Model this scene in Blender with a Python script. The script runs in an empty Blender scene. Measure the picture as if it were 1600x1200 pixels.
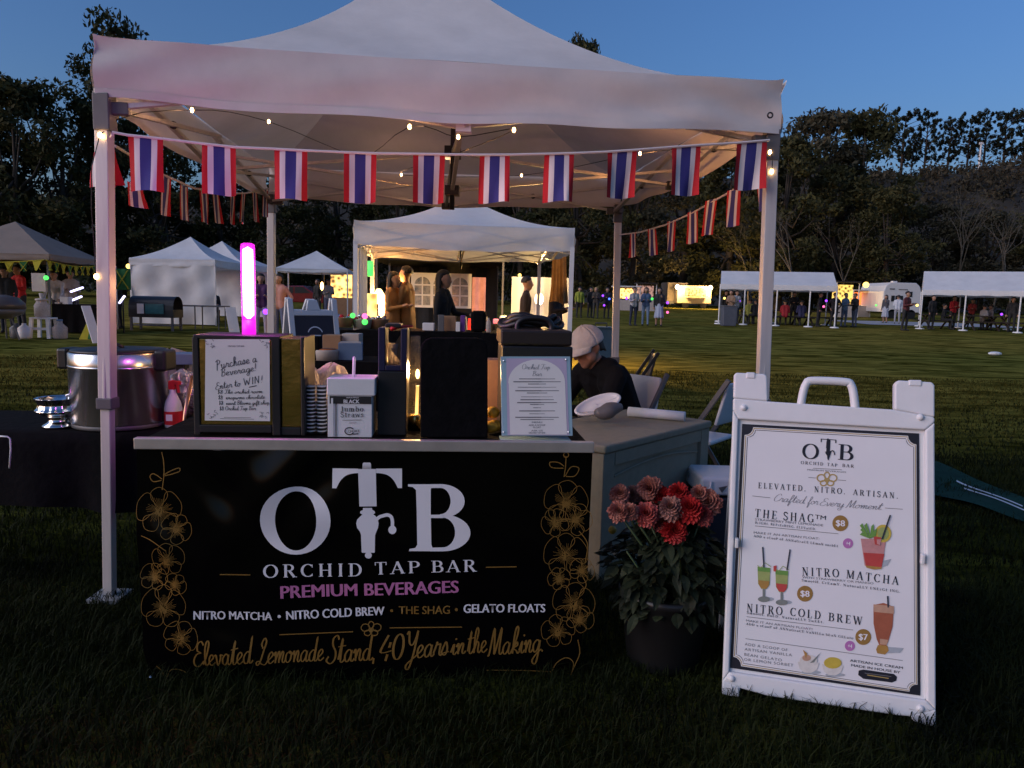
import bpy, math, random
import numpy as np
from mathutils import Vector, Matrix
R = math.radians
random.seed(7); rng = np.random.default_rng(7)
scene = bpy.context.scene
COL = scene.collection

# ---------------------------------------------------------------- camera
FPX, PITCH, ROLL, CAMH = 1140.0, R(6.65), R(1.43), 1.40
_c, _s, _cr, _sr = math.cos(PITCH), math.sin(PITCH), math.cos(ROLL), math.sin(ROLL)
VF = Vector((0, _c, -_s)); _u0 = Vector((0, _s, _c)); _r0 = Vector((1, 0, 0))
VX = _r0 * _cr + _u0 * _sr; VY = _u0 * _cr - _r0 * _sr
CAM = Vector((0, 0, CAMH))
cd = bpy.data.cameras.new('camera'); cam = bpy.data.objects.new('camera', cd); COL.objects.link(cam)
cd.sensor_width = 36.0; cd.lens = FPX / 1600 * 36.0; cd.clip_start = 0.05; cd.clip_end = 2500
cam.matrix_world = Matrix(((VX.x, VY.x, -VF.x, 0), (VX.y, VY.y, -VF.y, 0), (VX.z, VY.z, -VF.z, CAMH), (0, 0, 0, 1)))
scene.camera = cam

# ---------------------------------------------------------------- dusk light
SUN_AZ, SUN_EL = R(245), R(1.5)           # the afterglow is behind the viewer
world = bpy.data.worlds.new('World'); scene.world = world; world.use_nodes = True
nt = world.node_tree; nt.nodes.clear()
wo = nt.nodes.new('ShaderNodeOutputWorld'); bg = nt.nodes.new('ShaderNodeBackground'); sky = nt.nodes.new('ShaderNodeTexSky')
sky.sky_type = 'NISHITA'; sky.sun_disc = False; sky.sun_elevation = SUN_EL; sky.sun_rotation = SUN_AZ
sky.air_density = 1.0; sky.dust_density = 1.7; sky.ozone_density = 3.5; sky.altitude = 50
tint = nt.nodes.new('ShaderNodeMix'); tint.data_type = 'RGBA'; tint.blend_type = 'MULTIPLY'; tint.inputs[0].default_value = 1; tint.inputs['B'].default_value = (1.10, .94, 1.03, 1)
nt.links.new(sky.outputs[0], tint.inputs['A']); nt.links.new(tint.outputs['Result'], bg.inputs[0]); bg.inputs[1].default_value = 0.13
nt.links.new(bg.outputs[0], wo.inputs[0])
sl = bpy.data.lights.new('sun', 'SUN'); sl.energy = 0.42; sl.angle = R(50); sl.color = (.99, .95, 1.0)
sun = bpy.data.objects.new('sun', sl); COL.objects.link(sun)
_el = R(24)
_d = Vector((math.sin(SUN_AZ) * math.cos(_el), math.cos(SUN_AZ) * math.cos(_el), math.sin(_el)))
sun.rotation_euler = _d.to_track_quat('Z', 'Y').to_euler()
scene.view_settings.view_transform = 'Standard'; scene.view_settings.look = 'None'
scene.view_settings.exposure = 2.05; scene.view_settings.gamma = 1.0
scene.render.engine = 'CYCLES'
cy = scene.cycles
cy.use_denoising = True
try: cy.denoiser = 'OPENIMAGEDENOISE'
except Exception: pass
cy.max_bounces = 6; cy.diffuse_bounces = 3; cy.glossy_bounces = 3; cy.transmission_bounces = 4; cy.transparent_max_bounces = 6
cy.sample_clamp_indirect = 3.0; cy.caustics_reflective = False; cy.caustics_refractive = False

# ---------------------------------------------------------------- pixel helpers (photo pixels, 1600 x 1200)
def ray(px, py): return VF * FPX + VX * (px - 800) - VY * (py - 600)
def G(px, py, z=0.0):
    d = ray(px, py); return CAM + d * ((z - CAMH) / d.z)
def D(px, py, y):
    d = ray(px, py); return CAM + d * (y / d.y)
def gz(y): return 0.0 if y < 6 else 0.0125 * (y - 8) + 0.025 * math.exp(-(y - 6) / 2.0)
def at(px, y):                               # ground point at depth y under photo column px
    z = gz(y); p = D(px, 480, y)
    return Vector((p.x, y, z))
class Plane:
    def __init__(s, o, u, t):
        s.o = Vector(o); s.u = Vector(u).normalized(); s.t = Vector(t).normalized(); s.n = s.u.cross(s.t).normalized()
    def uv(s, px, py):
        d = ray(px, py); k = (s.o - CAM).dot(s.n) / d.dot(s.n); p = CAM + d * k - s.o
        return (p.dot(s.u), p.dot(s.t))
    def pt(s, u, v, w=0.0): return s.o + s.u * u + s.t * v + s.n * w
    def hit(s, px, py, w=0.0):
        u, v = s.uv(px, py); return s.pt(u, v, w)

# ---------------------------------------------------------------- objects, names, labels
def tag(o, label=None, cat=None, group=None, kind=None):
    if label: o['label'] = label
    if cat: o['category'] = cat
    if group: o['group'] = group
    if kind: o['kind'] = kind
    return o
def thing(name, label, cat, loc=(0, 0, 0), rz=0.0, group=None):
    o = bpy.data.objects.new(name, None); COL.objects.link(o)
    o.location = loc; o.rotation_euler = (0, 0, rz); o.empty_display_size = 0.1
    return tag(o, label, cat, group)
def copy_tree(o, parent=None):
    c = o.copy(); COL.objects.link(c); c.parent = parent
    for ch in list(o.children):
        copy_tree(ch, c)
    return c
def relabel(o, label, loc=None, rz=None):
    o['label'] = label
    if loc is not None: o.location = loc
    if rz is not None: o.rotation_euler = (0, 0, rz)
    return o

# ---------------------------------------------------------------- materials
MATS = {}
def mat(name, col, rough=0.7, metal=0.0, var=0.12, vscale=6.0, bump=0.0, bscale=40.0, transl=0.0, spec=0.5, coat=0.0, emit=None, estr=0.0, stretch=None, col2=None, alpha=1.0, trans=0.0):
    if name in MATS: return MATS[name]
    m = bpy.data.materials.new(name); m.use_nodes = True
    n = m.node_tree.nodes; l = m.node_tree.links; b = n['Principled BSDF']
    b.inputs['Roughness'].default_value = rough; b.inputs['Metallic'].default_value = metal
    b.inputs['Specular IOR Level'].default_value = spec; b.inputs['Coat Weight'].default_value = coat
    b.inputs['Coat Roughness'].default_value = 0.08
    b.inputs['Alpha'].default_value = alpha
    b.inputs['Transmission Weight'].default_value = trans
    tc = n.new('ShaderNodeTexCoord'); mp = n.new('ShaderNodeMapping'); l.new(tc.outputs['Object'], mp.inputs[0])
    if stretch: mp.inputs['Scale'].default_value = stretch
    c4 = (*col, 1)
    if var > 0 or col2:
        nz = n.new('ShaderNodeTexNoise'); nz.inputs['Scale'].default_value = vscale; nz.inputs['Detail'].default_value = 6
        nz.inputs['Roughness'].default_value = 0.65
        l.new(mp.outputs[0], nz.inputs['Vector'])
        cr = n.new('ShaderNodeValToRGB'); l.new(nz.outputs[0], cr.inputs[0])
        cr.color_ramp.elements[0].position = 0.32; cr.color_ramp.elements[1].position = 0.68
        a = tuple(max(0, x * (1 - var)) for x in col); z = col2 or tuple(min(1, x * (1 + var)) for x in col)
        cr.color_ramp.elements[0].color = (*a, 1); cr.color_ramp.elements[1].color = (*z, 1)
        l.new(cr.outputs[0], b.inputs['Base Color']); colout = cr.outputs[0]
    else:
        b.inputs['Base Color'].default_value = c4; colout = None
    if bump > 0:
        nb = n.new('ShaderNodeTexNoise'); nb.inputs['Scale'].default_value = bscale; nb.inputs['Detail'].default_value = 5
        l.new(mp.outputs[0], nb.inputs['Vector'])
        bp = n.new('ShaderNodeBump'); bp.inputs['Strength'].default_value = bump; bp.inputs['Distance'].default_value = 0.02
        l.new(nb.outputs[0], bp.inputs['Height']); l.new(bp.outputs[0], b.inputs['Normal'])
    if emit:
        b.inputs['Emission Color'].default_value = (*emit, 1); b.inputs['Emission Strength'].default_value = estr
    if transl > 0:
        t = n.new('ShaderNodeBsdfTranslucent'); mx = n.new('ShaderNodeMixShader'); mx.inputs[0].default_value = transl
        if colout: l.new(colout, t.inputs[0])
        else: t.inputs[0].default_value = c4
        l.new(b.outputs[0], mx.inputs[1]); l.new(t.outputs[0], mx.inputs[2]); l.new(mx.outputs[0], n['Material Output'].inputs[0])
    MATS[name] = m
    return m

# ---------------------------------------------------------------- mesh builder
def basis(d):
    d = Vector(d).normalized(); a = Vector((0, 0, 1)) if abs(d.z) < 0.9 else Vector((1, 0, 0))
    x = d.cross(a).normalized(); return x, d.cross(x).normalized()
class MB:
    def __init__(s): s.v = []; s.f = []; s.m = []; s.mats = []
    def mi(s, m):
        if m is None: return 0
        if m not in s.mats: s.mats.append(m)
        return s.mats.index(m)
    def add(s, vs, fs, m=None):
        k = len(s.v); i = s.mi(m)
        s.v += [tuple(p) for p in vs]
        for f in fs: s.f.append(tuple(j + k for j in f)); s.m.append(i)
        return s
    def box(s, c, size, m=None, rz=0.0, rot=None, taper=1.0):
        sx, sy, sz = [x / 2 for x in size]; M = rot if rot is not None else Matrix.Rotation(rz, 3, 'Z'); c = Vector(c)
        vs = []
        for z in (-1, 1):
            k = taper if z > 0 else 1
            for (x, y) in ((-1, -1), (1, -1), (1, 1), (-1, 1)): vs.append(c + M @ Vector((x * sx * k, y * sy * k, z * sz)))
        return s.add(vs, [(3, 2, 1, 0), (4, 5, 6, 7), (0, 1, 5, 4), (1, 2, 6, 5), (2, 3, 7, 6), (3, 0, 4, 7)], m)
    def bar(s, a, b, w, h=None, m=None):
        a, b = Vector(a), Vector(b); h = h or w; d = (b - a).normalized()
        up = Vector((0, 0, 1)) if abs(d.z) < 0.95 else Vector((0, 1, 0))
        x = d.cross(up).normalized() * (w / 2); y = x.cross(d).normalized() * (h / 2)
        vs = [p + q for p in (a, b) for q in (-x - y, x - y, x + y, -x + y)]
        return s.add(vs, [(3, 2, 1, 0), (4, 5, 6, 7), (0, 1, 5, 4), (1, 2, 6, 5), (2, 3, 7, 6), (3, 0, 4, 7)], m)
    def tube(s, pts, r, m=None, n=8, caps=True, closed=False):
        pts = [Vector(p) for p in pts]; N = len(pts); rr = r if isinstance(r, (list, tuple)) else [r] * N
        vs = []; fs = []; x = None
        for i, p in enumerate(pts):
            d = (pts[min(i + 1, N - 1)] - pts[max(i - 1, 0)])
            if closed: d = pts[(i + 1) % N] - pts[i - 1]
            if d.length < 1e-9: d = Vector((0, 0, 1))
            d.normalize()
            if x is None: x, _ = basis(d)
            x = (x - d * x.dot(d))
            if x.length < 1e-6: x, _ = basis(d)
            x.normalize(); y = d.cross(x)
            for k in range(n):
                a = 2 * math.pi * k / n; vs.append(p + x * (math.cos(a) * rr[i]) + y * (math.sin(a) * rr[i]))
        for i in range(N if closed else N - 1):
            for k in range(n):
                a, b = i * n + k, i * n + (k + 1) % n; j = ((i + 1) % N) * n
                fs.append((a, b, j + (k + 1) % n, j + k))
        if caps and not closed: fs += [tuple(range(n - 1, -1, -1)), tuple((N - 1) * n + k for k in range(n))]
        return s.add(vs, fs, m)
    def lathe(s, prof, c=(0, 0, 0), m=None, n=24, sx=1.0, sy=1.0, caps=True):
        c = Vector(c); vs = []; fs = []
        for (r, z) in prof:
            for k in range(n):
                a = 2 * math.pi * k / n; vs.append(c + Vector((r * math.cos(a) * sx, r * math.sin(a) * sy, z)))
        N = len(prof)
        for i in range(N - 1):
            for k in range(n):
                q = (k + 1) % n; fs.append((i * n + k, i * n + q, (i + 1) * n + q, (i + 1) * n + k))
        if caps:
            if prof[0][0] > 1e-5: fs.append(tuple(range(n - 1, -1, -1)))
            if prof[-1][0] > 1e-5: fs.append(tuple((N - 1) * n + k for k in range(n)))
        return s.add(vs, fs, m)
    def ball(s, c, r, m=None, n=12, sc=(1, 1, 1), rot=None):
        vs = []; fs = []; c = Vector(c); h = max(4, n // 2)
        for i in range(h + 1):
            p = math.pi * i / h
            for k in range(n):
                a = 2 * math.pi * k / n; q = Vector((math.sin(p) * math.cos(a) * sc[0], math.sin(p) * math.sin(a) * sc[1], math.cos(p) * sc[2])) * r
                vs.append(c + (rot @ q if rot is not None else q))
        for i in range(h):
            for k in range(n):
                q = (k + 1) % n; fs.append((i * n + k, (i + 1) * n + k, (i + 1) * n + q, i * n + q))
        return s.add(vs, fs, m)
    def prism(s, poly, o, u, t, depth, m=None):            # polygon (2-D) on plane (o,u,t) pushed back by depth
        o, u, t = Vector(o), Vector(u), Vector(t); n = u.cross(t).normalized(); k = len(poly)
        f = [o + u * a + t * b for a, b in poly]; g = [p - n * depth for p in f]
        fs = [tuple(range(k)), tuple(range(2 * k - 1, k - 1, -1))] + [(i, k + i, k + (i + 1) % k, (i + 1) % k) for i in range(k)]
        return s.add(f + g, fs, m)
    def grid(s, fn, nu, nv, m=None, closed=False):
        vs = [fn(i / nu, j / nv) for j in range(nv + 1) for i in range(nu + 1)]
        fs = [(j * (nu + 1) + i, j * (nu + 1) + i + 1, (j + 1) * (nu + 1) + i + 1, (j + 1) * (nu + 1) + i) for j in range(nv) for i in range(nu)]
        return s.add(vs, fs, m)
    def build(s, name, m=None, parent=None, smooth=False, bev=0.0, solid=0.0, seg=2):
        me = bpy.data.meshes.new(name); me.from_pydata(s.v, [], s.f)
        if m is not None and not s.mats: s.mats = [m]
        for q in (s.mats or []): me.materials.append(q)
        me.polygons.foreach_set('material_index', s.m)
        if smooth: me.polygons.foreach_set('use_smooth', [True] * len(s.f))
        me.update()
        o = bpy.data.objects.new(name, me); COL.objects.link(o)
        if parent is not None: o.parent = parent
        if solid:
            q = o.modifiers.new('thickness', 'SOLIDIFY'); q.thickness = solid; q.offset = 0
        if bev:
            q = o.modifiers.new('rounded_edges', 'BEVEL'); q.width = bev; q.segments = seg; q.limit_method = 'ANGLE'; q.angle_limit = R(40)
            q.harden_normals = False
        return o
def catmull(pts, k=6, closed=False):
    P = [np.array(p, float) for p in pts]; n = len(P); out = []
    for i in range(n if closed else n - 1):
        if closed: a, b, c, d = P[i - 1], P[i], P[(i + 1) % n], P[(i + 2) % n]
        else: a, b, c, d = P[max(i - 1, 0)], P[i], P[i + 1], P[min(i + 2, n - 1)]
        for j in range(k):
            t = j / k
            out.append(0.5 * ((2 * b) + (c - a) * t + (2 * a - 5 * b + 4 * c - d) * t * t + (3 * b - a - 3 * c + d) * t ** 3))
    if not closed: out.append(P[-1])
    return [tuple(q) for q in out]
def npmesh(name, verts, faces, mats, parent=None, midx=None):
    me = bpy.data.meshes.new(name); nv = len(verts); nf = len(faces); k = faces.shape[1]
    me.vertices.add(nv); me.vertices.foreach_set('co', np.ascontiguousarray(verts, dtype=np.float32).ravel())
    me.loops.add(nf * k); me.loops.foreach_set('vertex_index', np.ascontiguousarray(faces, dtype=np.int32).ravel())
    me.polygons.add(nf); me.polygons.foreach_set('loop_start', np.arange(0, nf * k, k, dtype=np.int32))
    for q in mats: me.materials.append(q)
    if midx is not None: me.polygons.foreach_set('material_index', np.asarray(midx, dtype=np.int32))
    me.update(calc_edges=True)
    o = bpy.data.objects.new(name, me); COL.objects.link(o)
    if parent is not None: o.parent = parent
    return o
# ---------------------------------------------------------------- lettering (strokes; nothing is loaded)
def nibw(pts, thick, thin):
    w = []
    for i in range(len(pts)):
        a = pts[max(i - 1, 0)]; b = pts[min(i + 1, len(pts) - 1)]; dx, dy = b[0] - a[0], b[1] - a[1]; L = math.hypot(dx, dy) or 1
        w.append(thin + (thick - thin) * abs(dy / L) ** 1.5)
    return w
class Ink:                                     # 2-D ink: vertices (x, y, lift), faces, in glyph units
    def __init__(s): s.v = []; s.f = []; s.k = 0.0
    def ribbon(s, pts, w, x0=0.0, shear=0.0):
        n = len(pts); w = w if isinstance(w, (list, tuple)) else [w] * n; b = len(s.v)
        for i, p in enumerate(pts):
            a = pts[max(i - 1, 0)]; c = pts[min(i + 1, n - 1)]; dx, dy = c[0] - a[0], c[1] - a[1]; L = math.hypot(dx, dy) or 1
            nx, ny = -dy / L * w[i] / 2, dx / L * w[i] / 2
            for q in (1, -1):
                X, Y = p[0] + q * nx, p[1] + q * ny; s.v.append((x0 + X + shear * Y, Y, s.k))
            s.k += 0.004
        for i in range(n - 1): s.f.append((b + 2 * i, b + 2 * i + 1, b + 2 * i + 3, b + 2 * i + 2))
    def poly(s, pts, x0=0.0):
        b = len(s.v); s.v += [(x0 + p[0], p[1], s.k) for p in pts]; s.f.append(tuple(range(b, b + len(pts)))); s.k += 0.004
def arc(cx, cy, rx, ry, a0, a1, n=14): return [(cx + rx * math.cos(R(a0 + (a1 - a0) * i / n)), cy + ry * math.sin(R(a0 + (a1 - a0) * i / n))) for i in range(n + 1)]
TK, TN, SW = 0.15, 0.05, 0.13
def _st(x): return ('L', x, 0, x, 1, TK)
SER = {
 'A': (.76, [('L', .07, 0, .37, 1, .07), ('L', .36, 1, .67, 0, TK), ('L', .18, .33, .56, .33, TN)], [(.07, 0), (.67, 0)]),
 'B': (.70, [_st(.17), ('P', [(.1, .972)] + arc(.37, .745, .2, .227, 90, -90) + [(.1, .518)]), ('P', [(.1, .52)] + arc(.40, .273, .235, .247, 90, -90) + [(.1, .026)])], [(.13, 0), (.13, 1)]),
 'C': (.74, [('P', arc(.42, .5, .34, .475, 48, 312, 22)), ('L', .66, .72, .66, .95, .045), ('L', .66, .06, .66, .24, .045)], []),
 'D': (.80, [_st(.17), ('P', [(.1, .972)] + arc(.34, .5, .36, .472, 90, -90, 20) + [(.1, .028)])], [(.13, 0), (.13, 1)]),
 'E': (.66, [_st(.17), ('L', .1, .972, .57, .972, TN), ('L', .1, .5, .46, .5, TN), ('L', .1, .028, .6, .028, TN), ('L', .57, .99, .57, .78, .045), ('L', .6, .01, .6, .24, .045), ('L', .45, .6, .45, .4, .04)], [(.12, 0), (.12, 1)]),
 'F': (.62, [_st(.17), ('L', .1, .972, .56, .972, TN), ('L', .1, .5, .46, .5, TN), ('L', .56, .99, .56, .78, .045), ('L', .45, .6, .45, .4, .04)], [(.17, 0), (.12, 1)]),
 'G': (.80, [('P', arc(.42, .5, .34, .475, 48, 330, 22)), ('L', .66, .72, .66, .95, .045), ('L', .68, .05, .68, .42, .13)], [(.68, .42)]),
 'H': (.84, [_st(.17), _st(.67), ('L', .17, .5, .67, .5, TN)], [(.17, 0), (.17, 1), (.67, 0), (.67, 1)]),
 'I': (.38, [_st(.19)], [(.19, 0), (.19, 1)]),
 'J': (.50, [('P', [(.3, 1), (.3, .2)] + arc(.18, .16, .12, .16, 0, -160, 8))], [(.3, 1)]),
 'K': (.78, [_st(.17), ('L', .2, .42, .6, 1, .06), ('L', .32, .6, .66, 0, TK)], [(.17, 0), (.17, 1), (.62, 1), (.66, 0)]),
 'L': (.62, [_st(.17), ('L', .1, .028, .57, .028, TN), ('L', .57, .01, .57, .26, .045)], [(.13, 0), (.17, 1)]),
 'M': (.98, [('L', .14, 0, .14, 1, .06), ('L', .16, 1, .48, .05, TK), ('L', .48, .05, .82, 1, .06), ('L', .82, 0, .82, 1, TK)], [(.14, 0), (.14, 1), (.82, 0), (.82, 1)]),
 'N': (.84, [('L', .15, 0, .15, 1, .06), ('L', .15, 1, .66, 0, TK), ('L', .66, 0, .66, 1, .06)], [(.15, 0), (.13, 1), (.66, 1)]),
 'O': (.84, [('P', arc(.42, .5, .35, .475, 0, 360, 28))], []),
 'P': (.66, [_st(.17), ('P', [(.1, .972)] + arc(.36, .73, .23, .242, 90, -90) + [(.1, .488)])], [(.17, 0), (.13, 1)]),
 'R': (.76, [_st(.17), ('P', [(.1, .972)] + arc(.36, .74, .21, .232, 90, -90) + [(.1, .508)]), ('L', .38, .5, .66, 0, TK)], [(.17, 0), (.13, 1), (.68, 0)]),
 'S': (.62, [('Q', [(.53, .78), (.47, .93), (.31, .975), (.15, .9), (.11, .74), (.2, .6), (.38, .48), (.51, .37), (.53, .2), (.43, .06), (.27, .025), (.12, .1), (.07, .24)])], []),
 'T': (.72, [_st(.36), ('L', .05, .972, .67, .972, TN), ('L', .06, .99, .06, .74, .045), ('L', .66, .99, .66, .74, .045)], [(.36, 0)]),
 'U': (.82, [('P', [(.18, 1), (.18, .3)] + arc(.41, .3, .23, .275, 180, 360, 12) + [(.64, 1)])], [(.18, 1), (.64, 1)]),
 'V': (.76, [('L', .07, 1, .38, 0, TK), ('L', .38, 0, .68, 1, .06)], [(.07, 1), (.68, 1)]),
 'W': (1.08, [('L', .07, 1, .33, 0, TK), ('L', .33, 0, .54, .95, .06), ('L', .54, .95, .79, 0, TK), ('L', .79, 0, 1.0, 1, .06)], [(.07, 1), (.54, .97), (1.0, 1)]),
 'Y': (.74, [('L', .07, 1, .37, .45, TK), ('L', .37, .45, .66, 1, .06), ('L', .37, 0, .37, .47, TK)], [(.07, 1), (.66, 1), (.37, 0)]),
 '.': (.3, [('L', .12, 0, .12, .14, .14)], []), ' ': (.42, [], []),
 'u': (.6, [('P', [(.14, .66), (.14, .2)] + arc(.28, .18, .14, .16, 180, 300, 6)), ('L', .46, 0, .46, .66, .12)], [(.46, 0), (.12, .66), (.42, .66)]),
 'm': (.9, [('L', .15, 0, .15, .66, .12), ('P', arc(.3, .42, .14, .22, 180, 0, 8) + [(.44, 0)]), ('P', arc(.59, .42, .14, .22, 180, 0, 8) + [(.73, 0)])], [(.15, 0), (.44, 0), (.73, 0), (.12, .66)]),
 'b': (.62, [('L', .15, 0, .15, 1, .12), ('P', arc(.32, .33, .2, .31, 150, -150, 16))], [(.12, 1)]),
 'o': (.56, [('P', arc(.28, .33, .21, .31, 0, 360, 20))], []),
 't': (.42, [('P', [(.2, .9), (.2, .15)] + arc(.29, .14, .09, .12, 180, 320, 6)), ('L', .06, .63, .38, .63, .05)], []),
 'r': (.48, [('L', .16, 0, .16, .66, .12), ('P', arc(.32, .4, .15, .23, 170, 60, 6))], [(.16, 0), (.13, .66)]),
 'a': (.58, [('P', arc(.25, .45, .17, .2, 150, 0, 8) + [(.42, 0)]), ('P', arc(.26, .19, .16, .17, 60, 380, 14))], [(.45, 0)]),
 'w': (.82, [('L', .06, .66, .24, 0, .12), ('L', .24, 0, .41, .62, .05), ('L', .41, .62, .58, 0, .12), ('L', .58, 0, .75, .66, .05)], [(.06, .66), (.75, .66)]),
 's': (.46, [('Q', [(.38, .5), (.33, .61), (.2, .64), (.1, .56), (.12, .44), (.27, .34), (.37, .24), (.36, .1), (.22, .03), (.1, .07), (.06, .18)])], []),
}
def serif_ink(txt, track=0.12):
    k = Ink(); x = 0.0
    for ch in txt:
        adv, st, ser = SER.get(ch) or SER[ch.upper()] if (ch in SER or ch.upper() in SER) else SER[' ']
        for q in st:
            if q[0] == 'L': k.ribbon([(q[1], q[2]), (q[3], q[4])], q[5], x)
            elif q[0] == 'P': k.ribbon(q[1], nibw(q[1], TK, TN), x)
            else:
                p = catmull(q[1], 4); k.ribbon(p, [0.11] * len(p), x)
        for (sx, sy) in ser:
            y = 0.02 if sy < .01 else sy - 0.02
            k.ribbon([(sx - SW, y), (sx + SW, y)], 0.045, x)
        x += adv + (track if ch != ' ' else 0)
    return k, x - track, 1.0
SCR = {
 'a': (.5, [[(.38, .38), (.25, .45), (.08, .3), (.06, .1), (.18, 0), (.33, .15), (.4, .42), (.36, .1), (.44, 0), (.55, .1)]]),
 'b': (.44, [[(0, .05), (.2, .4), (.34, .85), (.25, 1), (.14, .8), (.1, .2), (.2, 0), (.34, .15), (.3, .4), (.5, .36)]]),
 'c': (.36, [[(.34, .36), (.24, .45), (.07, .3), (.07, .1), (.2, 0), (.4, .12)]]),
 'd': (.52, [[(.38, .38), (.25, .45), (.08, .3), (.06, .1), (.18, 0), (.33, .15), (.46, 1.0), (.38, .12), (.46, 0), (.58, .1)]]),
 'e': (.38, [[(0, .1), (.2, .22), (.32, .36), (.22, .46), (.09, .34), (.07, .12), (.2, 0), (.42, .12)]]),
 'f': (.34, [[(0, .05), (.22, .45), (.34, .85), (.26, 1), (.17, .8), (.1, -.35), (.16, -.42), (.22, -.1), (.2, .05), (.4, .12)]]),
 'g': (.48, [[(.38, .38), (.25, .45), (.08, .3), (.08, .1), (.2, 0), (.34, .15), (.42, .42), (.34, -.3), (.2, -.45), (.08, -.3), (.3, -.05), (.54, .1)]]),
 'h': (.48, [[(0, .05), (.2, .4), (.32, .85), (.24, 1), (.14, .75), (.1, 0)], [(.1, .12), (.26, .44), (.36, .36), (.33, .1), (.41, 0), (.52, .1)]]),
 'i': (.26, [[(0, .1), (.14, .44), (.12, .1), (.2, 0), (.32, .12)], [(.2, .62), (.23, .68)]]),
 'k': (.46, [[(0, .05), (.2, .4), (.32, .85), (.24, 1), (.14, .75), (.1, 0)], [(.1, .15), (.3, .42), (.34, .3), (.14, .2), (.3, .1), (.4, 0), (.5, .08)]]),
 'l': (.3, [[(0, .05), (.2, .4), (.34, .85), (.25, 1), (.14, .8), (.12, .2), (.2, 0), (.36, .12)]]),
 'm': (.66, [[(0, .3), (.1, .44), (.12, 0)], [(.12, .1), (.26, .44), (.33, .38), (.32, 0)], [(.32, .1), (.47, .44), (.55, .38), (.52, .1), (.6, 0), (.7, .1)]]),
 'n': (.46, [[(0, .3), (.1, .44), (.12, 0)], [(.12, .1), (.26, .44), (.35, .38), (.32, .1), (.4, 0), (.5, .1)]]),
 'o': (.44, [[(.3, .44), (.1, .36), (.05, .12), (.18, 0), (.34, .12), (.36, .36), (.26, .45), (.3, .36), (.5, .4)]]),
 'p': (.44, [[(0, .3), (.12, .44), (.06, -.4)], [(.1, .3), (.28, .45), (.36, .25), (.26, .03), (.1, .1), (.46, .1)]]),
 'r': (.4, [[(0, .1), (.14, .42), (.16, .5), (.2, .4), (.33, .42), (.3, .1), (.38, 0), (.46, .1)]]),
 's': (.36, [[(0, .08), (.2, .48), (.3, .2), (.2, 0), (.06, .06), (.4, .1)]]),
 't': (.34, [[(.05, .1), (.24, .9), (.16, .15), (.24, 0), (.4, .12)], [(.02, .58), (.42, .62)]]),
 'u': (.48, [[(0, .3), (.08, .44), (.08, .1), (.18, 0), (.32, .15), (.36, .44), (.34, .1), (.42, 0), (.52, .1)]]),
 'v': (.42, [[(0, .4), (.1, .42), (.16, .05), (.22, 0), (.36, .3), (.36, .44), (.5, .4)]]),
 'w': (.54, [[(0, .4), (.06, .05), (.16, 0), (.24, .4), (.28, .05), (.38, 0), (.46, .42), (.58, .4)]]),
 'y': (.48, [[(0, .35), (.1, .44), (.1, .1), (.2, 0), (.34, .15), (.42, .42), (.34, -.3), (.2, -.45), (.08, -.3), (.3, -.05), (.54, .1)]]),
 'B': (.56, [[(.22, .95), (.12, 0)], [(.05, .8), (.3, 1), (.5, .85), (.4, .6), (.2, .52), (.45, .45), (.5, .2), (.3, 0), (.08, .05)]]),
 'C': (.58, [[(.6, .8), (.5, 1), (.25, .85), (.08, .45), (.12, .08), (.35, 0), (.6, .2)]]),
 'E': (.56, [[(.6, .85), (.45, 1), (.25, .9), (.25, .65), (.45, .55), (.2, .5), (.02, .25), (.1, .02), (.35, 0), (.6, .2)]]),
 'I': (.3, [[(.12, 0), (.16, 1)]]), 'N': (.66, [[(.05, 0), (.1, 1)], [(.1, 1), (.45, 0)], [(.45, 0), (.52, 1)]]),
 'L': (.6, [[(.3, .62), (.2, .8), (.34, 1.02), (.46, .88), (.34, .5), (.2, .1), (.06, -.04), (-.02, .06), (.1, .13), (.3, 0), (.5, -.03), (.66, .14)]]),
 'M': (.78, [[(0, 0), (.08, .05), (.25, 1), (.33, .3), (.38, .05), (.65, 1), (.62, .2), (.7, 0), (.82, .1)]]),
 'O': (.66, [arc(.32, .5, .28, .5, 90, 450, 12)]),
 'P': (.52, [[(.2, .95), (.08, -.15)], [(.0, .8), (.25, 1), (.48, .85), (.4, .6), (.16, .48)]]),
 'S': (.56, [[(.6, .85), (.5, 1.02), (.3, .9), (.3, .65), (.45, .4), (.42, .12), (.2, -.02), (0, .1), (.1, .25)]]),
 'T': (.56, [[(.05, .85), (.2, .98), (.65, .95)], [(.42, .96), (.3, .2), (.15, 0), (.03, .1)]]),
 'W': (.86, [[(.02, 1), (.18, 0)], [(.18, 0), (.36, .7)], [(.36, .7), (.54, 0)], [(.54, 0), (.76, 1)]]),
 'Y': (.58, [[(.05, .9), (.15, 1), (.2, .6), (.35, .5), (.5, .7), (.6, 1), (.45, .2), (.25, -.4), (.1, -.4), (.15, -.2), (.6, .1)]]),
 '4': (.5, [[(.3, 1), (.05, .35), (.5, .38)], [(.42, .72), (.3, -.05)]]), '0': (.52, [arc(.26, .5, .2, .5, 90, 450, 12)]),
 '8': (.44, [[(.3, .9), (.12, .95), (.08, .75), (.3, .5), (.34, .15), (.16, 0), (.04, .2), (.22, .5), (.34, .75), (.3, .9)]]),
 '$': (.44, [[(.36, .8), (.2, .9), (.08, .7), (.3, .45), (.3, .2), (.14, .1), (.03, .2)], [(.2, 1.05), (.17, -.05)]]),
 ',': (.24, [[(.1, .06), (.08, -.16)]]), '.': (.26, [[(.1, 0), (.13, .06)]]), '!': (.3, [[(.2, .95), (.13, .28)], [(.11, 0), (.12, .05)]]),
 "'": (.16, [[(.12, 1), (.08, .8)]]), ' ': (.26, []),
}
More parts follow.
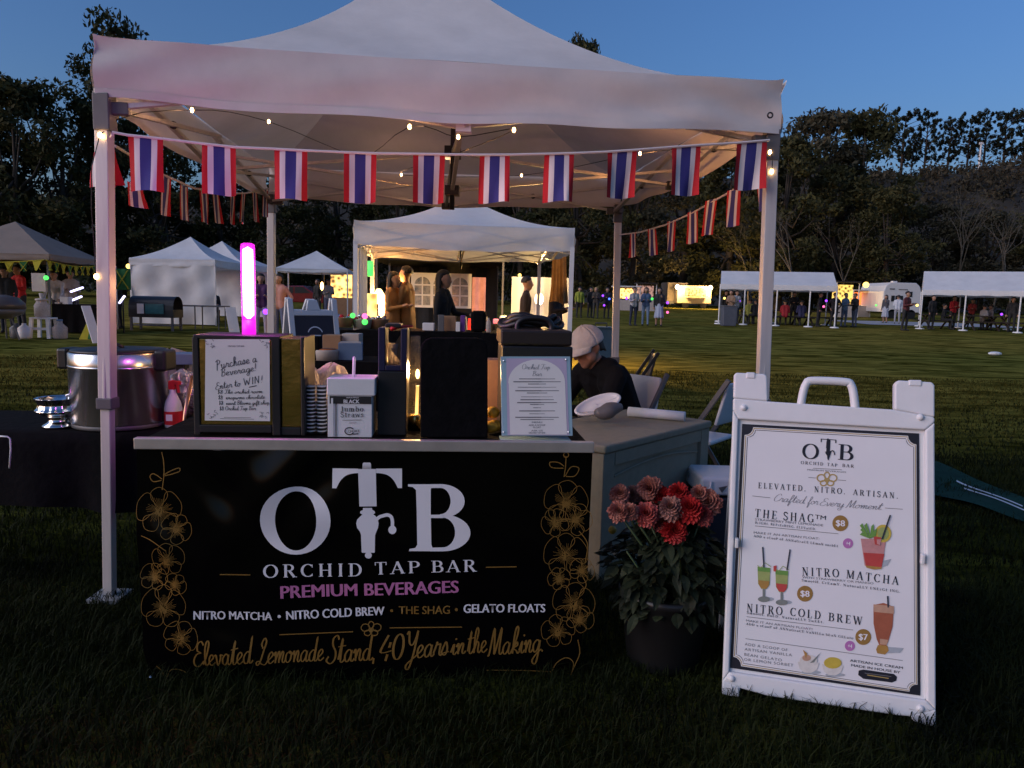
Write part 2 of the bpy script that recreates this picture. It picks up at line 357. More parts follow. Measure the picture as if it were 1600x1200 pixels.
def script_ink(txt, thick=.085, thin=.03, shear=.2, track=0.0, jit=0.0):
    k = Ink(); x = 0.0; rj = random.Random(len(txt) * 7 + 3)
    for ch in txt:
        adv, st = SCR.get(ch, SCR[' '])
        dy = rj.uniform(-jit, jit)
        for q in st:
            p = [(a, b + dy) for a, b in (catmull(q, 5) if len(q) > 2 else q)]
            k.ribbon(p, nibw(p, thick, thin), x, shear)
        x += adv + track
    return k, x, 1.0
_FC = {}
def sans_ink(txt, bold=0.0, track=1.0):          # Blender's own built-in face
    key = (txt, bold, track)
    if key in _FC: return _FC[key]
    cu = bpy.data.curves.new('lettering', 'FONT'); cu.body = txt;  cu.space_character = track; cu.resolution_u = 3; cu.fill_mode = 'FRONT'
    ob = bpy.data.objects.new('lettering', cu); COL.objects.link(ob)
    me = ob.to_mesh(); k = Ink(); n0 = len(me.vertices)
    for i in range(3 if bold > 0 else 1):              # a bolder face: three close impressions
        dx = (i - 1) * bold * .9 if bold > 0 else 0; k.v += [(v.co.x + dx, v.co.y, i * .05) for v in me.vertices]; k.f += [tuple(j + i * n0 for j in p.vertices) for p in me.polygons]
    xs = [v[0] for v in k.v] or [0, 1]; x0, x1 = min(xs), max(xs)
    k.v = [(a - x0, b, c) for a, b, c in k.v]
    ob.to_mesh_clear(); bpy.data.objects.remove(ob); bpy.data.curves.remove(cu)
    _FC[key] = (k, x1 - x0, 0.72)
    return _FC[key]
def lay(mb, pl, ink, p0, p1, hpx, m, lift=0.0012, f=None, arch=0.0):   # p0, p1: photo pixels of the base line's ends
    k, W, CH = ink
    a = Vector(pl.uv(*p0)); b = Vector(pl.uv(*p1)); e = (b - a); L = e.length; e.normalize(); t = Vector((-e.y, e.x))
    h = (Vector(pl.uv(p0[0], p0[1] - hpx)) - a).length / CH; sx = L / W
    vs = []
    for (x, y, z) in k.v:
        q = a + e * (x * sx) + t * (y * h); w = lift + z * 0.0004
        if f: w += f(q.x, q.y)
        vs.append(pl.pt(q.x, q.y, w))
    mb.add(vs, k.f, m)
def shape(mb, pl, pts, m, lift=0.0012, f=None):                  # filled outline given in photo pixels
    uv = [pl.uv(*p) for p in pts]; ar = sum(uv[i - 1][0] * uv[i][1] - uv[i][0] * uv[i - 1][1] for i in range(len(uv)))
    if ar < 0: uv = uv[::-1]
    mb.add([pl.pt(a, b, lift + (f(a, b) if f else 0)) for a, b in uv], [tuple(range(len(uv)))], m)
def strip(mb, pl, A, B, m, lift=0.0012, f=None):
    vs = []
    for p, q in zip(A, B):
        for r in (p, q):
            u, v = pl.uv(*r); vs.append(pl.pt(u, v, lift + (f(u, v) if f else 0)))
    mb.add(vs, [(2 * i, 2 * i + 1, 2 * i + 3, 2 * i + 2) for i in range(len(A) - 1)], m)
def line(mb, pl, pts, wpx, m, lift=0.0012, f=None, grow=0.0):      # stroke through photo pixels
    n = len(pts); A = []; B = []
    vs = []
    for i, p in enumerate(pts):
        a = pts[max(i - 1, 0)]; c = pts[min(i + 1, n - 1)]; dx, dy = c[0] - a[0], c[1] - a[1]; L = math.hypot(dx, dy) or 1
        ox, oy = -dy / L * wpx / 2, dx / L * wpx / 2
        for q in (1, -1):
            u, v = pl.uv(p[0] + q * ox, p[1] + q * oy); vs.append(pl.pt(u, v, lift + 0.000004 * i + (f(u, v) if f else 0)))
    mb.add(vs, [(2 * i, 2 * i + 1, 2 * i + 3, 2 * i + 2) for i in range(n - 1)], m)
def ell(cx, cy, rx, ry, n=20, a0=0, a1=360): return [(cx + rx * math.cos(R(a0 + (a1 - a0) * i / n)), cy - ry * math.sin(R(a0 + (a1 - a0) * i / n))) for i in range(n + (0 if a1 - a0 == 360 else 1))]
# ---------------------------------------------------------------- materials used all over
M_FAB = mat('white_canvas', (.70, .67, .64), .85, var=.12, vscale=1.4, bump=.5, bscale=2.2, transl=.10)
M_FAB2 = mat('white_polyester', (.70, .72, .74), .85, var=.07, vscale=2, bump=.3, bscale=5, transl=.2)
M_TAN = mat('tan_canvas', (.23, .185, .15), .9, var=.1, vscale=2, bump=.2, bscale=5)
M_ALU = mat('brushed_aluminium', (.60, .58, .56), .42, metal=.30, var=.08, vscale=30, stretch=(1, 1, .1))
M_STEELW = mat('white_painted_steel', (.72, .72, .72), .4, var=.05)
M_GREYP = mat('grey_plastic', (.11, .11, .115), .5, var=.1)
M_BLK = mat('black_plastic', (.012, .012, .013), .42, var=.2)
M_BLKC = mat('black_cloth', (.004, .004, .005), .95, var=.3, vscale=14, bump=.3, bscale=25, spec=.1)
M_CHROME = mat('polished_steel', (.72, .71, .70), .13, metal=1, var=.03)
M_SATIN = mat('satin_steel', (.70, .69, .68), .25, metal=.96, var=.06, vscale=30, stretch=(1, 1, .04))
M_WHP = mat('white_plastic', (.72, .73, .74), .42, var=.03, vscale=9, bump=.06, bscale=120)
M_PAPER = mat('white_paper', (.76, .74, .72), .8, var=.04, vscale=8)
M_INK = mat('black_print', (.012, .012, .014), .6, var=0)
M_INKG = mat('grey_print', (.16, .16, .17), .7, var=0)
M_GOLDP = mat('gold_print', (.32, .175, .04), .42, metal=.35, var=.12, vscale=30)
M_WHITEP = mat('white_print', (.80, .79, .82), .5, var=.02)
M_PINKP = mat('pink_print', (.52, .17, .36), .5, var=.03)
M_BANNER = mat('black_vinyl', (.002, .0018, .002), .16, var=.2, spec=.28)
M_RED = mat('red_cloth', (.50, .012, .02), .85, var=.08)
M_FWHITE = mat('white_cloth', (.70, .66, .66), .85, var=.04)
M_NAVY = mat('navy_cloth', (.035, .035, .20), .85, var=.08)
M_WOOD = mat('pale_wood', (.36, .24, .14), .6, var=.2, vscale=12, stretch=(1, 1, .15))
M_CARD = mat('brown_cardboard', (.30, .17, .09), .8, var=.12)
M_BLUEBOX = mat('blue_card', (.12, .20, .34), .6, var=.1)
M_BRASS = mat('brass_mirror', (.80, .56, .18), .22, metal=1, var=.2, vscale=5, bump=.35, bscale=4)
M_SKIN = mat('skin', (.42, .23, .16), .55, var=.08, vscale=20)
M_HAIR = mat('dark_hair', (.010, .008, .007), .6, var=.3, vscale=30)
M_BARK = mat('dark_bark', (.055, .042, .032), .9, var=.3, vscale=8, bump=.6, bscale=12)
M_PALEBARK = mat('pale_bark', (.10, .085, .065), .9, var=.25, vscale=6, bump=.4, bscale=12)
LEAFS = [mat('dark_leaves', (.020, .028, .010), .75, var=.5, vscale=.5, col2=(.050, .058, .020), transl=.25, spec=.2),
         mat('olive_leaves', (.045, .050, .018), .75, var=.5, vscale=.5, col2=(.105, .100, .038), transl=.25, spec=.2),
         mat('brown_green_leaves', (.050, .048, .028), .75, var=.5, vscale=.4, col2=(.11, .10, .06), transl=.25, spec=.2),
         mat('pine_needles', (.018, .026, .016), .75, var=.4, vscale=.6, col2=(.040, .050, .030), transl=.2, spec=.2)]
def glow_patchy(name, col, s):                         # a lit interior: brighter and darker patches of goods
    m = glow(name, col, s); n = m.node_tree.nodes; l = m.node_tree.links; tc = n.new('ShaderNodeTexCoord'); v = n.new('ShaderNodeTexVoronoi'); v.inputs['Scale'].default_value = 4.5; z = n.new('ShaderNodeTexNoise'); z.inputs['Scale'].default_value = 2.2; z.inputs['Detail'].default_value = 5
    l.new(tc.outputs['Object'], v.inputs['Vector']); l.new(tc.outputs['Object'], z.inputs['Vector']); a = n.new('ShaderNodeMath'); a.operation = 'MULTIPLY'; l.new(v.outputs['Distance'], a.inputs[0]); l.new(z.outputs[0], a.inputs[1])
    r = n.new('ShaderNodeMapRange'); r.inputs['From Min'].default_value = .08; r.inputs['From Max'].default_value = .34; r.inputs['To Min'].default_value = s * .12; r.inputs['To Max'].default_value = s * 1.7; l.new(a.outputs[0], r.inputs['Value']); l.new(r.outputs[0], n['Principled BSDF'].inputs['Emission Strength'])
    return m
def glow(name, col, s):
    return mat(name, (.02, .02, .02), .5, var=0, emit=col, estr=s)
M_BULB = glow('warm_bulb', (1, .55, .2), 5); M_TUBEC = glow('magenta_tube_core', (1.0, .55, 1.0), 1.6); M_TUBE = mat('magenta_tube_shell', (.3, .0, .25), .3, var=0, emit=(1.0, .02, .85), estr=.42, alpha=.45)
M_TUBEW = glow('magenta_tube_foot', (.9, .01, .75), .30)
M_LAMP = glow('warm_lamp', (1, .55, .16), 3); M_LAMP2 = glow_patchy('amber_window', (1, .50, .13), .55); M_SPOT = glow('flood_lamp', (1, .68, .30), 6)
M_PURP = glow('purple_glow', (.25, .04, 1.0), .8); M_GRN = glow('green_glow', (.08, .9, .12), .45); M_BLUE = glow('blue_glow', (.05, .12, 1.0), .9); M_YEL = glow('yellow_glow', (1, .62, .12), 1.0); M_COOL = glow('cool_white_glow', (.65, .6, 1), 1.0); M_PINKG = glow('pink_glow', (1, .12, .35), .6)
def lamp(name, loc, col, power, rad=.05, parent=None):
    l = bpy.data.lights.new(name, 'POINT'); l.energy = power; l.color = col; l.shadow_soft_size = rad
    o = bpy.data.objects.new(name, l); COL.objects.link(o); o.location = loc
    if parent is not None: o.parent = parent
    return o

# ---------------------------------------------------------------- lawn, path, hill
def lawn_mat():
    m = bpy.data.materials.new('lawn_turf'); m.use_nodes = True; n = m.node_tree.nodes; l = m.node_tree.links; b = n['Principled BSDF']
    b.inputs['Roughness'].default_value = 1; b.inputs['Specular IOR Level'].default_value = .0
    tc = n.new('ShaderNodeTexCoord')
    def noise(scale, st, det=5, dist=0.0):
        mp = n.new('ShaderNodeMapping'); mp.inputs['Scale'].default_value = st; l.new(tc.outputs['Object'], mp.inputs[0])
        q = n.new('ShaderNodeTexNoise'); q.inputs['Scale'].default_value = scale; q.inputs['Detail'].default_value = det; q.inputs['Distortion'].default_value = dist
        l.new(mp.outputs[0], q.inputs['Vector']); return q
    a = noise(1.5, (.55, 1.7, 1), 8, 1.1); c = noise(.09, (1, 1, 1), 4); d = noise(24, (1, 1, 1), 4)
    r = n.new('ShaderNodeValToRGB'); l.new(a.outputs[0], r.inputs[0])
    r.color_ramp.elements[0].position = .36; r.color_ramp.elements[0].color = (.042, .042, .009, 1)
    r.color_ramp.elements[1].position = .62; r.color_ramp.elements[1].color = (.22, .195, .052, 1)
    r2 = n.new('ShaderNodeValToRGB'); l.new(c.outputs[0], r2.inputs[0])
    r2.color_ramp.elements[0].position = .35; r2.color_ramp.elements[0].color = (.75, .85, .7, 1)
    r2.color_ramp.elements[1].position = .65; r2.color_ramp.elements[1].color = (1.25, 1.1, .9, 1)
    mx = n.new('ShaderNodeMix'); mx.data_type = 'RGBA'; mx.blend_type = 'MULTIPLY'; mx.inputs[0].default_value = 1
    l.new(r.outputs[0], mx.inputs['A']); l.new(r2.outputs[0], mx.inputs['B'])
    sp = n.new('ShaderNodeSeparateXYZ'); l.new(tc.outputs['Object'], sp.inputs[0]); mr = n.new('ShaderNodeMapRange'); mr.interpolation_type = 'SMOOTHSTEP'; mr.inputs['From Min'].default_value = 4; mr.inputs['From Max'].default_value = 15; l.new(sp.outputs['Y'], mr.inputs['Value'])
    m3 = n.new('ShaderNodeMix'); m3.data_type = 'RGBA'; l.new(mr.outputs[0], m3.inputs[0]); m4 = n.new('ShaderNodeMix'); m4.data_type = 'RGBA'; m4.blend_type = 'MULTIPLY'; m4.inputs[0].default_value = 1; l.new(mx.outputs['Result'], m4.inputs['A']); m4.inputs['B'].default_value = (.34, .42, .38, 1)   # dimming toward the viewer painted into the turf colour, slightly greener
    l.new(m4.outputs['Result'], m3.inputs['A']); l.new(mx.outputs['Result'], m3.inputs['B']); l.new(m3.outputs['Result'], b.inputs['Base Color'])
    ad = n.new('ShaderNodeMath'); ad.operation = 'MULTIPLY_ADD'; ad.inputs[1].default_value = .35; l.new(d.outputs[0], ad.inputs[0]); l.new(a.outputs[0], ad.inputs[2])
    bp = n.new('ShaderNodeBump'); bp.inputs['Strength'].default_value = .8; bp.inputs['Distance'].default_value = .12; l.new(ad.outputs[0], bp.inputs['Height']); l.new(bp.outputs[0], b.inputs['Normal'])
    return m
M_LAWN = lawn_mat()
ys = [-30, -8, 0] + [i * .5 for i in range(1, 30)] + list(range(15, 60, 3)) + [60, 70, 80, 90, 100, 120, 160, 240, 420, 700, 1200]
xs = [-1200, -600, -300, -150] + list(range(-100, 101, 10)) + [150, 300, 600, 1200]
def ground_z(x, y): return gz(min(y, 100)) if y > 6 else 0.0
mb = MB(); W_ = len(xs)
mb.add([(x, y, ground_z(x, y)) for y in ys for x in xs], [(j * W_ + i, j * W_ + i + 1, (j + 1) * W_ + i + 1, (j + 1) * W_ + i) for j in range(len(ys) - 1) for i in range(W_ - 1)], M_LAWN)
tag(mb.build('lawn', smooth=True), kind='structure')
M_PATH = mat('pale_concrete', (.34, .34, .35), .85, var=.12, vscale=3)
mb = MB(); mb.grid(lambda a, b: Vector((20.5 + 10 * a, 42 + 6.5 * b + .5 * math.sin(3 * a), gz(42 + 6.5 * b) + .03)), 14, 3, M_PATH)
tag(mb.build('path'), kind='structure')

def hill_h(x, y):
    t = min(1, max(0, (y - 98) / 105)); s = t * t * (3 - 2 * t)
    top = 33 + 4.5 * (1 / (1 + math.exp(-(x - 55) / 18))) - 10 / (1 + math.exp((x + 40) / 30)) + 1.1 * math.sin(x * .11) + .8 * math.sin(x * .043 + 1) + .5 * math.sin(x * .31)
    return .6 + s * top - max(0, y - 205) * .02
M_HILL = mat('dry_brush_hill', (.018, .016, .009), .95, var=.5, vscale=.12, col2=(.042, .034, .022), bump=1.0, bscale=.35)
mb = MB(); mb.grid(lambda a, b: Vector((-260 + 560 * a, 96 + 170 * b, hill_h(-260 + 560 * a, 96 + 170 * b))), 110, 30, M_HILL)
tag(mb.build('hill', smooth=True), kind='structure')

# ---------------------------------------------------------------- trees
def leaves_np(cl, n, size, flat=.0):                # cl: list of (centre, radius(3)); returns verts, faces
    P = []; 
    for c, r in cl:
        d = rng.normal(size=(n, 3)); d /= np.linalg.norm(d, axis=1)[:, None]
        q = d * (rng.random((n, 1)) ** .45) * np.array(r); P.append(q + np.array(c))
    P = np.concatenate(P); N = len(P)
    a = rng.normal(size=(N, 3)); a /= np.linalg.norm(a, axis=1)[:, None]
    b = rng.normal(size=(N, 3)); b[:, 2] *= 1 - flat; b -= a * (a * b).sum(1)[:, None]; b /= np.linalg.norm(b, axis=1)[:, None]
    s = size * (0.55 + 0.9 * rng.random((N, 1)))
    V = np.stack([P - a * s, P + b * s * .45, P + a * s, P - b * s * .45], 1).reshape(-1, 3)
    return V, np.arange(4 * N).reshape(-1, 4)
def make_tree(kind, seed, leafmat, name, label, group, H=20.0):
    rd = random.Random(seed)
    root = thing(name, label, 'tree', group=group)
    t = MB(); cl = []
    bark = M_PALEBARK if kind == 'pale' else M_BARK
    if kind == 'broad':
        tr = H * .018; lean = rd.uniform(-.04, .04) * H
        fork = Vector((lean * .4, rd.uniform(-.3, .3), H * .28))
        t.tube([(0, 0, -.3), (lean * .2, 0, H * .14), fork, (lean, 0, H * .6), (lean, .2, H * .86)], [tr * 1.5, tr * 1.1, tr, tr * .55, .05], bark, 8)
        for i in range(74):
            th = rd.uniform(0, 2 * math.pi); z = rd.uniform(.09, .97); w = math.sin(min(1, max(0, (z - .0) / 1.0)) * math.pi) ** .62 * H * .29; w = max(w, H * .2 if z < .45 else 0)
            rr = w * rd.uniform(.45, 1.0); c = Vector((math.cos(th) * rr + lean * z, math.sin(th) * rr, z * H)); r = H * rd.uniform(.045, .085)
            cl.append((c, (r * 1.15, r * 1.15, r * .8)))
            if i % 4 == 0: t.tube([fork + (Vector((lean, 0, H * .6)) - fork) * rd.uniform(0, .8), (fork + c) / 2 + Vector((0, 0, H * .03)), c], [tr * .45, tr * .28, .04], bark, 5)
        V, F = leaves_np(cl, 135, H * .0135)
    elif kind == 'pine':
        tr = H * .016; lean = rd.uniform(-.05, .05) * H
        top = Vector((lean, 0, H * .93)); t.tube([(0, 0, -.5), (lean * .3, 0, H * .4), top], [tr * 1.3, tr, .05], bark, 7)
        for i in range(95):
            z = rd.uniform(.26, 1.0); th = rd.uniform(0, 2 * math.pi); w = H * .235 * (1.1 - abs(z - .62) * 1.1) * rd.uniform(.25, 1.1)
            c = Vector((lean * z + math.cos(th) * w, math.sin(th) * w, H * (z + rd.uniform(-.02, .02)))); r = H * rd.uniform(.018, .036)
            cl.append((c, (r, r, r * 1.35)))
            if i % 2 == 0: t.tube([Vector((lean * z, 0, H * max(.2, z - .08))), c], [tr * .4, .04], bark, 5)
        V, F = leaves_np(cl, 75, H * .014)
    else:                                            # pale, nearly bare tree
        def grow(p, d, L, r, dep):
            q = p + d * L + Vector((rd.uniform(-.1, .1), rd.uniform(-.1, .1), .06)) * L; m_ = (p + q) / 2 + Vector((rd.uniform(-.06, .06), rd.uniform(-.06, .06), 0)) * L
            t.tube([p, m_, q], [r, r * .8, r * .62], bark, 5, caps=False)
            if dep == 0: cl.append((q, (L * .8,) * 3)); return
            for _ in range(3 if dep > 2 else 2):
                e = (d + Vector((rd.uniform(-.75, .75), rd.uniform(-.75, .75), rd.uniform(-.15, .5)))).normalized(); grow(q, e, L * rd.uniform(.62, .82), r * .58, dep - 1)
        grow(Vector((0, 0, -.3)), Vector((rd.uniform(-.12, .12), 0, 1)), H * .3, H * .011, 4)
        V, F = leaves_np(cl, 5, H * .012)
    t.build('trunk', bark, root, smooth=True)
    npmesh('crown', V, F, [leafmat], root)
    return root
PROTO = {}
TREES = 'trees round the edge of the field'
def plant(key, px, y, top_px, label, w=1.0, base=None, rz=None):
    kind, seed, lm = key; name = {'broad': 'broadleaf_tree', 'pine': 'pine_tree', 'pale': 'bare_tree'}[kind]
    if key not in PROTO: o = PROTO[key] = make_tree(kind, seed, LEAFS[lm], name, label, TREES)
    else: o = copy_tree(PROTO[key]); o['label'] = label
    p = D(px, 480, y); z0 = base if base is not None else (hill_h(p.x, y) if y > 98 else gz(y)); H = D(px, top_px, y).z - z0
    o.location = (p.x, y, z0); s = H / 20.0; o.scale = (s * w, s * w, s); o.rotation_euler = (0, 0, rz if rz is not None else random.uniform(0, 6.28))
    return o
B1, B2, B3, B4, B5 = ('broad', 1, 0), ('broad', 2, 1), ('broad', 3, 0), ('broad', 4, 1), ('broad', 5, 2)
P1, P2, P3 = ('pine', 11, 3), ('pine', 12, 3), ('pine', 13, 3)
LL = [  # px, depth, top, key, width, label
 (-60, 62, 118, B1, 1.1, 'dark broad tree cut off by the picture edge beyond the brown gazebo'),
 (22, 60, 118, B2, 1.0, 'dense round-topped tree rising straight above the brown gazebo peak'),
 (100, 64, 128, B3, 1.0, 'dark tree between the round-topped tree and the tent front leg'),
 (192, 70, 8, B1, .62, 'tall lone tree whose crown pokes above the tent roof corner'),
 (255, 66, 205, B4, 1.0, 'dark tree filling the gap behind the two small flag strings'),
 (345, 72, 215, B3, 1.1, 'dark tree standing above the two white peaked tents'),
 (440, 68, 232, B1, 1.1, 'dark tree behind the rear leg near the magenta tube'),
 (535, 74, 225, B2, 1.1, 'dark tree above the small pale blue tent'),
 (625, 70, 240, B3, 1.1, 'dark tree directly above the front half of the second white tent'),
 (720, 76, 215, B4, 1.2, 'dark tree hidden mostly by the second white tent roof'),
 (815, 72, 225, B1, 1.1, 'dark tree behind the hanging brown cloth'),
 (893, 88, 58, B2, .45, 'tall thin tree with only its tip above the white canopy'),
 (905, 70, 215, B2, 1.1, 'olive tree behind the blue grey cabinet'),
 (985, 74, 225, B5, 1.1, 'olive tree behind the rear leg beside the white cap'),
 (1065, 92, 205, B4, 1.2, 'olive tree right above the floodlit food trailer'),
 (1140, 84, 215, B2, 1.1, 'olive tree above the near end of the gabled marquee'),
 (1215, 80, 212, B4, 1.0, 'olive tree behind the front tent leg nearest the sign'),
 (1262, 90, 172, B5, 1.0, 'tall grey green tree just beside the white tent corner'),
 (1338, 96, 172, B2, .95, 'tall tree with forked top left of the ridge pines'),
 (1385, 78, 290, B2, 1.15, 'low olive tree with drooping crown behind the white caravan'),
 (1300, 84, 262, B4, 1.2, 'bushy olive tree above the middle of the gabled marquee'),
 (1455, 94, 318, B5, 1.3, 'brownish tree above the gap between the two marquees'),
 (1530, 92, 330, B5, 1.4, 'brownish tree behind the flat-fronted marquee'),
 (1610, 90, 320, B4, 1.4, 'dark tree leaning into the picture edge past the last marquee')]
for px, y, tp, k, w, lb in LL: plant(k, px, y, tp, lb, w)
for px, y, tp, k, lb in [(1236, 74, 285, ('pale', 21, 2), 'pale forked bare tree beside the tent leg above the marquee'), (1310, 76, 330, ('pale', 22, 2), 'small pale bare tree above the marquee gable'), (1492, 86, 285, ('pale', 22, 2), 'pale bare tree on the dark slope, first below the ridge pines'), (1550, 84, 300, ('pale', 23, 2), 'pale bare tree with two stems above the blue white marquee'), (1170, 78, 320, ('pale', 23, 2), 'pale leaning bare tree behind the small flags')]:
    plant(k, px, y, tp, lb)
for i, (px, tp, k, w) in enumerate([(1390, 172, P1, 1.1), (1425, 172, P2, .9), (1460, 184, P3, 1.1), (1490, 178, P1, 1.0), (1515, 174, P2, 1.1), (1545, 172, P3, 1.0), (1575, 170, P1, 1.1), (1622, 200, P2, 1.2), (1405, 215, P3, .8)]):
    lb = ['first ridge pine, nearest the tall forked tree', 'second ridge pine with a thin bare stem', 'shorter ridge pine left of the pale mast', 'ridge pine just left of the pale mast', 'ridge pine just right of the pale mast', 'ridge pine with a bare lower trunk second from the picture edge', 'leaning ridge pine reaching out over the slope', 'ridge pine cut by the picture edge', 'lowest ridge pine tucked between two taller ones'][i]
    plant(k, px, 203, tp, lb, w)
mb = MB(); p = D(1526, 300, 200); mb.tube([(p.x, 200, 38), (p.x, 200, D(1526, 222, 200).z)], [.35, .2], M_WHP, 6); mb.box((p.x, 200, D(1526, 224, 200).z), (1.0, .4, .5), M_WHP)
tag(mb.build('mast'), 'thin white mast among the pines on the ridge', 'mast')
cl = []
for i in range(1300):
    x = rng.uniform(-130, 190); y = 99 + 106 * rng.random() ** .75; r = rng.uniform(1.4, 3.2); cl.append(((x, y, hill_h(x, y) + r * .3), (r * 1.3, r * 1.3, r)))
V, F = leaves_np(cl, 60, .5)
tag(npmesh('undergrowth', V, F, [mat('hill_scrub_leaves', (.040, .038, .024), .8, var=.5, vscale=.15, col2=(.095, .082, .056), transl=.2, spec=.1)]), kind='stuff')
cl = []
for i in range(150):
    x = rng.uniform(-95, 105); y = rng.uniform(82, 97); r = rng.uniform(1.2, 2.6); cl.append(((x, y, gz(y) + r * .6), (r * 1.5, r * 1.2, r)))
V, F = leaves_np(cl, 120, .24)
tag(npmesh('shrubbery', V, F, [LEAFS[0]]), kind='stuff')

# ---------------------------------------------------------------- grass blades
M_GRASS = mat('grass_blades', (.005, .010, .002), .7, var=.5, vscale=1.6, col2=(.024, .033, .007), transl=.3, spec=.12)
def blades(n, x0, x1, y0, y1, h, w):
    P = np.zeros((n, 3)); P[:, 0] = rng.uniform(x0, x1, n); u = rng.random(n); P[:, 1] = y0 + (y1 - y0) * u
    P = P[np.abs(P[:, 0]) < P[:, 1] * 1.2 + 1.6]; n = len(P)
    cl = np.sin(P[:, 0] * 3.1 + 1.7 * np.sin(P[:, 1] * 2.3)) * np.sin(P[:, 1] * 3.7 + P[:, 0]) 
    P[:, 2] = np.where(P[:, 1] > 6, .0125 * (P[:, 1] - 8) + .025 * np.exp(-(P[:, 1] - 6) / 2), 0)
    th = rng.uniform(0, 2 * np.pi, n); d = np.stack([np.cos(th), np.sin(th), 0 * th], 1); sd = np.stack([-np.sin(th), np.cos(th), 0 * th], 1)
    H = (h * (.5 + rng.random(n)) * (1 + .35 * cl))[:, None]; B = H * rng.uniform(.2, 1.0, (n, 1)); up = np.array([[0, 0, 1.0]]); w = w * (.7 + .6 * rng.random((n, 1)))
    m = P + up * H * .62 + d * B * .35; t = P + up * H * (1 - .25 * rng.random((n, 1))) + d * B
    V = np.stack([P - sd * w, P + sd * w, m - sd * w * .8, m + sd * w * .8, t - sd * w * .12, t + sd * w * .12], 1).reshape(-1, 3)
    k = np.arange(n)[:, None] * 6; F = np.concatenate([k + np.array([[0, 1, 3, 2]]), k + np.array([[2, 3, 5, 4]])], 0)
    return V, F
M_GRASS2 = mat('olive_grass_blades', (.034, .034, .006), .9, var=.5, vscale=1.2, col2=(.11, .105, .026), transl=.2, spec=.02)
VV = []; FF = []; MI = []; o_ = 0
for a in ((160000, -5.2, 5.2, 1.2, 3.6, .055, .0022), (115000, -9, 9, 3.6, 7.0, .05, .003), (90000, -17, 17, 7, 14, .032, .006)):
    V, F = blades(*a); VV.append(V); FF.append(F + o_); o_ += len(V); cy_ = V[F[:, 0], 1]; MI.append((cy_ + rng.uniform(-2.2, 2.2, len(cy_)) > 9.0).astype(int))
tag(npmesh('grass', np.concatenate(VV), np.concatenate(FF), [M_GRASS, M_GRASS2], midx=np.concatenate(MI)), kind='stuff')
M_TARP = mat('green_tarp', (.008, .040, .026), .8, var=.3, vscale=4, bump=.3, bscale=6, spec=.1)
mb = MB()
def tarp(a, b):
    e0 = G(1440, 722).lerp(G(1640, 805), a); e1 = G(1440, 775).lerp(G(1640, 838), a); p = e0.lerp(e1, b)
    return Vector((p.x, p.y, .05 + .008 * math.sin(a * 9 + b * 4) + .006 * math.sin(b * 5 + a * 5)))
mb.grid(tarp, 26, 8, M_TARP)
for bb in (.35, .5):
    mb.grid(lambda a, b: tarp(.18 + .5 * a + bb * .4, bb + .05 * b + .1 * a) + Vector((0, 0, .006)), 14, 1, M_WHP)
tag(mb.build('tarp', smooth=True), 'green ground tarp with thin white stripes on the grass behind the sign', 'tarp')
mb = MB(); p = at(1562, 20); mb.ball((p.x, p.y, p.z + .09), .16, M_WHP, 10, (1.2, .7, .35))
tag(mb.build('plate'), 'white plate lying alone on the open lawn', 'plate')
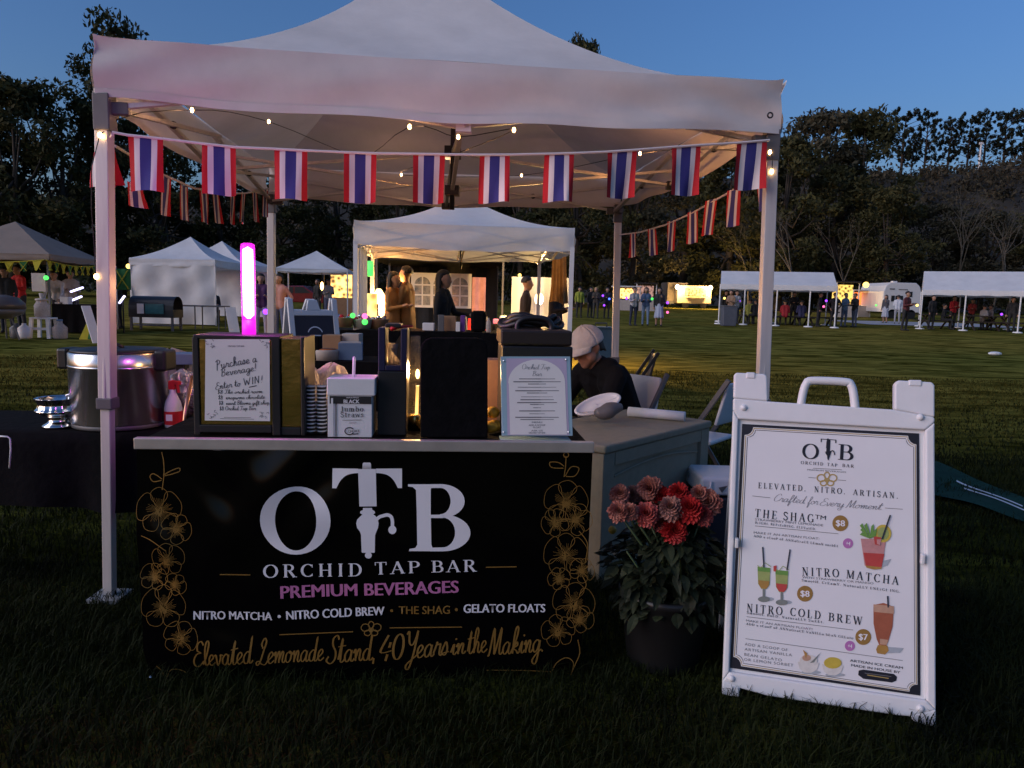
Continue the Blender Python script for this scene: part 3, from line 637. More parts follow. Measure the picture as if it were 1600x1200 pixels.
# ---------------------------------------------------------------- pop-up tents
def tent(name, label, feet, tops, rise, mroof, mleg, val=.22, over=.03, conc=3.2, lin=.35, legw=.045, group=None, n=32, frame=True, legs=(0, 1, 2, 3), sag=.02, apex=(0, 0), midbar=True, cat='tent', roofz=None, vmat=None, legsplit=.9, topdrop=0.0):
    """feet, tops: four points each, order front-left, front-right, rear-right, rear-left"""
    root = thing(name, label, cat, group=group)
    T = [Vector(p) for p in tops]; Fe = [Vector(p) for p in feet]; cen = sum(T, Vector()) / 4
    E = [p + (p - cen).normalized() * over for p in T]
    ez = [p.z + (val if roofz is None else roofz) for p in T]
    def q(u, v): return (E[0] * (1 - u) + E[1] * u) * (1 - v) + (E[3] * (1 - u) + E[2] * u) * v
    def qz(u, v): return (ez[0] * (1 - u) + ez[1] * u) * (1 - v) + (ez[3] * (1 - u) + ez[2] * u) * v
    rs = random.Random(int(abs(cen.x * 77 + cen.y * 13)))
    ph = [rs.uniform(0, 6) for _ in range(6)]
    def roof(u, v):
        a, b = abs(2 * u - 1), abs(2 * v - 1); t = 1 - max(a, b); m = min(a, b) / max(max(a, b), 1e-6)
        z = rise * (lin * t + (1 - lin) * t ** conc) - sag * (1 - m * m) * (4 * t * (1 - t)) * .8
        z += .005 * math.sin(9 * u + ph[0] + 4 * v) * math.sin(11 * v + ph[1]) - .018 * (1 - m ** 4) * (1 - t) ** 6
        p = q(u, v); return Vector((p.x + apex[0] * t ** .82, p.y + apex[1] * t ** .82, qz(u, v) + z + (.012 if apex[0] else 0)))
    m1 = MB()
    for k4 in range(4):                                   # four panels that meet along the hips
        def panel(s, t, k4=k4):
            x, y = (2 * s - 1) * (1 - t), -(1 - t)
            for _ in range(k4): x, y = -y, x
            return roof((x + 1) / 2, (y + 1) / 2)
        m1.grid(panel, n, n, mroof)
    m1.build('roof', mroof, root, smooth=True)
    m2 = MB(); K = [E[0], E[1], E[2], E[3]]
    for s in range(4):
        a, b = K[s], K[(s + 1) % 4]; za, zb = ez[s], ez[(s + 1) % 4]; d = (b - a); d.z = 0; nrm = Vector((d.y, -d.x, 0)).normalized()
        if nrm.dot((a + b) / 2 - cen) < 0: nrm = -nrm
        def vf(u, w, a=a, b=b, za=za, zb=zb, nrm=nrm, s=s):
            p = a.lerp(b, u); e = math.sin(math.pi * u)
            z = za + (.014 if apex[0] else .004) + (zb - za) * u - .018 * e ** .25 * (1 - w) - w * (val + .015 + topdrop) * (1 - .02 * math.sin(7 * u + ph[s])) - .035 * e * w + .006 * w * math.sin(23 * u + ph[s] * 2)
            o = .008 + .012 * w * math.sin(14 * u + ph[s]) * e + .016 * e * w + .007 * math.sin(31 * u + 5 * w + ph[s]) * w * (1 - .5 * e) + .010 * math.exp(-u / .16) * math.sin(38 * (u + .22 * w) + ph[s]) + .010 * math.exp(-(1 - u) / .16) * math.sin(38 * (1 - u + .22 * w) + ph[s]) + .006 * math.sin(5 * u + 7 * w + ph[s])
            return Vector((p.x, p.y, z)) + nrm * o
        m2.grid(vf, 96 if n >= 32 else 36, 10 if n >= 32 else 6, vmat or mroof)
        if n >= 32: m2.grid(lambda u, w: vf(u, .87 + .13 * w) + nrm * .004, 36, 1, vmat or mroof)
    m2.build('valance', vmat or mroof, root, smooth=True)
    for i in legs:
        t, f = T[i], Fe[i]; dirv = (f - t); sp = t + dirv * (1 - legsplit / max(.1, (t.z - f.z)))
        m = MB(); m.bar(t + Vector((0, 0, val * .15)), sp, legw, legw, mleg)
        if n >= 32:
            m.bar(t, sp + Vector((0, -legw * .53, 0)) + (t - sp) * .01, legw * .22, legw * .1, mleg)
        o = m.build('leg', mleg, root, bev=.006 if n >= 32 else 0)
        m = MB(); m.bar(sp + Vector((0, 0, .03)), f + Vector((0, 0, .02)), legw * .78, legw * .78, mleg); m.build('lower_tube', mleg, o, bev=.004 if n >= 32 else 0)
        if n >= 32:
            m = MB(); m.box(sp, (legw * 1.25, legw * 1.25, .05), M_GREYP); m.build('lock_collar', M_GREYP, o, bev=.005)
            m = MB(); m.box(f + Vector((0, 0, .012)), (.14, .14, .016), mleg); m.build('foot_plate', mleg, o)
            m = MB(); m.box(t + Vector((0, 0, -.06)), (legw * 1.22, legw * 1.22, .15), M_GREYP); inw = (cen - t); inw.z = 0; inw.normalize()
            nx = (T[(i + 1) % 4] - t).normalized(); pv = (T[i - 1] - t).normalized()
            for dd in (nx, pv): m.bar(t + dd * legw * .5 + Vector((0, 0, -.04)), t + dd * (legw * .5 + .07) + Vector((0, 0, -.04)), .035, .05, M_GREYP)
            m.build('corner_bracket', M_GREYP, o, bev=.004)
    if frame:
        fr = MB(); JN = []; mids = []
        lo, hi, w = -.04, val - .07, .028 if n >= 32 else .03
        for s in range(4):
            a, b = T[s], T[(s + 1) % 4]; k = 2
            inn = (cen - (a + b) / 2); inn.z = 0; inn.normalize(); mid = (a + b) / 2; mids.append(mid)
            for (p, r) in ((a, mid), (mid, b)):
                fr.bar(p + Vector((0, 0, lo)), r + Vector((0, 0, hi)) , w, w * .7, M_ALU); o2 = inn * .03
                fr.bar(p + Vector((0, 0, hi)) + o2, r + Vector((0, 0, lo)) + o2, w, w * .7, M_ALU)
                jn = MB(); JN.append(jn); jn.ball((p + r) / 2 + Vector((0, 0, (lo + hi) / 2)) + o2 * .5, .022, M_BLK, 8)
            jn = MB(); JN.append(jn); jn.box(mid + Vector((0, 0, lo)) + inn * .02, (.07, .06, .05), M_WHP if s == 0 else M_BLK)
        if midbar:
            top = cen + Vector((0, 0, val + rise * (.6 if apex[0] else .86))); h0 = cen + Vector((0, 0, -.12)); h1 = cen + Vector((0, 0, .12))
            for md in mids:
                fr.bar(md + Vector((0, 0, lo)), h1, w * .85, w * .6, M_ALU); fr.bar(md + Vector((0, 0, lo + .1)), h0, w * .85, w * .6, M_ALU)
            jn = MB(); JN.append(jn); jn.box(h1, (.10, .10, .07), M_BLK); jn = MB(); JN.append(jn); jn.box(h0, (.09, .09, .06), M_BLK)
            m = MB(); m.tube([h0 - Vector((0, 0, .12)), top], .016, M_BLK, 8); m.build('centre_pole', M_BLK, root, smooth=True)
        fo = fr.build('truss', M_ALU, root)
        if n >= 32:
            for jn in JN: jn.build('joint', M_BLK, fo)
    return root
T_L, T_R, T_BR, T_BL = D(163, 155, 3.183), D(1205, 222, 3.714), D(966, 322, 6.29), D(424, 306, 6.19)
for q in (T_L, T_R, T_BR, T_BL): q.z = 2.195
T_R.z = 2.242
F_L, F_R, F_BR, F_BL = G(172, 935), D(1180, 905, 3.714), D(957, 735, 6.29), D(425, 715, 6.19)
for q in (F_R, F_BR, F_BL): q.z = 0
main_tent = tent('pop_up_tent', 'large white pop-up canopy over the drinks bar with tiny flags strung across', [F_L, F_R, F_BR, F_BL], [T_L, T_R, T_BR, T_BL], 1.254, M_FAB, M_ALU, val=.235, legw=.056, conc=1.8, lin=.18, apex=(-.249, .316), sag=.0, n=40, cat='tent', over=.035)
mb = MB(); q = D(1202, 181, 3.60); mb.tube([q + Vector((.012 * math.cos(a), -.012, .012 * math.sin(a))) for a in [i * math.pi / 6 for i in range(12)]], .004, M_BLK, 6, closed=True); mb.build('grommet', M_BLK, main_tent, smooth=True)
# ---------------------------------------------------------------- flags
def flag_part(parent, a, b, drop, seed=0, fold=.02, lean=(0, 0)):
    a, b = Vector(a), Vector(b); u = (b - a); n = Vector((u.y, -u.x, 0)); n = n.normalized() if n.length > 1e-6 else Vector((0, -1, 0)); rs = random.Random(seed); p1, p2 = rs.uniform(0, 6), rs.uniform(-1, 1)
    m = MB(); cols = [M_RED, M_FWHITE, M_NAVY, M_FWHITE, M_RED]; ed = [0, .165, .335, .665, .835, 1]
    for s in range(5):
        def fn(x, y, s=s):
            q = ed[s] + (ed[s + 1] - ed[s]) * x
            o = fold * y * (math.sin(q * 5 + p1) + .5 * math.sin(q * 9 + y * 2 + p1)) + .02 * p2 * y * q
            return a + u * q * (1 - .03 * y) + Vector((lean[0] * y, lean[1] * y, -drop * y * (1 - .012 * math.sin(q * 6 + p1)))) + n * o
        m.grid(fn, 4, 7, cols[s])
    return m.build('flag', None, parent, smooth=True)
FLG = 'strings of little striped flags on the drinks tent'
bf = thing('flag_bunting', 'long string of ten striped flags across the front of the white tent', 'bunting', group=FLG)
fp = Plane(D(175, 210, 3.14), D(1200, 246, 3.66) - D(175, 210, 3.14), Vector((0, 0, 1)))
tops = [(176, 207), (200, 212), (255, 219), (316, 228), (369, 235), (428, 239), (481, 243), (538, 247), (589, 250), (646, 252), (696, 254), (750, 256), (797, 257), (851, 257), (897, 257), (949, 256), (995, 254), (1049, 251), (1094, 249), (1150, 247), (1200, 244)]
cm = MB(); cm.tube([fp.hit(*p, .004) for p in tops], .006, M_FWHITE, 6); cm.build('cord', M_FWHITE, bf)
for i, (x0, x1, y0, y1) in enumerate([(200, 255, 213, 298), (316, 369, 229, 307), (429, 481, 239, 317), (538, 589, 248, 326), (646, 696, 253, 329), (750, 797, 256, 331), (851, 897, 257, 332), (949, 995, 256, 328), (1049, 1094, 251, 327), (1150, 1197, 247, 320)]):
    a, b = fp.hit(x0, y0 - 1), fp.hit(x1, y0 + (3 if x0 < 500 else 0)); dz = (a - fp.hit(x0, y1)).length
    flag_part(bf, a, b, dz, i, .024)
def side_bunting(label, A, B, specs, strpx, dA, dB):
    r = thing('flag_bunting', label, 'bunting', group=FLG)
    pts = []
    pl = Plane(A, B - A, Vector((0, 0, 1)))
    pts = [pl.hit(*p, .004) for p in strpx]
    m = MB(); m.tube(pts, .006, M_FWHITE, 6); m.build('cord', M_FWHITE, r)
    dirn = (B - A); dirn.z = 0; dirn.normalize()
    for i, (px, py, dy) in enumerate(specs):
        c = pl.hit(px, py); yaw = random.uniform(-.08, .08); d = Matrix.Rotation(yaw, 3, 'Z') @ dirn
        drop = (pl.hit(px, py) - pl.hit(px, py + dy)).length
        flag_part(r, c - d * .075, c + d * .075, min(drop, .25), 40 + i, .010, (random.uniform(-.02, .02), 0))
side_bunting('string of narrow-looking flags down the side nearest the brown gazebo', D(178, 225, 3.25), D(420, 318, 6.15), [(211, 290, 36), (260, 283, 60), (288, 300, 53), (319, 308, 52), (337, 312, 50), (364, 318, 48), (381, 319, 46), (398, 319, 46), (415, 317, 42)], [(178, 228), (200, 243), (255, 280), (300, 304), (345, 318), (385, 320), (420, 316)], 3.2, 6.1)
side_bunting('string of narrow-looking flags down the side above the folding chairs', D(1204, 248, 3.75), D(968, 350, 6.25), [(1190, 262, 66), (1147, 292, 58), (1112, 306, 55), (1083, 322, 50), (1050, 335, 48), (1019, 345, 42), (990, 350, 38)], [(1205, 248), (1186, 268), (1150, 291), (1110, 311), (1080, 326), (1040, 341), (1000, 350), (968, 352)], 3.7, 6.2)
r = thing('flag_bunting', 'two red-edged flags trailing round the front leg beside the brown gazebo', 'bunting', group=FLG)
m = MB(); m.tube([D(176, 210, 3.14), D(165, 226, 3.24), D(150, 238, 3.4)], .006, M_FWHITE, 6); m.build('cord', M_FWHITE, r)
flag_part(r, D(147, 238, 3.42), D(160, 230, 3.30), .16, 91, .03); flag_part(r, D(168, 226, 3.30), D(178, 226, 3.38), .18, 92, .03)

# ---------------------------------------------------------------- warm string lights on the frame
sl_ = thing('string_lights', 'thin string of tiny warm bulbs looped along the white tent frame', 'string lights')
bp_ = [(150, 432, 3.15), (156, 211, 3.14), (300, 172, 3.6), (420, 190, 4.4), (562, 244, 5.2), (640, 198, 3.5), (716, 214, 3.6), (803, 203, 3.6), (700, 245, 5.0), (627, 273, 5.8), (815, 274, 5.8), (1000, 240, 4.6), (1090, 233, 4.2), (1165, 236, 3.9), (1203, 238, 3.68), (1206, 268, 3.68)]
m = MB(); P_ = [D(*q) for q in bp_]
m.tube([Vector(q) for q in catmull([tuple(p) for p in P_], 4)], .0022, M_BLK, 5); m.build('cord', M_BLK, sl_)
for p in P_:
    m = MB(); m.ball(p, .009, M_BULB, 8, (1, 1, 1.4)); m.build('bulb', M_BULB, sl_)
for p in (P_[2], P_[5], P_[8], P_[12], P_[9]): lamp('bulb_and_fill_light', p - Vector((.0, .06, .04)), (1, .50, .26), .16, .03, sl_)
lamp('bulb_and_fill_light', P_[11] - Vector((0, .05, .06)), (1, .42, .14), .55, .03, sl_); lamp('bulb_and_fill_light', P_[0] + Vector((.25, .35, -.05)), (1, .45, .18), .3, .03, sl_)  # orange fill added to warm the front leg and canopy underside, beyond the bulbs
# ---------------------------------------------------------------- bar counter with the printed banner
BL_, BR_ = G(238, 1068), G(902, 1057)
bu = (BR_ - BL_); bu.z = 0; bu.normalize()
BPL = Plane(BL_, bu, Vector((0, 0, 1))); bback = -BPL.n
def bw(u, v):                                        # the vinyl sheet is not quite flat
    w = .0035 * math.sin(3.1 * u + 2 * v) + .003 * math.sin(7 * u - 3 * v + 1) * (.4 + v)
    for (cx, cy, r, a, dx, dy) in WR:
        d = math.hypot((u - cx) / r, (v - cy) / (r * 1.6)); e = math.exp(-d * d)
        w += a * e * math.sin(dx * (u - cx) + dy * (v - cy))
    return w
WR = []
for (px, py, r, a, dx, dy) in [(345, 735, .12, .013, 20, 18), (480, 730, .14, .012, -17, 19), (400, 760, .16, .008, 14, -16), (430, 800, .2, .006, 9, 13), (240, 868, .09, .020, 24, 16), (350, 1042, .14, .012, 8, 24), (640, 1045, .3, .005, 12, 30), (860, 720, .15, .004, 14, 9)]:
    WR.append((*BPL.uv(px, py), r, a, dx, dy))
u0, v0 = BPL.uv(213, 700); u1, v1 = BPL.uv(926, 700); vb = .012
bar = thing('bar_counter', 'drinks bar counter faced with a black and gold printed banner', 'bar counter')
tz = BPL.uv(570, 688)[1]
def edge_u(v, s):                                    # outline of the sheet at height v
    if s == 0: return u0 + (.03 if v < .12 else 0) * (1 - v / .12) - .012 * math.exp(-((v - .5) / .12) ** 2)
    return u1 - .02 * (1 - min(1, v / .4))
mb = MB(); tv = BPL.uv(570, 704)[1]
def bfn(a, b):
    v = vb + (tv - vb) * b; v2 = v + (.012 * math.sin(9 * a) if b < .02 else 0)
    ul, ur = edge_u(v, 0), edge_u(v, 1); u = ul + (ur - ul) * a
    return BPL.pt(u, v2, bw(u, v))
mb.grid(bfn, 110, 66, M_BANNER)
F_ = bw
# O
O_out = ell(462, 813, 55, 53.5, 40); O_in = [(462.5 + 32.5 * math.cos(R(9 * i)), 813.5 - 46.5 * math.sin(R(9 * i))) for i in range(40)]
strip(mb, BPL, O_out + O_out[:1], O_in + O_in[:1], M_WHITEP, .0022, F_)
# T with the tap
cur = lambda sx: [(573.5 + sx * (x - 573.5), y) for x, y in catmull([(525.5, 763), (532, 751), (541, 743), (552, 740), (559.5, 739.5)], 4)]
for sx in (1, -1):
    lo = cur(sx); up = [(573.5 + sx * (519 + (559.5 - 519) * i / (len(lo) - 1) - 573.5), 732.5) for i in range(len(lo))]
    lo = [(573.5 + sx * (519 - 573.5), 763)] + lo; up = [(573.5 + sx * (519 - 573.5), 732.5)] + up
    strip(mb, BPL, up, lo, M_WHITEP, .0022, F_)
def vbar(prof, m=M_WHITEP, l=.0022):                 # prof: (y, xl, xr)
    strip(mb, BPL, [(p[1], p[0]) for p in prof], [(p[2], p[0]) for p in prof], m, l, F_)
vbar([(723, 568, 578), (724.5, 566.5, 579.5), (733, 566, 580), (733.1, 559.4, 587.2), (750, 560, 587.4), (770, 560.8, 587.8), (791.5, 561.4, 588.3)], l=.0026)
vbar([(794, 567, 581), (797, 567, 581.5), (799, 563, 585), (802, 562.5, 586), (804, 566, 583), (807, 563, 587), (812, 558, 590), (818, 556.5, 591.5), (825, 558, 590.5), (831, 562.5, 588), (836, 564, 586), (850, 564.5, 585.8), (863, 565, 585.5), (864, 566, 585)])
shape(mb, BPL, ell(575.4, 868, 5.4, 5, 16), M_WHITEP, .0022, F_)
line(mb, BPL, catmull([(588, 812), (593, 808), (598, 806.5), (605, 805), (611, 808), (613, 815), (613, 823)], 5), 5.2, M_WHITEP, .0026, F_)
shape(mb, BPL, ell(613, 828, 6.3, 6.6, 18), M_WHITEP, .003, F_)
# B
vbar([(757, 637.5, 676), (760.5, 637.5, 676), (761.5, 645, 674), (766, 650, 673), (800, 651, 673), (851, 652, 674), (856, 649, 676), (857.5, 640, 680), (861, 639, 680)])
def bowl(cx, cy, rx, ry, ix, iy, icx, icy):
    a = [(cx + rx * math.cos(R(t)), cy - ry * math.sin(R(t))) for t in range(92, -93, -8)]; b = [(icx + ix * math.cos(R(t)), icy - iy * math.sin(R(t))) for t in range(92, -93, -8)]
    strip(mb, BPL, a, b, M_WHITEP, .003, F_)
bowl(688, 783, 38, 26.5, 16, 20.5, 688, 783); bowl(692, 832.5, 43, 28.5, 19, 23, 692, 832)
strip(mb, BPL, [(672, 756.8), (690, 756.6)], [(672, 762.6), (690, 762.5)], M_WHITEP, .0034, F_); strip(mb, BPL, [(672, 804.5), (692, 804)], [(672, 809.5), (692, 809.5)], M_WHITEP, .0036, F_); strip(mb, BPL, [(672, 855.4), (693, 855)], [(672, 861), (693, 861)], M_WHITEP, .0034, F_)
T_ = lambda ink, a, b, h, m, l=.0024: lay(mb, BPL, ink, a, b, h, m, l, F_)
T_(serif_ink('ORCHID', .26), (412, 902), (566, 900), 20, M_WHITEP); T_(serif_ink('TAP', .2), (585, 898), (656, 895.5), 19, M_WHITEP); T_(serif_ink('BAR', .2), (674, 894.5), (744, 892.5), 18.5, M_WHITEP)
line(mb, BPL, [(345, 896), (392, 897)], 1.6, M_GOLDP, .0024, F_); line(mb, BPL, [(759, 886), (807, 885.5)], 1.6, M_GOLDP, .0024, F_)
T_(sans_ink('PREMIUM BEVERAGES', .035), (439, 934), (717, 926), 20, M_PINKP)
T_(sans_ink('NITRO MATCHA', .035), (303, 967), (426, 968), 13.5, M_WHITEP); T_(sans_ink('NITRO COLD BREW', .035), (448, 967), (601, 961), 14, M_WHITEP)
T_(sans_ink('THE SHAG', .02), (623, 959), (703, 958), 13, M_GOLDP); T_(sans_ink('GELATO FLOATS', .035), (724, 957), (852, 957), 13.5, M_WHITEP)
shape(mb, BPL, ell(437, 962, 2.6, 2.6, 10), M_WHITEP, .0024, F_); shape(mb, BPL, ell(612, 954, 2.4, 2.4, 10), M_GOLDP, .0024, F_); shape(mb, BPL, ell(713, 952, 2.4, 2.4, 10), M_GOLDP, .0024, F_)
line(mb, BPL, [(437, 991), (552, 986)], 1.5, M_GOLDP, .0024, F_); line(mb, BPL, [(609, 981), (722, 979)], 1.5, M_GOLDP, .0024, F_)
def emblem(cx, cy, s, pl, M, f=None, l=.0024, wd=1.5):
    for dx, dy, rx, ry in ((0, -5, 4.2, 5), (-9, -1, 6.5, 5.5), (9, -1, 6.5, 5.5), (-5.5, 7, 5, 4), (5.5, 7, 5, 4)):
        line(MBX[0], pl, ell(cx + dx * s, cy + dy * s, rx * s, ry * s, 16, 0, 361), wd, M, l, f)
    shape(MBX[0], pl, ell(cx, cy + 3.5 * s, 3 * s, 3 * s, 10), M, l + .0004, f)
MBX = [mb]
emblem(580, 981, 1.0, BPL, M_GOLDP, F_)
T_(script_ink('Elevated', .10, .035), (303, 1041), (395, 1033), 40, M_GOLDP); T_(script_ink('Lemonade', .10, .035), (402, 1036), (505, 1031), 38, M_GOLDP); T_(script_ink('Stand,', .10, .035), (510, 1036), (588, 1030), 42, M_GOLDP)
T_(script_ink('40', .10, .035), (591, 1031), (630, 1028), 38, M_GOLDP); T_(script_ink('Years', .10, .035), (632, 1028), (700, 1022), 40, M_GOLDP); T_(script_ink('in', .10, .035), (704, 1023), (726, 1021), 36, M_GOLDP); T_(script_ink('the', .10, .035), (729, 1022), (760, 1019), 40, M_GOLDP); T_(script_ink('Making.', .10, .035), (762, 1024), (851, 1018), 42, M_GOLDP)
def orchid(cx, cy, s, rot, rs):
    def pet(a, L, Wd, vein=True):
        ca, sa = math.cos(a), math.sin(a); o = []
        for (t, w) in ((.06, .03), (.28, .35), (.55, .95), (.82, .92), (1.03, .12), (.86, -.85), (.55, -.95), (.28, -.35), (.06, -.03)):
            x, y = L * t, Wd * w * rs.uniform(.9, 1.1); o.append((cx + x * ca - y * sa, cy + x * sa + y * ca))
        line(mb, BPL, catmull(o, 4), .8, M_GOLDP, .0024 + rs.uniform(0, .0006), F_)
        if vein:
            for k in (-.45, -.25, -.08, .1, .28, .45):
                b = a + k * .8; r1 = L * rs.uniform(.38, .62); line(mb, BPL, [(cx + math.cos(b) * L * .12, cy + math.sin(b) * L * .14), (cx + math.cos(b + .03) * r1 * .6, cy + math.sin(b + .03) * r1 * .6), (cx + math.cos(b) * r1, cy + math.sin(b) * r1)], .45, M_GOLDP, .0024 + rs.uniform(0, .0006), F_)
    for a, L, Wd in ((-90, 1.0, .40), (-20, 1.0, .60), (200, 1.0, .60), (52, .95, .38), (128, .95, .38)): pet(R(a + rot), s * L, s * Wd)
    for k in range(3): line(mb, BPL, catmull([(cx + rs.uniform(-.2, .2) * s, cy + rs.uniform(-.15, .3) * s) for _ in range(6)], 4), 1.3, M_GOLDP, .0031 + k * .0003, F_)
rs = random.Random(3)
for (x, y, s, r) in [(250, 797, 35, -4), (276, 826, 24, 30), (264, 873, 26, -10), (240, 902, 22, 15), (275, 912, 18, 40), (256, 949, 34, 0), (283, 996, 27, 20), (884, 785, 34, 5), (868, 817, 22, -35), (899, 812, 26, 25), (884, 868, 34, 0), (909, 892, 20, 30), (874, 905, 18, -20), (896, 944, 33, 8), (872, 987, 26, -12), (906, 968, 22, 30)]: orchid(x, y, s, r, rs)
for P in ([(253, 706), (256, 720), (257, 740), (254, 765)], [(256, 742), (268, 735), (280, 731), (281, 736), (270, 740), (258, 743)], [(254, 748), (241, 740), (235, 744), (240, 752), (253, 750)], [(884, 712), (883, 730), (881, 745)], [(881, 728), (872, 722), (859, 722), (862, 730), (880, 731)], [(883, 743), (892, 729), (904, 731), (898, 743), (884, 744)], [(245, 1040), (255, 1050), (258, 1072)], [(258, 1068), (268, 1046), (290, 1050), (291, 1066)], [(903, 1000), (906, 1020), (900, 1036), (893, 1052)], [(862, 1050), (870, 1036), (885, 1028), (896, 1036), (892, 1055)], [(760, 1047), (820, 1048), (862, 1050)], [(263, 858), (240, 842), (222, 836)], [(905, 830), (918, 850), (914, 880)], [(910, 900), (916, 915), (905, 930)]):
    line(mb, BPL, catmull(P, 6), 1.4, M_GOLDP, .003, F_)
line(mb, BPL, ell(884, 710, 4, 4, 12, 0, 361), 1.4, M_GOLDP, .003, F_)
mb.build('banner', M_BANNER, bar, smooth=True)
M_TRIM = mat('dull_aluminium', (.50, .46, .41), .42, metal=.55, var=.1, vscale=9, bump=.15, bscale=7)
# table body behind the banner
th = tz
mb = MB(); um, W2 = (u0 + u1) / 2, (u1 - u0)
def bxp(u, v, back): return BPL.pt(u, v, -back)
rotb = Matrix((bu, bback, Vector((0, 0, 1)))).transposed()
mb.box(bxp(um, th - .021, .36), (W2 - .03, .66, .034), M_BLKC, rot=rotb); mb.build('counter_top', M_BLKC, bar, bev=.004)
mb = MB(); h_ = BPL.uv(570, 688)[1] - BPL.uv(570, 705)[1]
mb.box(bxp(um, th - h_ / 2 + .003, .0), (W2 + .006, .03, h_), M_TRIM, rot=rotb); mb.build('edge_trim', M_TRIM, bar, bev=.003)
for uu in (u0 + .08, u1 - .08):
    for bk in (.06, .62):
        mb = MB(); mb.bar(bxp(uu, th - .04, bk), bxp(uu, 0, bk), .035, .035, M_GREYP); mb.build('leg', M_GREYP, bar)
for (px, py) in ((238, 1056), (306, 1070), (913, 1062), (892, 1076)):
    mb = MB(); mb.ball(BPL.hit(px, py, .012), .008, M_CHROME, 10); mb.build('peg', M_CHROME, bar)
def onbar(px, back, z=None):                          # a spot on the counter under photo column px, so far behind its front edge
    o = BPL.o + bback * back; p2 = Plane(o, bu, Vector((0, 0, 1))); u, v = p2.uv(px, 680); q = o + bu * u; return Vector((q.x, q.y, th))
def barplane(back): return Plane(BPL.o + bback * back + Vector((0, 0, 0)), bu, Vector((0, 0, 1)))
yawb = math.atan2(bu.y, bu.x)
def pbox(mbx, pl, x0, y0, x1, y1, depth, m, w=0.0):     # upright box whose front face fills the photo rectangle on plane pl
    a = pl.uv(x0, (y0 + y1) / 2); b = pl.uv(x1, (y0 + y1) / 2); t = pl.uv((x0 + x1) / 2, y0)[1]; s = pl.uv((x0 + x1) / 2, y1)[1]; s = max(s, th + .0005)
    c = pl.pt((a[0] + b[0]) / 2, (t + s) / 2, w - depth / 2); rot = Matrix((pl.u, -pl.n, pl.t)).transposed()
    mbx.box(c, (b[0] - a[0], depth, t - s), m, rot=rot)
# ---- brass box with the handwritten note
P1_ = barplane(.07)
bx = thing('brass_tap_box', 'mirror-finish brass box with a dark frame holding the handwritten note', 'tap box')
mb = MB(); pbox(mb, P1_, 312, 530, 428, 664, .20, M_BRASS); mb.build('panel', M_BRASS, bx, bev=.003)
mb = MB()
for r_ in ((302, 527, 312, 684), (425, 527, 438, 684), (312, 664, 425, 676), (302, 524, 438, 530)): pbox(mb, P1_, *r_, .21, M_BLK, .004)
mb.build('frame', M_BLK, bx, bev=.003)
bx = thing('brass_tap_box', 'narrow plain brass box standing beside the one with the note', 'tap box')
mb = MB(); pbox(mb, P1_, 439, 529, 470, 668, .19, M_BRASS, -.004); mb.build('panel', M_BRASS, bx, bev=.003)
mb = MB(); pbox(mb, P1_, 470, 527, 476, 684, .20, M_BLK, .002); pbox(mb, P1_, 438.6, 668, 470, 684, .19, M_BLK, -.002); mb.build('frame', M_BLK, bx, bev=.003)
pl = Plane(P1_.o + P1_.n * .008, P1_.u, P1_.t)
mb = MB(); shape(mb, pl, [(321, 530), (421, 530), (422, 658), (320, 657)], M_PAPER, .0)
for tx, a, b, h in (('Purchase a', (338, 577), (402, 565), 14), ('Beverage!', (345, 588), (402, 579), 12), ('Enter to', (337, 609), (376, 603), 11), ('WIN!', (381, 602), (412, 597), 11)):
    lay(mb, pl, script_ink(tx, .075, .05, .12, .05, .03), a, b, h, M_INK, .0008)
line(mb, pl, [(389, 605), (401, 602.5)], 1.2, M_INK, .0008)
for i, tx in enumerate(('$8 The orchid room', '$8 Annapurna chocolate', '$8 Desert Blooms gift shop', '$8 Orchid Tap Bar')):
    lay(mb, pl, script_ink(tx, .10, .07, .1, .05, .03), (340 + i, 615.5 + i * 8.6), ((410, 414, 421, 400)[i], 614 + i * 8.8), 6.4, M_INK, .0008)
lay(mb, pl, sans_ink('ORCHID TAP BAR', .01), (356, 542), (382, 542), 2.6, M_INKG, .0008)
rs2 = random.Random(5)
for (cx, cy) in ((329, 537), (412, 538), (331, 649), (411, 647)):
    for k in range(7):
        a = rs2.uniform(0, 6.28); x, y = cx + rs2.uniform(-6, 6), cy + rs2.uniform(-5, 5); line(mb, pl, [(x, y), (x + 3 * math.cos(a), y + 3 * math.sin(a)), (x + 4 * math.cos(a + .6), y + 4 * math.sin(a + .6))], .8, M_INKG, .0008 + k * .00005)
line(mb, pl, [(344, 654), (397, 655)], .7, M_INKG, .0008); line(mb, pl, [(350, 652), (392, 652.6)], .7, M_INKG, .0008)
tag(mb.build('note'), 'white sheet with a handwritten raffle offer taped to the brass box', 'note')
# ---- magenta tube light
q = onbar(388, .15); pt_ = Plane(q, bu, Vector((0, 0, 1))); zt = lambda y: pt_.uv(388, y)[1] + th
tl = thing('tube_light', 'glowing magenta tube lamp standing upright on top of the brass box', 'tube light')
cx_ = pt_.hit(388, 450); cx_ = Vector((cx_.x, cx_.y, 0)); rr = (pt_.uv(399, 450)[0] - pt_.uv(377, 450)[0]) / 2
mb = MB(); mb.lathe([(rr * .92, zt(500)), (rr, zt(490)), (rr, zt(388)), (rr * .93, zt(382)), (rr * .6, zt(380)), (0, zt(379.5))], cx_, M_TUBE, 20); mb.build('tube_shell', M_TUBE, tl, smooth=True)
mb = MB(); mb.lathe([(rr * .2, zt(498)), (rr * .76, zt(492)), (rr * .8, zt(440)), (rr * .74, zt(390)), (0, zt(385))], cx_, M_TUBEC, 16); mb.build('glowing_core', M_TUBEC, tl, smooth=True)
mb = MB(); mb.lathe([(rr * .98, zt(527.5)), (rr * .96, zt(500))], cx_, M_TUBEW, 20); mb.build('tube_foot', M_TUBEW, tl, smooth=True)
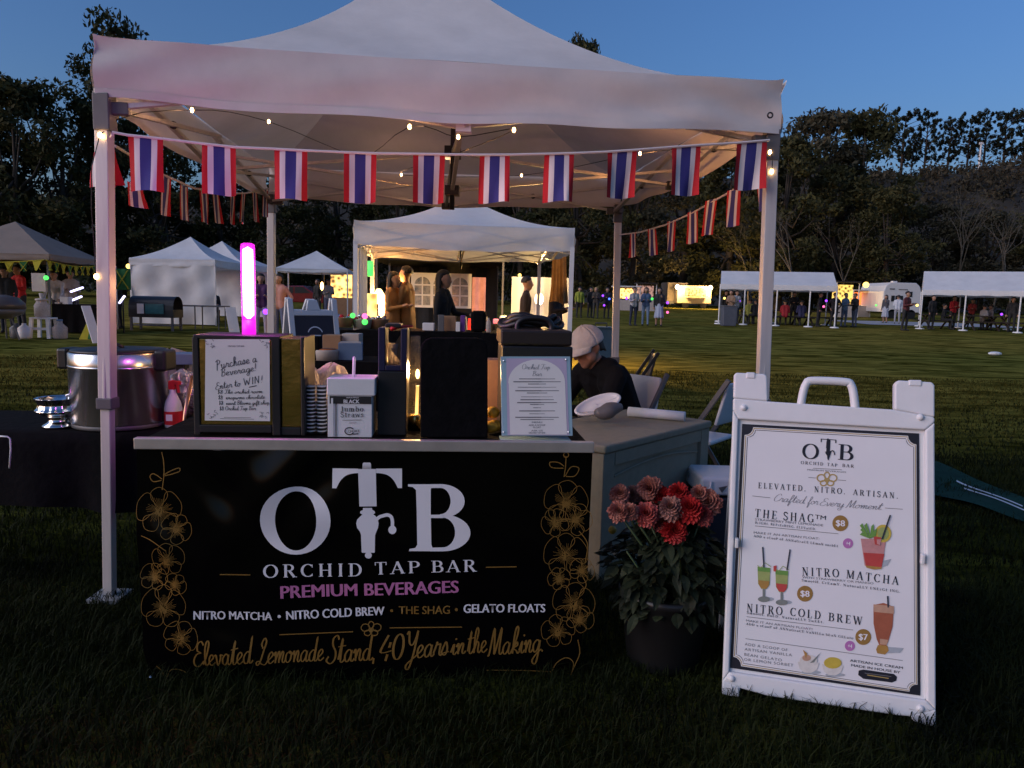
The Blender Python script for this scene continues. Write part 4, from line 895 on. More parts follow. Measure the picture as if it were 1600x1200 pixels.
lamp('tube_glow', cx_ + Vector((.0, -.06, zt(440))), (1, .12, .9), 2.8, .05, tl)
# ---- cups, bags, straws
for i, (x0, x1, yt, lb) in enumerate(((477, 494, 602, 'stack of black ribbed paper cups next to the brass box'), (494.6, 511, 602, 'stack of black ribbed paper cups touching the straw box'))):
    c = onbar((x0 + x1) / 2, .12 - .0 * i); pc = Plane(c, bu, Vector((0, 0, 1))); w_ = (pc.uv(x1, 640)[0] - pc.uv(x0, 640)[0]) / 2; z1 = pc.uv((x0 + x1) / 2, yt)[1]
    st = thing('cup_stack', lb, 'cups', group='stacks of black cups'); n_ = 13
    mb = MB(); pr = []
    for k in range(n_):
        z = z1 * k / n_; pr += [(w_ * .86, z + .0005), (w_ * .93, z + z1 / n_ * .62)]
    mb.lathe(pr, c, M_BLK, 20); o_ = mb.build('cups', M_BLK, st)
    mb = MB()
    for k in range(n_): mb.lathe([(w_ * .94, z1 * (k + .64) / n_), (w_ * 1.0, z1 * (k + .72) / n_), (w_ * 1.0, z1 * (k + .9) / n_), (w_ * .88, z1 * (k + .98) / n_)], c, M_WHP, 20, caps=False)
    mb.build('cup_rims', M_WHP, st, smooth=True)
M_BAG = mat('clear_plastic_bag', (.62, .55, .52), .22, var=.2, vscale=30, bump=.9, bscale=55, transl=.35, alpha=.75)
def bag(name, label, c, sx, sy, sz, seed, m=M_BAG, cat='bag'):
    rs = random.Random(seed); ph = [rs.uniform(0, 6) for _ in range(9)]
    def fn(a, b):
        t = 2 * math.pi * a; z = b; r = (1 - .55 * max(0, z - .45) ** 1.3 * 1.6) * (.35 + .65 * min(1, z * 4)) 
        r *= 1 + .13 * math.sin(3 * t + ph[0] + 3 * z) + .09 * math.sin(7 * t + ph[1] - 5 * z) + .05 * math.sin(13 * t + ph[2] + 9 * z)
        if z > .999: r *= .25
        return Vector(c) + Vector((math.cos(t) * sx * r, math.sin(t) * sy * r, sz * z * (1 + .12 * math.sin(2 * t + ph[3]))))
    mb = MB(); mb.grid(fn, 48, 18, m); return tag(mb.build(name, m), label, cat)
q = onbar(520, .40); bag('plastic_bag', 'crinkled clear plastic bag of lids behind the straw box', q + Vector((0, 0, .06)), .085, .06, .16, 3)
q = onbar(485, .36); bag('plastic_bag', 'small crinkled plastic bag poking up behind the cup stacks', q + Vector((0, 0, .07)), .04, .04, .14, 4)
mb = MB(); mb.box(onbar(505, .40) + Vector((0, 0, .03)), (.30, .16, .06), M_BLK, rz=yawb); tag(mb.build('tray', bev=.006), 'low black tray under the crinkled plastic bags', 'tray')
P2_ = barplane(.05)
sb = thing('straw_box', 'white carton of jumbo straws with a black band and one straw sticking out', 'straw box')
mb = MB(); pbox(mb, P2_, 512, 596, 581, 683, .13, M_WHP, 0); pbox(mb, P2_, 515, 619, 580.5, 631, .002, M_INK, .0022)
pl = Plane(P2_.o + P2_.n * .0022, P2_.u, P2_.t)
lay(mb, pl, sans_ink('WRAPPED', .0), (541, 622.2), (561, 622.2), 2.2, M_WHITEP, .0016); lay(mb, pl, sans_ink('BLACK', .03), (537, 630.2), (562, 630.2), 6.2, M_WHITEP, .0016)
lay(mb, pl, serif_ink('Jumbo'), (532, 643), (568, 642.8), 8, M_INK, .0006); lay(mb, pl, serif_ink('Straws'), (532, 652), (568, 651.6), 8, M_INK, .0006)
line(mb, pl, [(535, 656.5), (565, 656)], .9, M_INKG, .0006); line(mb, pl, [(545, 660.8), (557, 660.5)], .8, M_INKG, .0006)
line(mb, pl, ell(546, 673.5, 7, 5.5, 20, 35, 330), 1.6, M_INK, .0006); lay(mb, pl, sans_ink('CHOICE', .01), (544, 676), (562, 675.2), 4.2, M_INK, .0009); line(mb, pl, [(551, 678.5), (560, 677.5)], 1.4, M_INK, .0007)
line(mb, pl, [(519, 622), (519, 682)], 3.2, M_WHP, .0018); line(mb, pl, [(525, 627), (525, 682)], 1.6, M_INK, .0006)
mb.build('carton', M_WHP, sb, bev=.002)
mb = MB(); pbox(mb, P2_, 511, 591, 586, 618, .14, M_WHP, .004); mb.build('lid', M_WHP, sb, bev=.003)
q = P2_.hit(548, 590, -.06); mb = MB(); mb.tube([q - Vector((0, 0, .05)), P2_.hit(550, 561, -.06), P2_.hit(551, 560.5, -.06)], .0055, M_WHP, 10); mb.build('straw', M_WHP, sb, smooth=True)
# ---- tall dark box with the window
P3_ = barplane(.09)
bx = thing('dispenser', 'tall narrow black dispenser with an open window in its navy top', 'dispenser')
mb = MB(); pbox(mb, P3_, 590, 580, 635, 684, .15, M_BLK); mb.build('body', M_BLK, bx, bev=.004)
mb = MB()
for r_ in ((591, 512, 602, 579.5), (626, 514, 636, 579.5), (602, 571, 626, 579.5)): pbox(mb, P3_, *r_, .13, mat('navy_plastic', (.012, .012, .045), .35, var=.1), .002)
pbox(mb, P3_, 602, 506, 626, 512, .13, M_BLK); mb.build('window_frame', None, bx, bev=.003)
mb = MB(); cc = P3_.hit(613, 575, -.07); mb.lathe([(.022, 0), (.024, .06), (.027, .085)], cc - Vector((0, 0, .0)), M_BAG, 16); mb.build('cup', M_BAG, bx, smooth=True)
mb = MB(); cc = P3_.hit(617, 524, -.07); shape(mb, Plane(P3_.o - P3_.n * .05, P3_.u, P3_.t), [(612, 545), (627, 521), (627, 566), (613, 548)], M_CARD, 0); mb.build('napkin', M_CARD, bx)
mb = MB(); mb.tube([P3_.hit(611, 514, -.0), P3_.hit(622, 511, -.02), P3_.hit(645, 510, -.03)], [.008, .006, .004], mat('red_gloss_plastic', (.45, .01, .01), .3, var=.05), 8); tag(mb.build('red_spout', smooth=True), 'bright red plastic spout resting on top of the navy dispenser', 'spout')
# ---- warm jar lamp between the dark panels
P4_ = barplane(.20)
jl = thing('jar_lamp', 'clear jar with a warm glowing light stick between the navy dispenser and the black board', 'lamp')
M_GLASS = mat('clear_acrylic', (.45, .40, .34), .12, var=.05, alpha=.22)
q = onbar(648, .22); mb = MB(); mb.lathe([(.020, .004), (.022, .02), (.022, .30), (.018, .33), (.018, .36)], q, M_GLASS, 18, caps=False); mb.build('jar', M_GLASS, jl, smooth=True)
mb = MB(); mb.tube([q + Vector((.006, 0, .05)), q + Vector((.009, 0, .17))], .006, M_LAMP2, 8); mb.ball(q + Vector((.009, 0, .215)), .008, M_LAMP, 10, (1, 1, 2.4)); mb.build('light_stick', M_LAMP, jl)
mb = MB(); mb.lathe([(.026, 0), (.026, .05), (.02, .06)], q, M_BRASS, 18); mb.build('base', M_BRASS, jl, smooth=True)
lamp('jar_glow', q + Vector((.0, .12, .22)), (1, .55, .2), 3.0, .03, jl)
# ---- black rounded panel
P5_ = barplane(.06)
mb = MB(); pts = [(657, 684), (657, 548), (659, 538), (665, 531), (673, 528), (745, 528), (754, 531), (760, 538), (762, 548), (762, 684)]
uv = [P5_.uv(*p) for p in pts]; uv = [(a, max(b, th + .0005)) for a, b in uv]; mb.prism(uv[::-1], P5_.o, P5_.u, P5_.t, .03, M_BLKC)
pp = thing('menu_board', 'plain matt black board with rounded top corners in the middle of the counter', 'board')
mb.build('board', M_BLKC, pp, bev=.004)
mb = MB(); mb.box(onbar(710, .16) + Vector((0, 0, .006)), (.2, .16, .012), M_BLK, rz=yawb); mb.bar(onbar(710, .22) + Vector((0, 0, .012)), P5_.hit(710, 575, -.032), .02, .02, M_BLK); mb.build('stand', M_BLK, pp)
# ---- paper bag, lemons
q = onbar(771, .42); pb = Plane(q, bu, Vector((0, 0, 1)))
mb = MB()
mb.box(q + Vector((.02, .03, .13)), (.16, .10, .26), M_CARD, rz=yawb, taper=.94); tag(mb.build('paper_bag', bev=.004), 'brown paper bag glowing warm behind the black board edge', 'bag')
M_LEM = mat('lemon_peel', (.50, .28, .03), .45, var=.1, bump=.2, bscale=60)
for i, (px, bk, dz, lb) in enumerate(((766, .16, 0, 'lemon lying low beside the black board'), (773, .19, 0, 'lemon leaning against the acrylic menu stand'), (769, .20, .05, 'upper lemon resting on two others'))):
    mb = MB(); mb.ball(onbar(px, bk) + Vector((0, 0, .024 + dz)), .023, M_LEM, 16, (1.2, 1, 1)); tag(mb.build('lemon', smooth=True), lb, 'lemon', 'lemons on the counter')
# ---- black case with handle behind the menu
P6_ = barplane(.17)
bc = thing('black_case', 'wide black plastic case with a carry handle behind the acrylic menu', 'case')
mb = MB(); pbox(mb, P6_, 783, 541, 893, 684, .26, M_BLK); mb.build('body', M_BLK, bc, bev=.006)
mb = MB(); pbox(mb, P6_, 782, 516, 894, 540, .27, mat('brown_black_plastic', (.022, .015, .012), .4, var=.15), .004); mb.build('lid', None, bc, bev=.008)
mb = MB(); mb.tube([Vector(p) for p in catmull([tuple(P6_.hit(*p, -.12)) for p in ((812, 518), (814, 506), (826, 499), (846, 498), (862, 502), (868, 510), (868, 518))], 5)], .011, M_BLK, 8); mb.build('handle', M_BLK, bc, smooth=True)
mb = MB(); q = P6_.hit(838, 509, -.20)
for k, rr_ in enumerate((.10, .088, .075)): mb.tube([q + Vector((math.cos(a) * rr_ * 1.25, math.sin(a) * rr_ * .6, .012 * math.sin(a * 3 + k) + k * .012)) for a in [2 * math.pi * i / 40 for i in range(40)]], .011, M_BLK, 6, closed=True)
tag(mb.build('cable_coil', smooth=True), 'coil of dark cable lying on the lid of the black case', 'cable')
# ---- acrylic menu
P7_ = barplane(.03); q0 = onbar(838, .03)
tilt = Plane(Vector((q0.x, q0.y, th + .001)), bu, (Vector((0, 0, 1)) * .985 + bback * .17))
M_LILAC = mat('lilac_print', (.50, .42, .56), .5, var=.03); M_ACR = mat('blue_acrylic_edge', (.30, .45, .52), .2, var=.05)
ms = thing('menu_stand', 'acrylic stand holding a lilac bordered menu with an arched white centre', 'menu')
mb = MB(); uv = [tilt.uv(*p) for p in ((784, 681), (895, 681), (891, 557), (782, 557))]; uv = [(a, max(b, .001)) for a, b in uv]; mb.prism(uv, tilt.o, tilt.u, tilt.t, .006, M_ACR)
mb.box(tilt.pt(sum(a for a, b in uv) / 4, .004, -.045), (uv[1][0] - uv[0][0], .085, .005), M_ACR, rz=yawb); mb.build('holder', M_ACR, ms, bev=.0015)
mb = MB(); shape(mb, tilt, [(793, 680), (889, 680), (885, 560), (791, 560)], M_LILAC, .0008)
arch = [(797, 679), (886, 679), (883, 600)] + [(838.5 + 44.5 * math.cos(R(t)), 598 - 36 * math.sin(R(t))) for t in range(0, 181, 10)] + [(795, 600)]
shape(mb, tilt, arch, M_PAPER, .0016)
lay(mb, tilt, script_ink('Orchid Tap', .06, .03, .15), (815, 577), (859, 577), 8, M_INKG, .0022); lay(mb, tilt, script_ink('Bar', .06, .03, .15), (831, 587.5), (846, 587.5), 8, M_INKG, .0022)
rs3 = random.Random(9)
for i, (y, w_, h_) in enumerate(((592, 28, 1), (596.5, 37, 1.3), (600, 14, 1), (605, 30, .7), (610.5, 34, 1.3), (614, 16, 1), (620, 25, .6), (624.5, 26, 1.2), (629, 31, 1.3), (632, 11, 1), (637, 6, .8), (642, 28, 1.3), (646.5, 12, .7), (652, 34, 1.3), (655.5, 26, 1))):
    for k in range(2): line(mb, tilt, [(839 - w_, y + k * .1 * 0), (839 + w_ * (1 if k == 0 else .2), y)], h_ * (.8 if k == 0 else 1.2), M_INKG, .0022 + k * .0003)
for tx, y, w_ in (('MENU', 661, 8), ('ADD A SCOOP', 665.5, 13), ('FLOAT', 669, 6), ('ASK US', 674, 9), ('ORCHID TAP BAR', 677.5, 13)): lay(mb, tilt, sans_ink(tx, .02), (839 - w_, y), (839 + w_, y), 2.6, M_INKG, .0022)
mb.build('menu_sheet', None, ms)
for p in ((787, 564), (884, 562), (787, 675), (888, 675)):
    mb = MB(); mb.ball(tilt.hit(*p, .001), .004, M_CHROME, 8); mb.build('stud', M_CHROME, ms)
# ---------------------------------------------------------------- black clothed side table, its pots
def zt_(px, py, y): return D(px, py, y).z
st = thing('side_table', 'folding table under a short black cloth beside the bar', 'table')
A, B = Vector((-2.95, 3.14, .75)), Vector((-1.16, 3.30, .75)); uu = (B - A).normalized(); bb = Vector((-uu.y, uu.x, 0))
mb = MB()
def cloth(a, b):                                      # b 0..1 top depth, 1..2 front drop
    p = A.lerp(B, a)
    if b <= .5: q = p + bb * (.62 * (1 - b * 2)); return Vector((q.x, q.y, .752))
    t = (b - .5) * 2; o = .012 + .022 * t * math.sin(a * 34 + 2 * math.sin(a * 9)) + .03 * t
    return Vector((p.x, p.y, .752 - t * (.34 + .02 * math.sin(a * 11)))) - bb * o
mb.grid(cloth, 90, 14, M_BLKC)
mb.add([A + bb * .63 + Vector((0, 0, 0)), A - bb * .01, A - bb * .01 + Vector((0, 0, -.34)), A + bb * .63 + Vector((0, 0, -.34))], [(0, 1, 2, 3)], M_BLKC)
mb.build('tablecloth', M_BLKC, st, smooth=True)
mb = MB(); c_ = (A + B) / 2 + bb * .31; mb.box((c_.x, c_.y, .728), (1.76, .60, .04), M_GREYP, rz=math.atan2(uu.y, uu.x)); mb.build('tabletop', M_GREYP, st)
for k, (a, b) in enumerate(((.06, .06), (.06, .56), (.94, .06), (.94, .56))):
    p = A.lerp(B, a) + bb * b; mb = MB(); mb.tube([(p.x, p.y, .71), (p.x, p.y, 0)], .014, M_GREYP, 8); mb.build('leg', M_GREYP, st)
# white loop mark on the cloth and its spot
clp = Plane(A - bb * .06, uu, Vector((0, 0, 1))); mb = MB(); mb.tube([clp.hit(*p, .02) for p in ((2, 680), (16, 681), (20, 684), (21, 700), (19, 730))], .0035, M_WHP, 6)
tag(mb.build('cable', smooth=True), 'thin white cord hanging down the front of the black tablecloth', 'cable')
# big insulated pot
dp = 3.46; c = D(191, 668, dp); rad = (D(261, 605, dp).x - D(121, 605, dp).x) / 2; z0, z1 = .756, zt_(191, 549, dp)
H_ = z1 - z0
pot = thing('insulated_pot', 'large shiny steel insulated pot with black carry handles on the side table', 'pot')
mb = MB(); mb.lathe([(rad * .93, 0), (rad * .97, .012), (rad, .03), (rad, H_ * .80), (rad * 1.012, H_ * .805), (rad * 1.012, H_ * .83), (rad * .995, H_ * .835)], (c.x, c.y, z0), M_SATIN, 56); mb.build('body', M_SATIN, pot, smooth=True)
mb = MB(); mb.lathe([(rad * 1.0, H_ * .836), (rad * 1.0, H_ * .985), (rad * .97, H_ * 1.0)], (c.x, c.y, z0), M_SATIN, 56, caps=False); mb.build('rim', M_SATIN, pot, smooth=True)
mb = MB(); mb.lathe([(rad * .975, H_ * 1.0), (rad * .94, H_ * 1.035), (rad * .6, H_ * 1.05), (0, H_ * 1.055)], (c.x, c.y, z0), M_BLK, 48); mb.build('lid', M_BLK, pot, smooth=True)
mb = MB(); mb.lathe([(rad * .95, -.004), (rad * .985, .0), (rad * .985, .018), (rad * .93, .02)], (c.x, c.y, z0 + .004), M_GREYP, 48); mb.build('base_ring', M_GREYP, pot, smooth=True)
for s in (-1, 1):
    mb = MB()
    mb.box((c.x + s * rad * 1.06, c.y - .02, z0 + H_ * .90), (.055, .12, H_ * .28), M_BLK); mb.build('handle', M_BLK, pot, bev=.012)
mb = MB(); mb.tube([(c.x - .03, c.y - .02, z0 + H_ * 1.06), (c.x, c.y - .02, z0 + H_ * 1.10), (c.x + .03, c.y - .02, z0 + H_ * 1.06)], .008, M_BLK, 8); mb.build('lid_knob', M_BLK, pot, smooth=True)
# chrome punch bowl
db = 3.36; c = D(91, 655, db); rb = (D(122, 610, db).x - D(60, 610, db).x) / 2
bo = thing('punch_bowl', 'small footed chrome bowl with scalloped rim beside the big pot', 'bowl')
mb = MB(); zz = .756
mb.lathe([(rb * .74, 0), (rb * .72, .008), (rb * .46, .022), (rb * .40, .042), (rb * .50, .052)], (c.x, c.y, zz), M_CHROME, 40); mb.build('foot', M_CHROME, bo, smooth=True)
mb = MB()
def bowl_f(a, b):
    pr = [(.40, .050), (.72, .056), (.98, .072), (1.0, .078), (.90, .088), (.84, .108), (.94, .128), (1.0, .136), (.9, .132), (.78, .10), (.4, .07)]
    k = min(len(pr) - 1.001, b * (len(pr) - 1)); i = int(k); f = k - i; r = pr[i][0] * (1 - f) + pr[i + 1][0] * f; z = pr[i][1] * (1 - f) + pr[i + 1][1] * f
    t = 2 * math.pi * a; r *= 1 + .025 * math.sin(14 * t) * (1 if .25 < b < .8 else 0)
    return Vector((c.x + rb * r * math.cos(t), c.y + rb * r * math.sin(t), zz + z))
mb.grid(bowl_f, 112, 30, M_CHROME); mb.build('cup', M_CHROME, bo, smooth=True)
mb = MB(); mb.tube([(c.x + rb * .5, c.y, zz + .12), (c.x + rb * .55, c.y - .01, zz + .15), (c.x + rb * .75, c.y, zz + .155), (c.x + rb * .9, c.y, zz + .135)], .005, M_CHROME, 8); mb.build('ring_handle', M_CHROME, bo, smooth=True)
# spray bottle
c = D(271, 652, 3.42); sp = thing('spray_bottle', 'white spray bottle with a red label and red trigger beside the pot', 'bottle')
zb = .756; mb = MB(); mb.lathe([(.038, 0), (.04, .01), (.04, .09), (.034, .12), (.014, .165), (.014, .18)], (c.x, c.y, zb), M_WHP, 20); mb.build('bottle', M_WHP, sp, smooth=True)
mb = MB(); mb.lathe([(.0412, .015), (.0412, .078)], (c.x, c.y, zb), M_RED, 20, caps=False); mb.box((c.x - .001, c.y - .0414, zb + .05), (.03, .001, .03), M_WHITEP); mb.build('label', M_RED, sp, smooth=False)
mb = MB(); mb.box((c.x, c.y, zb + .20), (.03, .03, .04), M_RED); mb.bar((c.x, c.y - .0, zb + .215), (c.x + .04, c.y - .01, zb + .21), .022, .018, M_RED); mb.bar((c.x + .028, c.y - .01, zb + .205), (c.x + .034, c.y - .012, zb + .165), .01, .014, M_RED); mb.build('trigger', M_RED, sp, bev=.003)
# foil and ice bags
M_FOIL = mat('crumpled_foil', (.6, .6, .62), .2, metal=.8, var=.2, bump=1.0, bscale=45)
c = D(285, 640, 3.75); bag('foil_bag', 'crumpled silver bag of ice behind the spray bottle', (c.x, c.y, .756), .13, .10, .22, 8, M_FOIL)
c = D(268, 640, 3.95); bag('plastic_bag', 'pale bag with orange glints behind the crumpled ice bag', (c.x, c.y, .80), .16, .10, .26, 9)
mb = MB(); c = D(283, 560, 3.9); mb.box((c.x, c.y, c.z), (.16, .12, .06), M_BLUEBOX, rz=.4); mb.bar((c.x, c.y, .756), (c.x, c.y, c.z - .03), .06, .06, M_BLK); tag(mb.build('blue_packet', bev=.006), 'blue packet perched on a post behind the ice bag', 'packet')
mb = MB(); mb.tube([D(286, 680, 3.05), D(290, 640, 3.1), D(300, 588, 3.2)], .008, mat('copper_tube', (.55, .28, .18), .3, metal=1, var=.05), 8); mb.tube([D(286, 680, 3.05), D(285, 690, 3.05)], .012, M_GREYP, 8)
tag(mb.build('tap_rod', smooth=True), 'thin copper coloured rod leaning between the bottle and the brass box', 'rod')

# ---------------------------------------------------------------- grey resin deck box
dA = Vector((.455, 3.50, 0)); dB = Vector((1.20, 4.36, 0)); du = (dB - dA); Ld = du.length; du.normalize(); dk = Vector((-du.y, du.x, 0)); dh = .655; Wd = .58
M_RESIN = mat('olive_grey_resin', (.26, .235, .17), .7, var=.08, vscale=20, bump=.08, bscale=150, spec=.2)
rotd = Matrix((du, dk, Vector((0, 0, 1)))).transposed()
dx = thing('deck_box', 'olive grey resin deck box with a hinged lid behind the flower pot', 'storage box')
def dp_(u, k, z): return dA + du * u + dk * k + Vector((0, 0, z))
mb = MB(); mb.box(dp_(Ld / 2, Wd / 2, dh / 2), (Ld - .04, Wd - .04, dh), M_RESIN, rot=rotd)
for (u, z, su, sz) in ((.05, dh / 2, .10, dh), (Ld - .05, dh / 2, .10, dh), (Ld / 2, .05, Ld - .21, .10), (Ld / 2, dh - .035, Ld - .21, .07)): mb.box(dp_(u, .012, z), (su, .03, sz), M_RESIN, rot=rotd)
for k in range(3): mb.box(dp_(Ld / 2, .014, .30 + k * .018), (Ld - .22, .012, .008), M_RESIN, rot=rotd)
mb.tube([dp_(.12 + (Ld - .24) * t, .012, dh - .13 + .035 * math.sin(math.pi * t)) for t in [i / 14 for i in range(15)]], .007, M_RESIN, 6)
mb.build('body', M_RESIN, dx, bev=.006)
mb = MB()
for s in (0, 1): mb.box(dp_(Ld * (.25 + .5 * s), Wd / 2, dh + .024), (Ld / 2 + .008, Wd + .03, .042), M_RESIN, rot=rotd)
mb.build('lid', M_RESIN, dx, bev=.012, seg=3)
mb = MB(); mb.box(dp_(Ld * .8, -.008, dh - .28), (.03, .02, .04), M_CHROME, rot=rotd); mb.ball(dp_(Ld * .8, -.01, dh - .25), .022, M_CHROME, 12); mb.build('latch', M_CHROME, dx, bev=.003)
ltop = dh + .046
def onlid(px, py): return G(px, py, ltop)
p, q = onlid(984, 652), onlid(1072, 655)
p = G(982, 643, ltop + .03); q = G(1070, 651, ltop + .03)
mb = MB(); mb.tube([p, q], .030, M_WHP, 20); tag(mb.build('paper_roll', smooth=True), 'white roll of paper lying across the lid of the deck box', 'roll')
tr = thing('serving_tray', 'oval white tray propped at a slant on the deck box lid', 'tray')
p0 = G(905, 655, ltop); ux = (D(965, 622, 4.25) - D(903, 648, 4.15)); L_ = ux.length; ux.normalize(); nn = Vector((-.15, -.42, .85)); nn = (nn - ux * nn.dot(ux)).normalized(); vy = nn.cross(ux); cc = (D(903, 648, 4.15) + D(965, 622, 4.25)) / 2
mb = MB(); rr_ = [(1.0, .012), (.97, .018), (.88, .002), (0, 0)]
def trf(a, b):
    t = 2 * math.pi * a; k = b * 3; i = min(2, int(k)); f = k - i; r = rr_[i][0] * (1 - f) + rr_[i + 1][0] * f; h = rr_[i][1] * (1 - f) + rr_[i + 1][1] * f
    return cc + ux * (L_ * .54 * r * math.cos(t)) + vy * (.075 * r * math.sin(t)) + nn * h
mb.grid(trf, 40, 6, M_WHP); mb.build('dish', M_WHP, tr, smooth=True, solid=.012)
sc_ = thing('ice_scoop', 'dark metal scoop with a clear handle lying in front of the oval tray', 'scoop')
mb = MB(); a_, b_ = D(930, 644, 4.0), D(971, 636, 4.05)
mb.tube([Vector(p) for p in catmull([tuple(a_), tuple(a_.lerp(b_, .3) + Vector((0, 0, -.012))), tuple(a_.lerp(b_, .7)), tuple(b_)], 5)], [.018 + .028 * math.sin(min(1, i / 8) * 1.5) * (1 if i < 9 else max(.1, (15 - i) / 7)) for i in range(16)], M_GREYP, 14); mb.build('bowl', M_GREYP, sc_, smooth=True)
mb = MB(); mb.tube([D(903, 648, 3.95), D(932, 645, 4.0)], .012, M_GLASS, 10); mb.build('handle', M_GLASS, sc_, smooth=True)

# ---------------------------------------------------------------- folding chairs
def folding_chair(label, loc, rz, seatm, framem, grp='white folding chairs'):
    r = thing('folding_chair', label, 'chair', loc, rz, grp)
    m = MB(); m.grid(lambda a, b: Vector(((a - .5) * (.40 - .03 * b ** 3), .24 + .07 * b + .012 * math.cos((a - .5) * 3), .58 + .29 * b)) if True else None, 10, 8, seatm)
    ob = m.build('backrest', seatm, r, smooth=True, solid=.022, bev=.008)
    m = MB(); m.box((0, .02, .45), (.40, .40, .03), seatm); m.build('seat', seatm, r, bev=.012)
    for s in (-1, 1):
        m = MB(); m.bar((s * .225, -.24, 0), (s * .225, .33, .90), .024, .034, framem); m.build('leg', framem, r, bev=.005)
        m = MB(); m.bar((s * .205, .27, 0), (s * .205, -.06, .46), .022, .03, framem); m.build('leg', framem, r, bev=.005)
    m = MB(); m.bar((-.225, -.16, .12), (.225, -.16, .12), .02, .02, framem); m.bar((-.205, .2, .12), (.205, .2, .12), .02, .02, framem); m.build('crossbar', framem, r)
    return r
p = D(1108, 620, 5.2); folding_chair('white plastic folding chair standing empty half behind the menu sign', (p.x - .10, 5.2, 0), R(-128), M_WHP, M_GREYP)
p = D(975, 560, 7.6); folding_chair('black folding chair next to the rear tent leg', (p.x, 7.6, .0), R(-95), M_BLK, M_BLK, 'dark folding chairs')
mb = MB(); p = D(990, 640, 4.85)
# ---------------------------------------------------------------- white topped cooler
p = D(1128, 745, 4.0); cl = thing('cooler', 'white lidded ice cooler with a dark body tucked behind the menu sign', 'cooler')
mb = MB(); mb.box((p.x + .12, 4.1, .18), (.52, .34, .32), mat('dark_blue_plastic', (.015, .02, .035), .45, var=.1)); mb.build('body', None, cl, bev=.015)
mb = MB(); mb.box((p.x + .12, 4.1, .40), (.54, .36, .10), M_WHP, taper=.94); mb.build('lid', M_WHP, cl, bev=.02, seg=3)
mb = MB(); q = Vector((p.x - .04, 3.915, .40)); mb.add([q, q + Vector((.05, 0, .012)), q + Vector((.02, 0, -.03))], [(0, 2, 1)], M_GREYP); mb.tube([q + Vector((-.04, .01, .03)), q + Vector((-.06, -.02, -.06)), q + Vector((-.03, -.02, -.10))], .008, M_WHP, 6); mb.build('handle', None, cl)

# ---------------------------------------------------------------- dahlia pot
fp_ = thing('flower_pot', 'black pot of red and salmon dahlias in front of the deck box', 'potted plant')
c0 = Vector((.515, 2.74, 0)); c0.x = D(1036, 1000, 2.74).x
mb = MB(); mb.lathe([(.135, 0), (.140, .01), (.172, .27), (.182, .275), (.182, .30), (.168, .30), (.16, .26), (0, .25)], c0, M_BLK, 36); mb.build('pot', M_BLK, fp_, smooth=True)
M_DLEAF = mat('dahlia_leaf', (.008, .013, .006), .6, var=.4, vscale=9, col2=(.036, .046, .022), transl=.15, spec=.2)
M_STEM = mat('green_stem', (.05, .08, .03), .6, var=.2)
rl = random.Random(12)
def leaf(mbx, p, d, L, W, up, m):
    d = Vector(d).normalized(); sd = d.cross(Vector(up)); sd = sd.normalized() if sd.length > 1e-4 else Vector((1, 0, 0)); n = sd.cross(d)
    cv, dr = rl.uniform(-.25, .25), rl.uniform(.0, .5); vs = []; prof = ((0, .08), (.2, .75), (.42, 1), (.65, .82), (.85, .42), (1, .02))
    for t, w in prof:
        k = p + d * (L * t) + sd * (L * cv * t * t) + Vector((0, 0, -dr * L * t * t)); e = rl.uniform(-.15, .15)
        vs += [k - sd * (W * w) + n * (.25 * W * w), k + n * e * W, k + sd * (W * w) + n * (.25 * W * w)]
    fs = []
    for i in range(len(prof) - 1):
        for j in range(2): fs.append((3 * i + j, 3 * i + j + 1, 3 * i + j + 4, 3 * i + j + 3))
    mbx.add(vs, fs, m)
heads = [(968, 773, .034, 0), (966, 800, .034, 0), (1016, 764, .042, 0), (1010, 804, .042, 1), (1048, 796, .040, 2), (1060, 772, .036, 3), (1078, 797, .044, 3), (1083, 817, .040, 3), (1053, 830, .042, 3), (1071, 812, .034, 3), (1107, 786, .044, 0), (1093, 775, .034, 0), (990, 775, .034, 2), (1034, 775, .034, 3), (1030, 818, .030, 1), (985, 800, .028, 0), (1098, 806, .034, 1)]
mb = MB(); rim = c0 + Vector((0, 0, .27)); HP = []
for i, (px, py, r, k) in enumerate(heads):
    p = D(px, py, 2.62 + rl.uniform(-.02, .16)); HP.append(p); a = rim + Vector((rl.uniform(-.08, .08), rl.uniform(-.08, .08), 0))
    mb.tube([a, a.lerp(p, .5) + Vector((rl.uniform(-.03, .03), 0, .02)), p], [.006, .005, .004], M_STEM, 6)
for i in range(14):
    a = rim + Vector((rl.uniform(-.1, .1), rl.uniform(-.1, .1), 0)); b = a + Vector((rl.uniform(-.16, .16), rl.uniform(-.14, .1), rl.uniform(.12, .30))); mb.tube([a, b], [.006, .003], M_STEM, 5)
mb.build('stems', M_STEM, fp_, smooth=True)
mb = MB()
for i in range(860):
    z = rl.uniform(.0, 1); th_ = rl.uniform(0, 6.283); w = .10 + .14 * math.sin(min(1, z * 1.3 + .12) * math.pi) ** .7
    if z < .25: w = .19 + .04 * rl.random()
    rr0 = w * math.sqrt(rl.uniform(.25, 1)); p = c0 + Vector((rr0 * math.cos(th_), rr0 * math.sin(th_) * .85, .24 + z * .42)); p.x += rl.uniform(-.02, .02)
    d = Vector((math.cos(th_) + rl.uniform(-.5, .5), math.sin(th_) + rl.uniform(-.5, .5), rl.uniform(-.5, .35) - (.5 if z < .3 else 0)))
    leaf(mb, p, d, rl.uniform(.035, .078), rl.uniform(.013, .026), (rl.uniform(-.4, .4), rl.uniform(-.4, .4), 1), M_DLEAF)
mb.build('foliage', M_DLEAF, fp_)
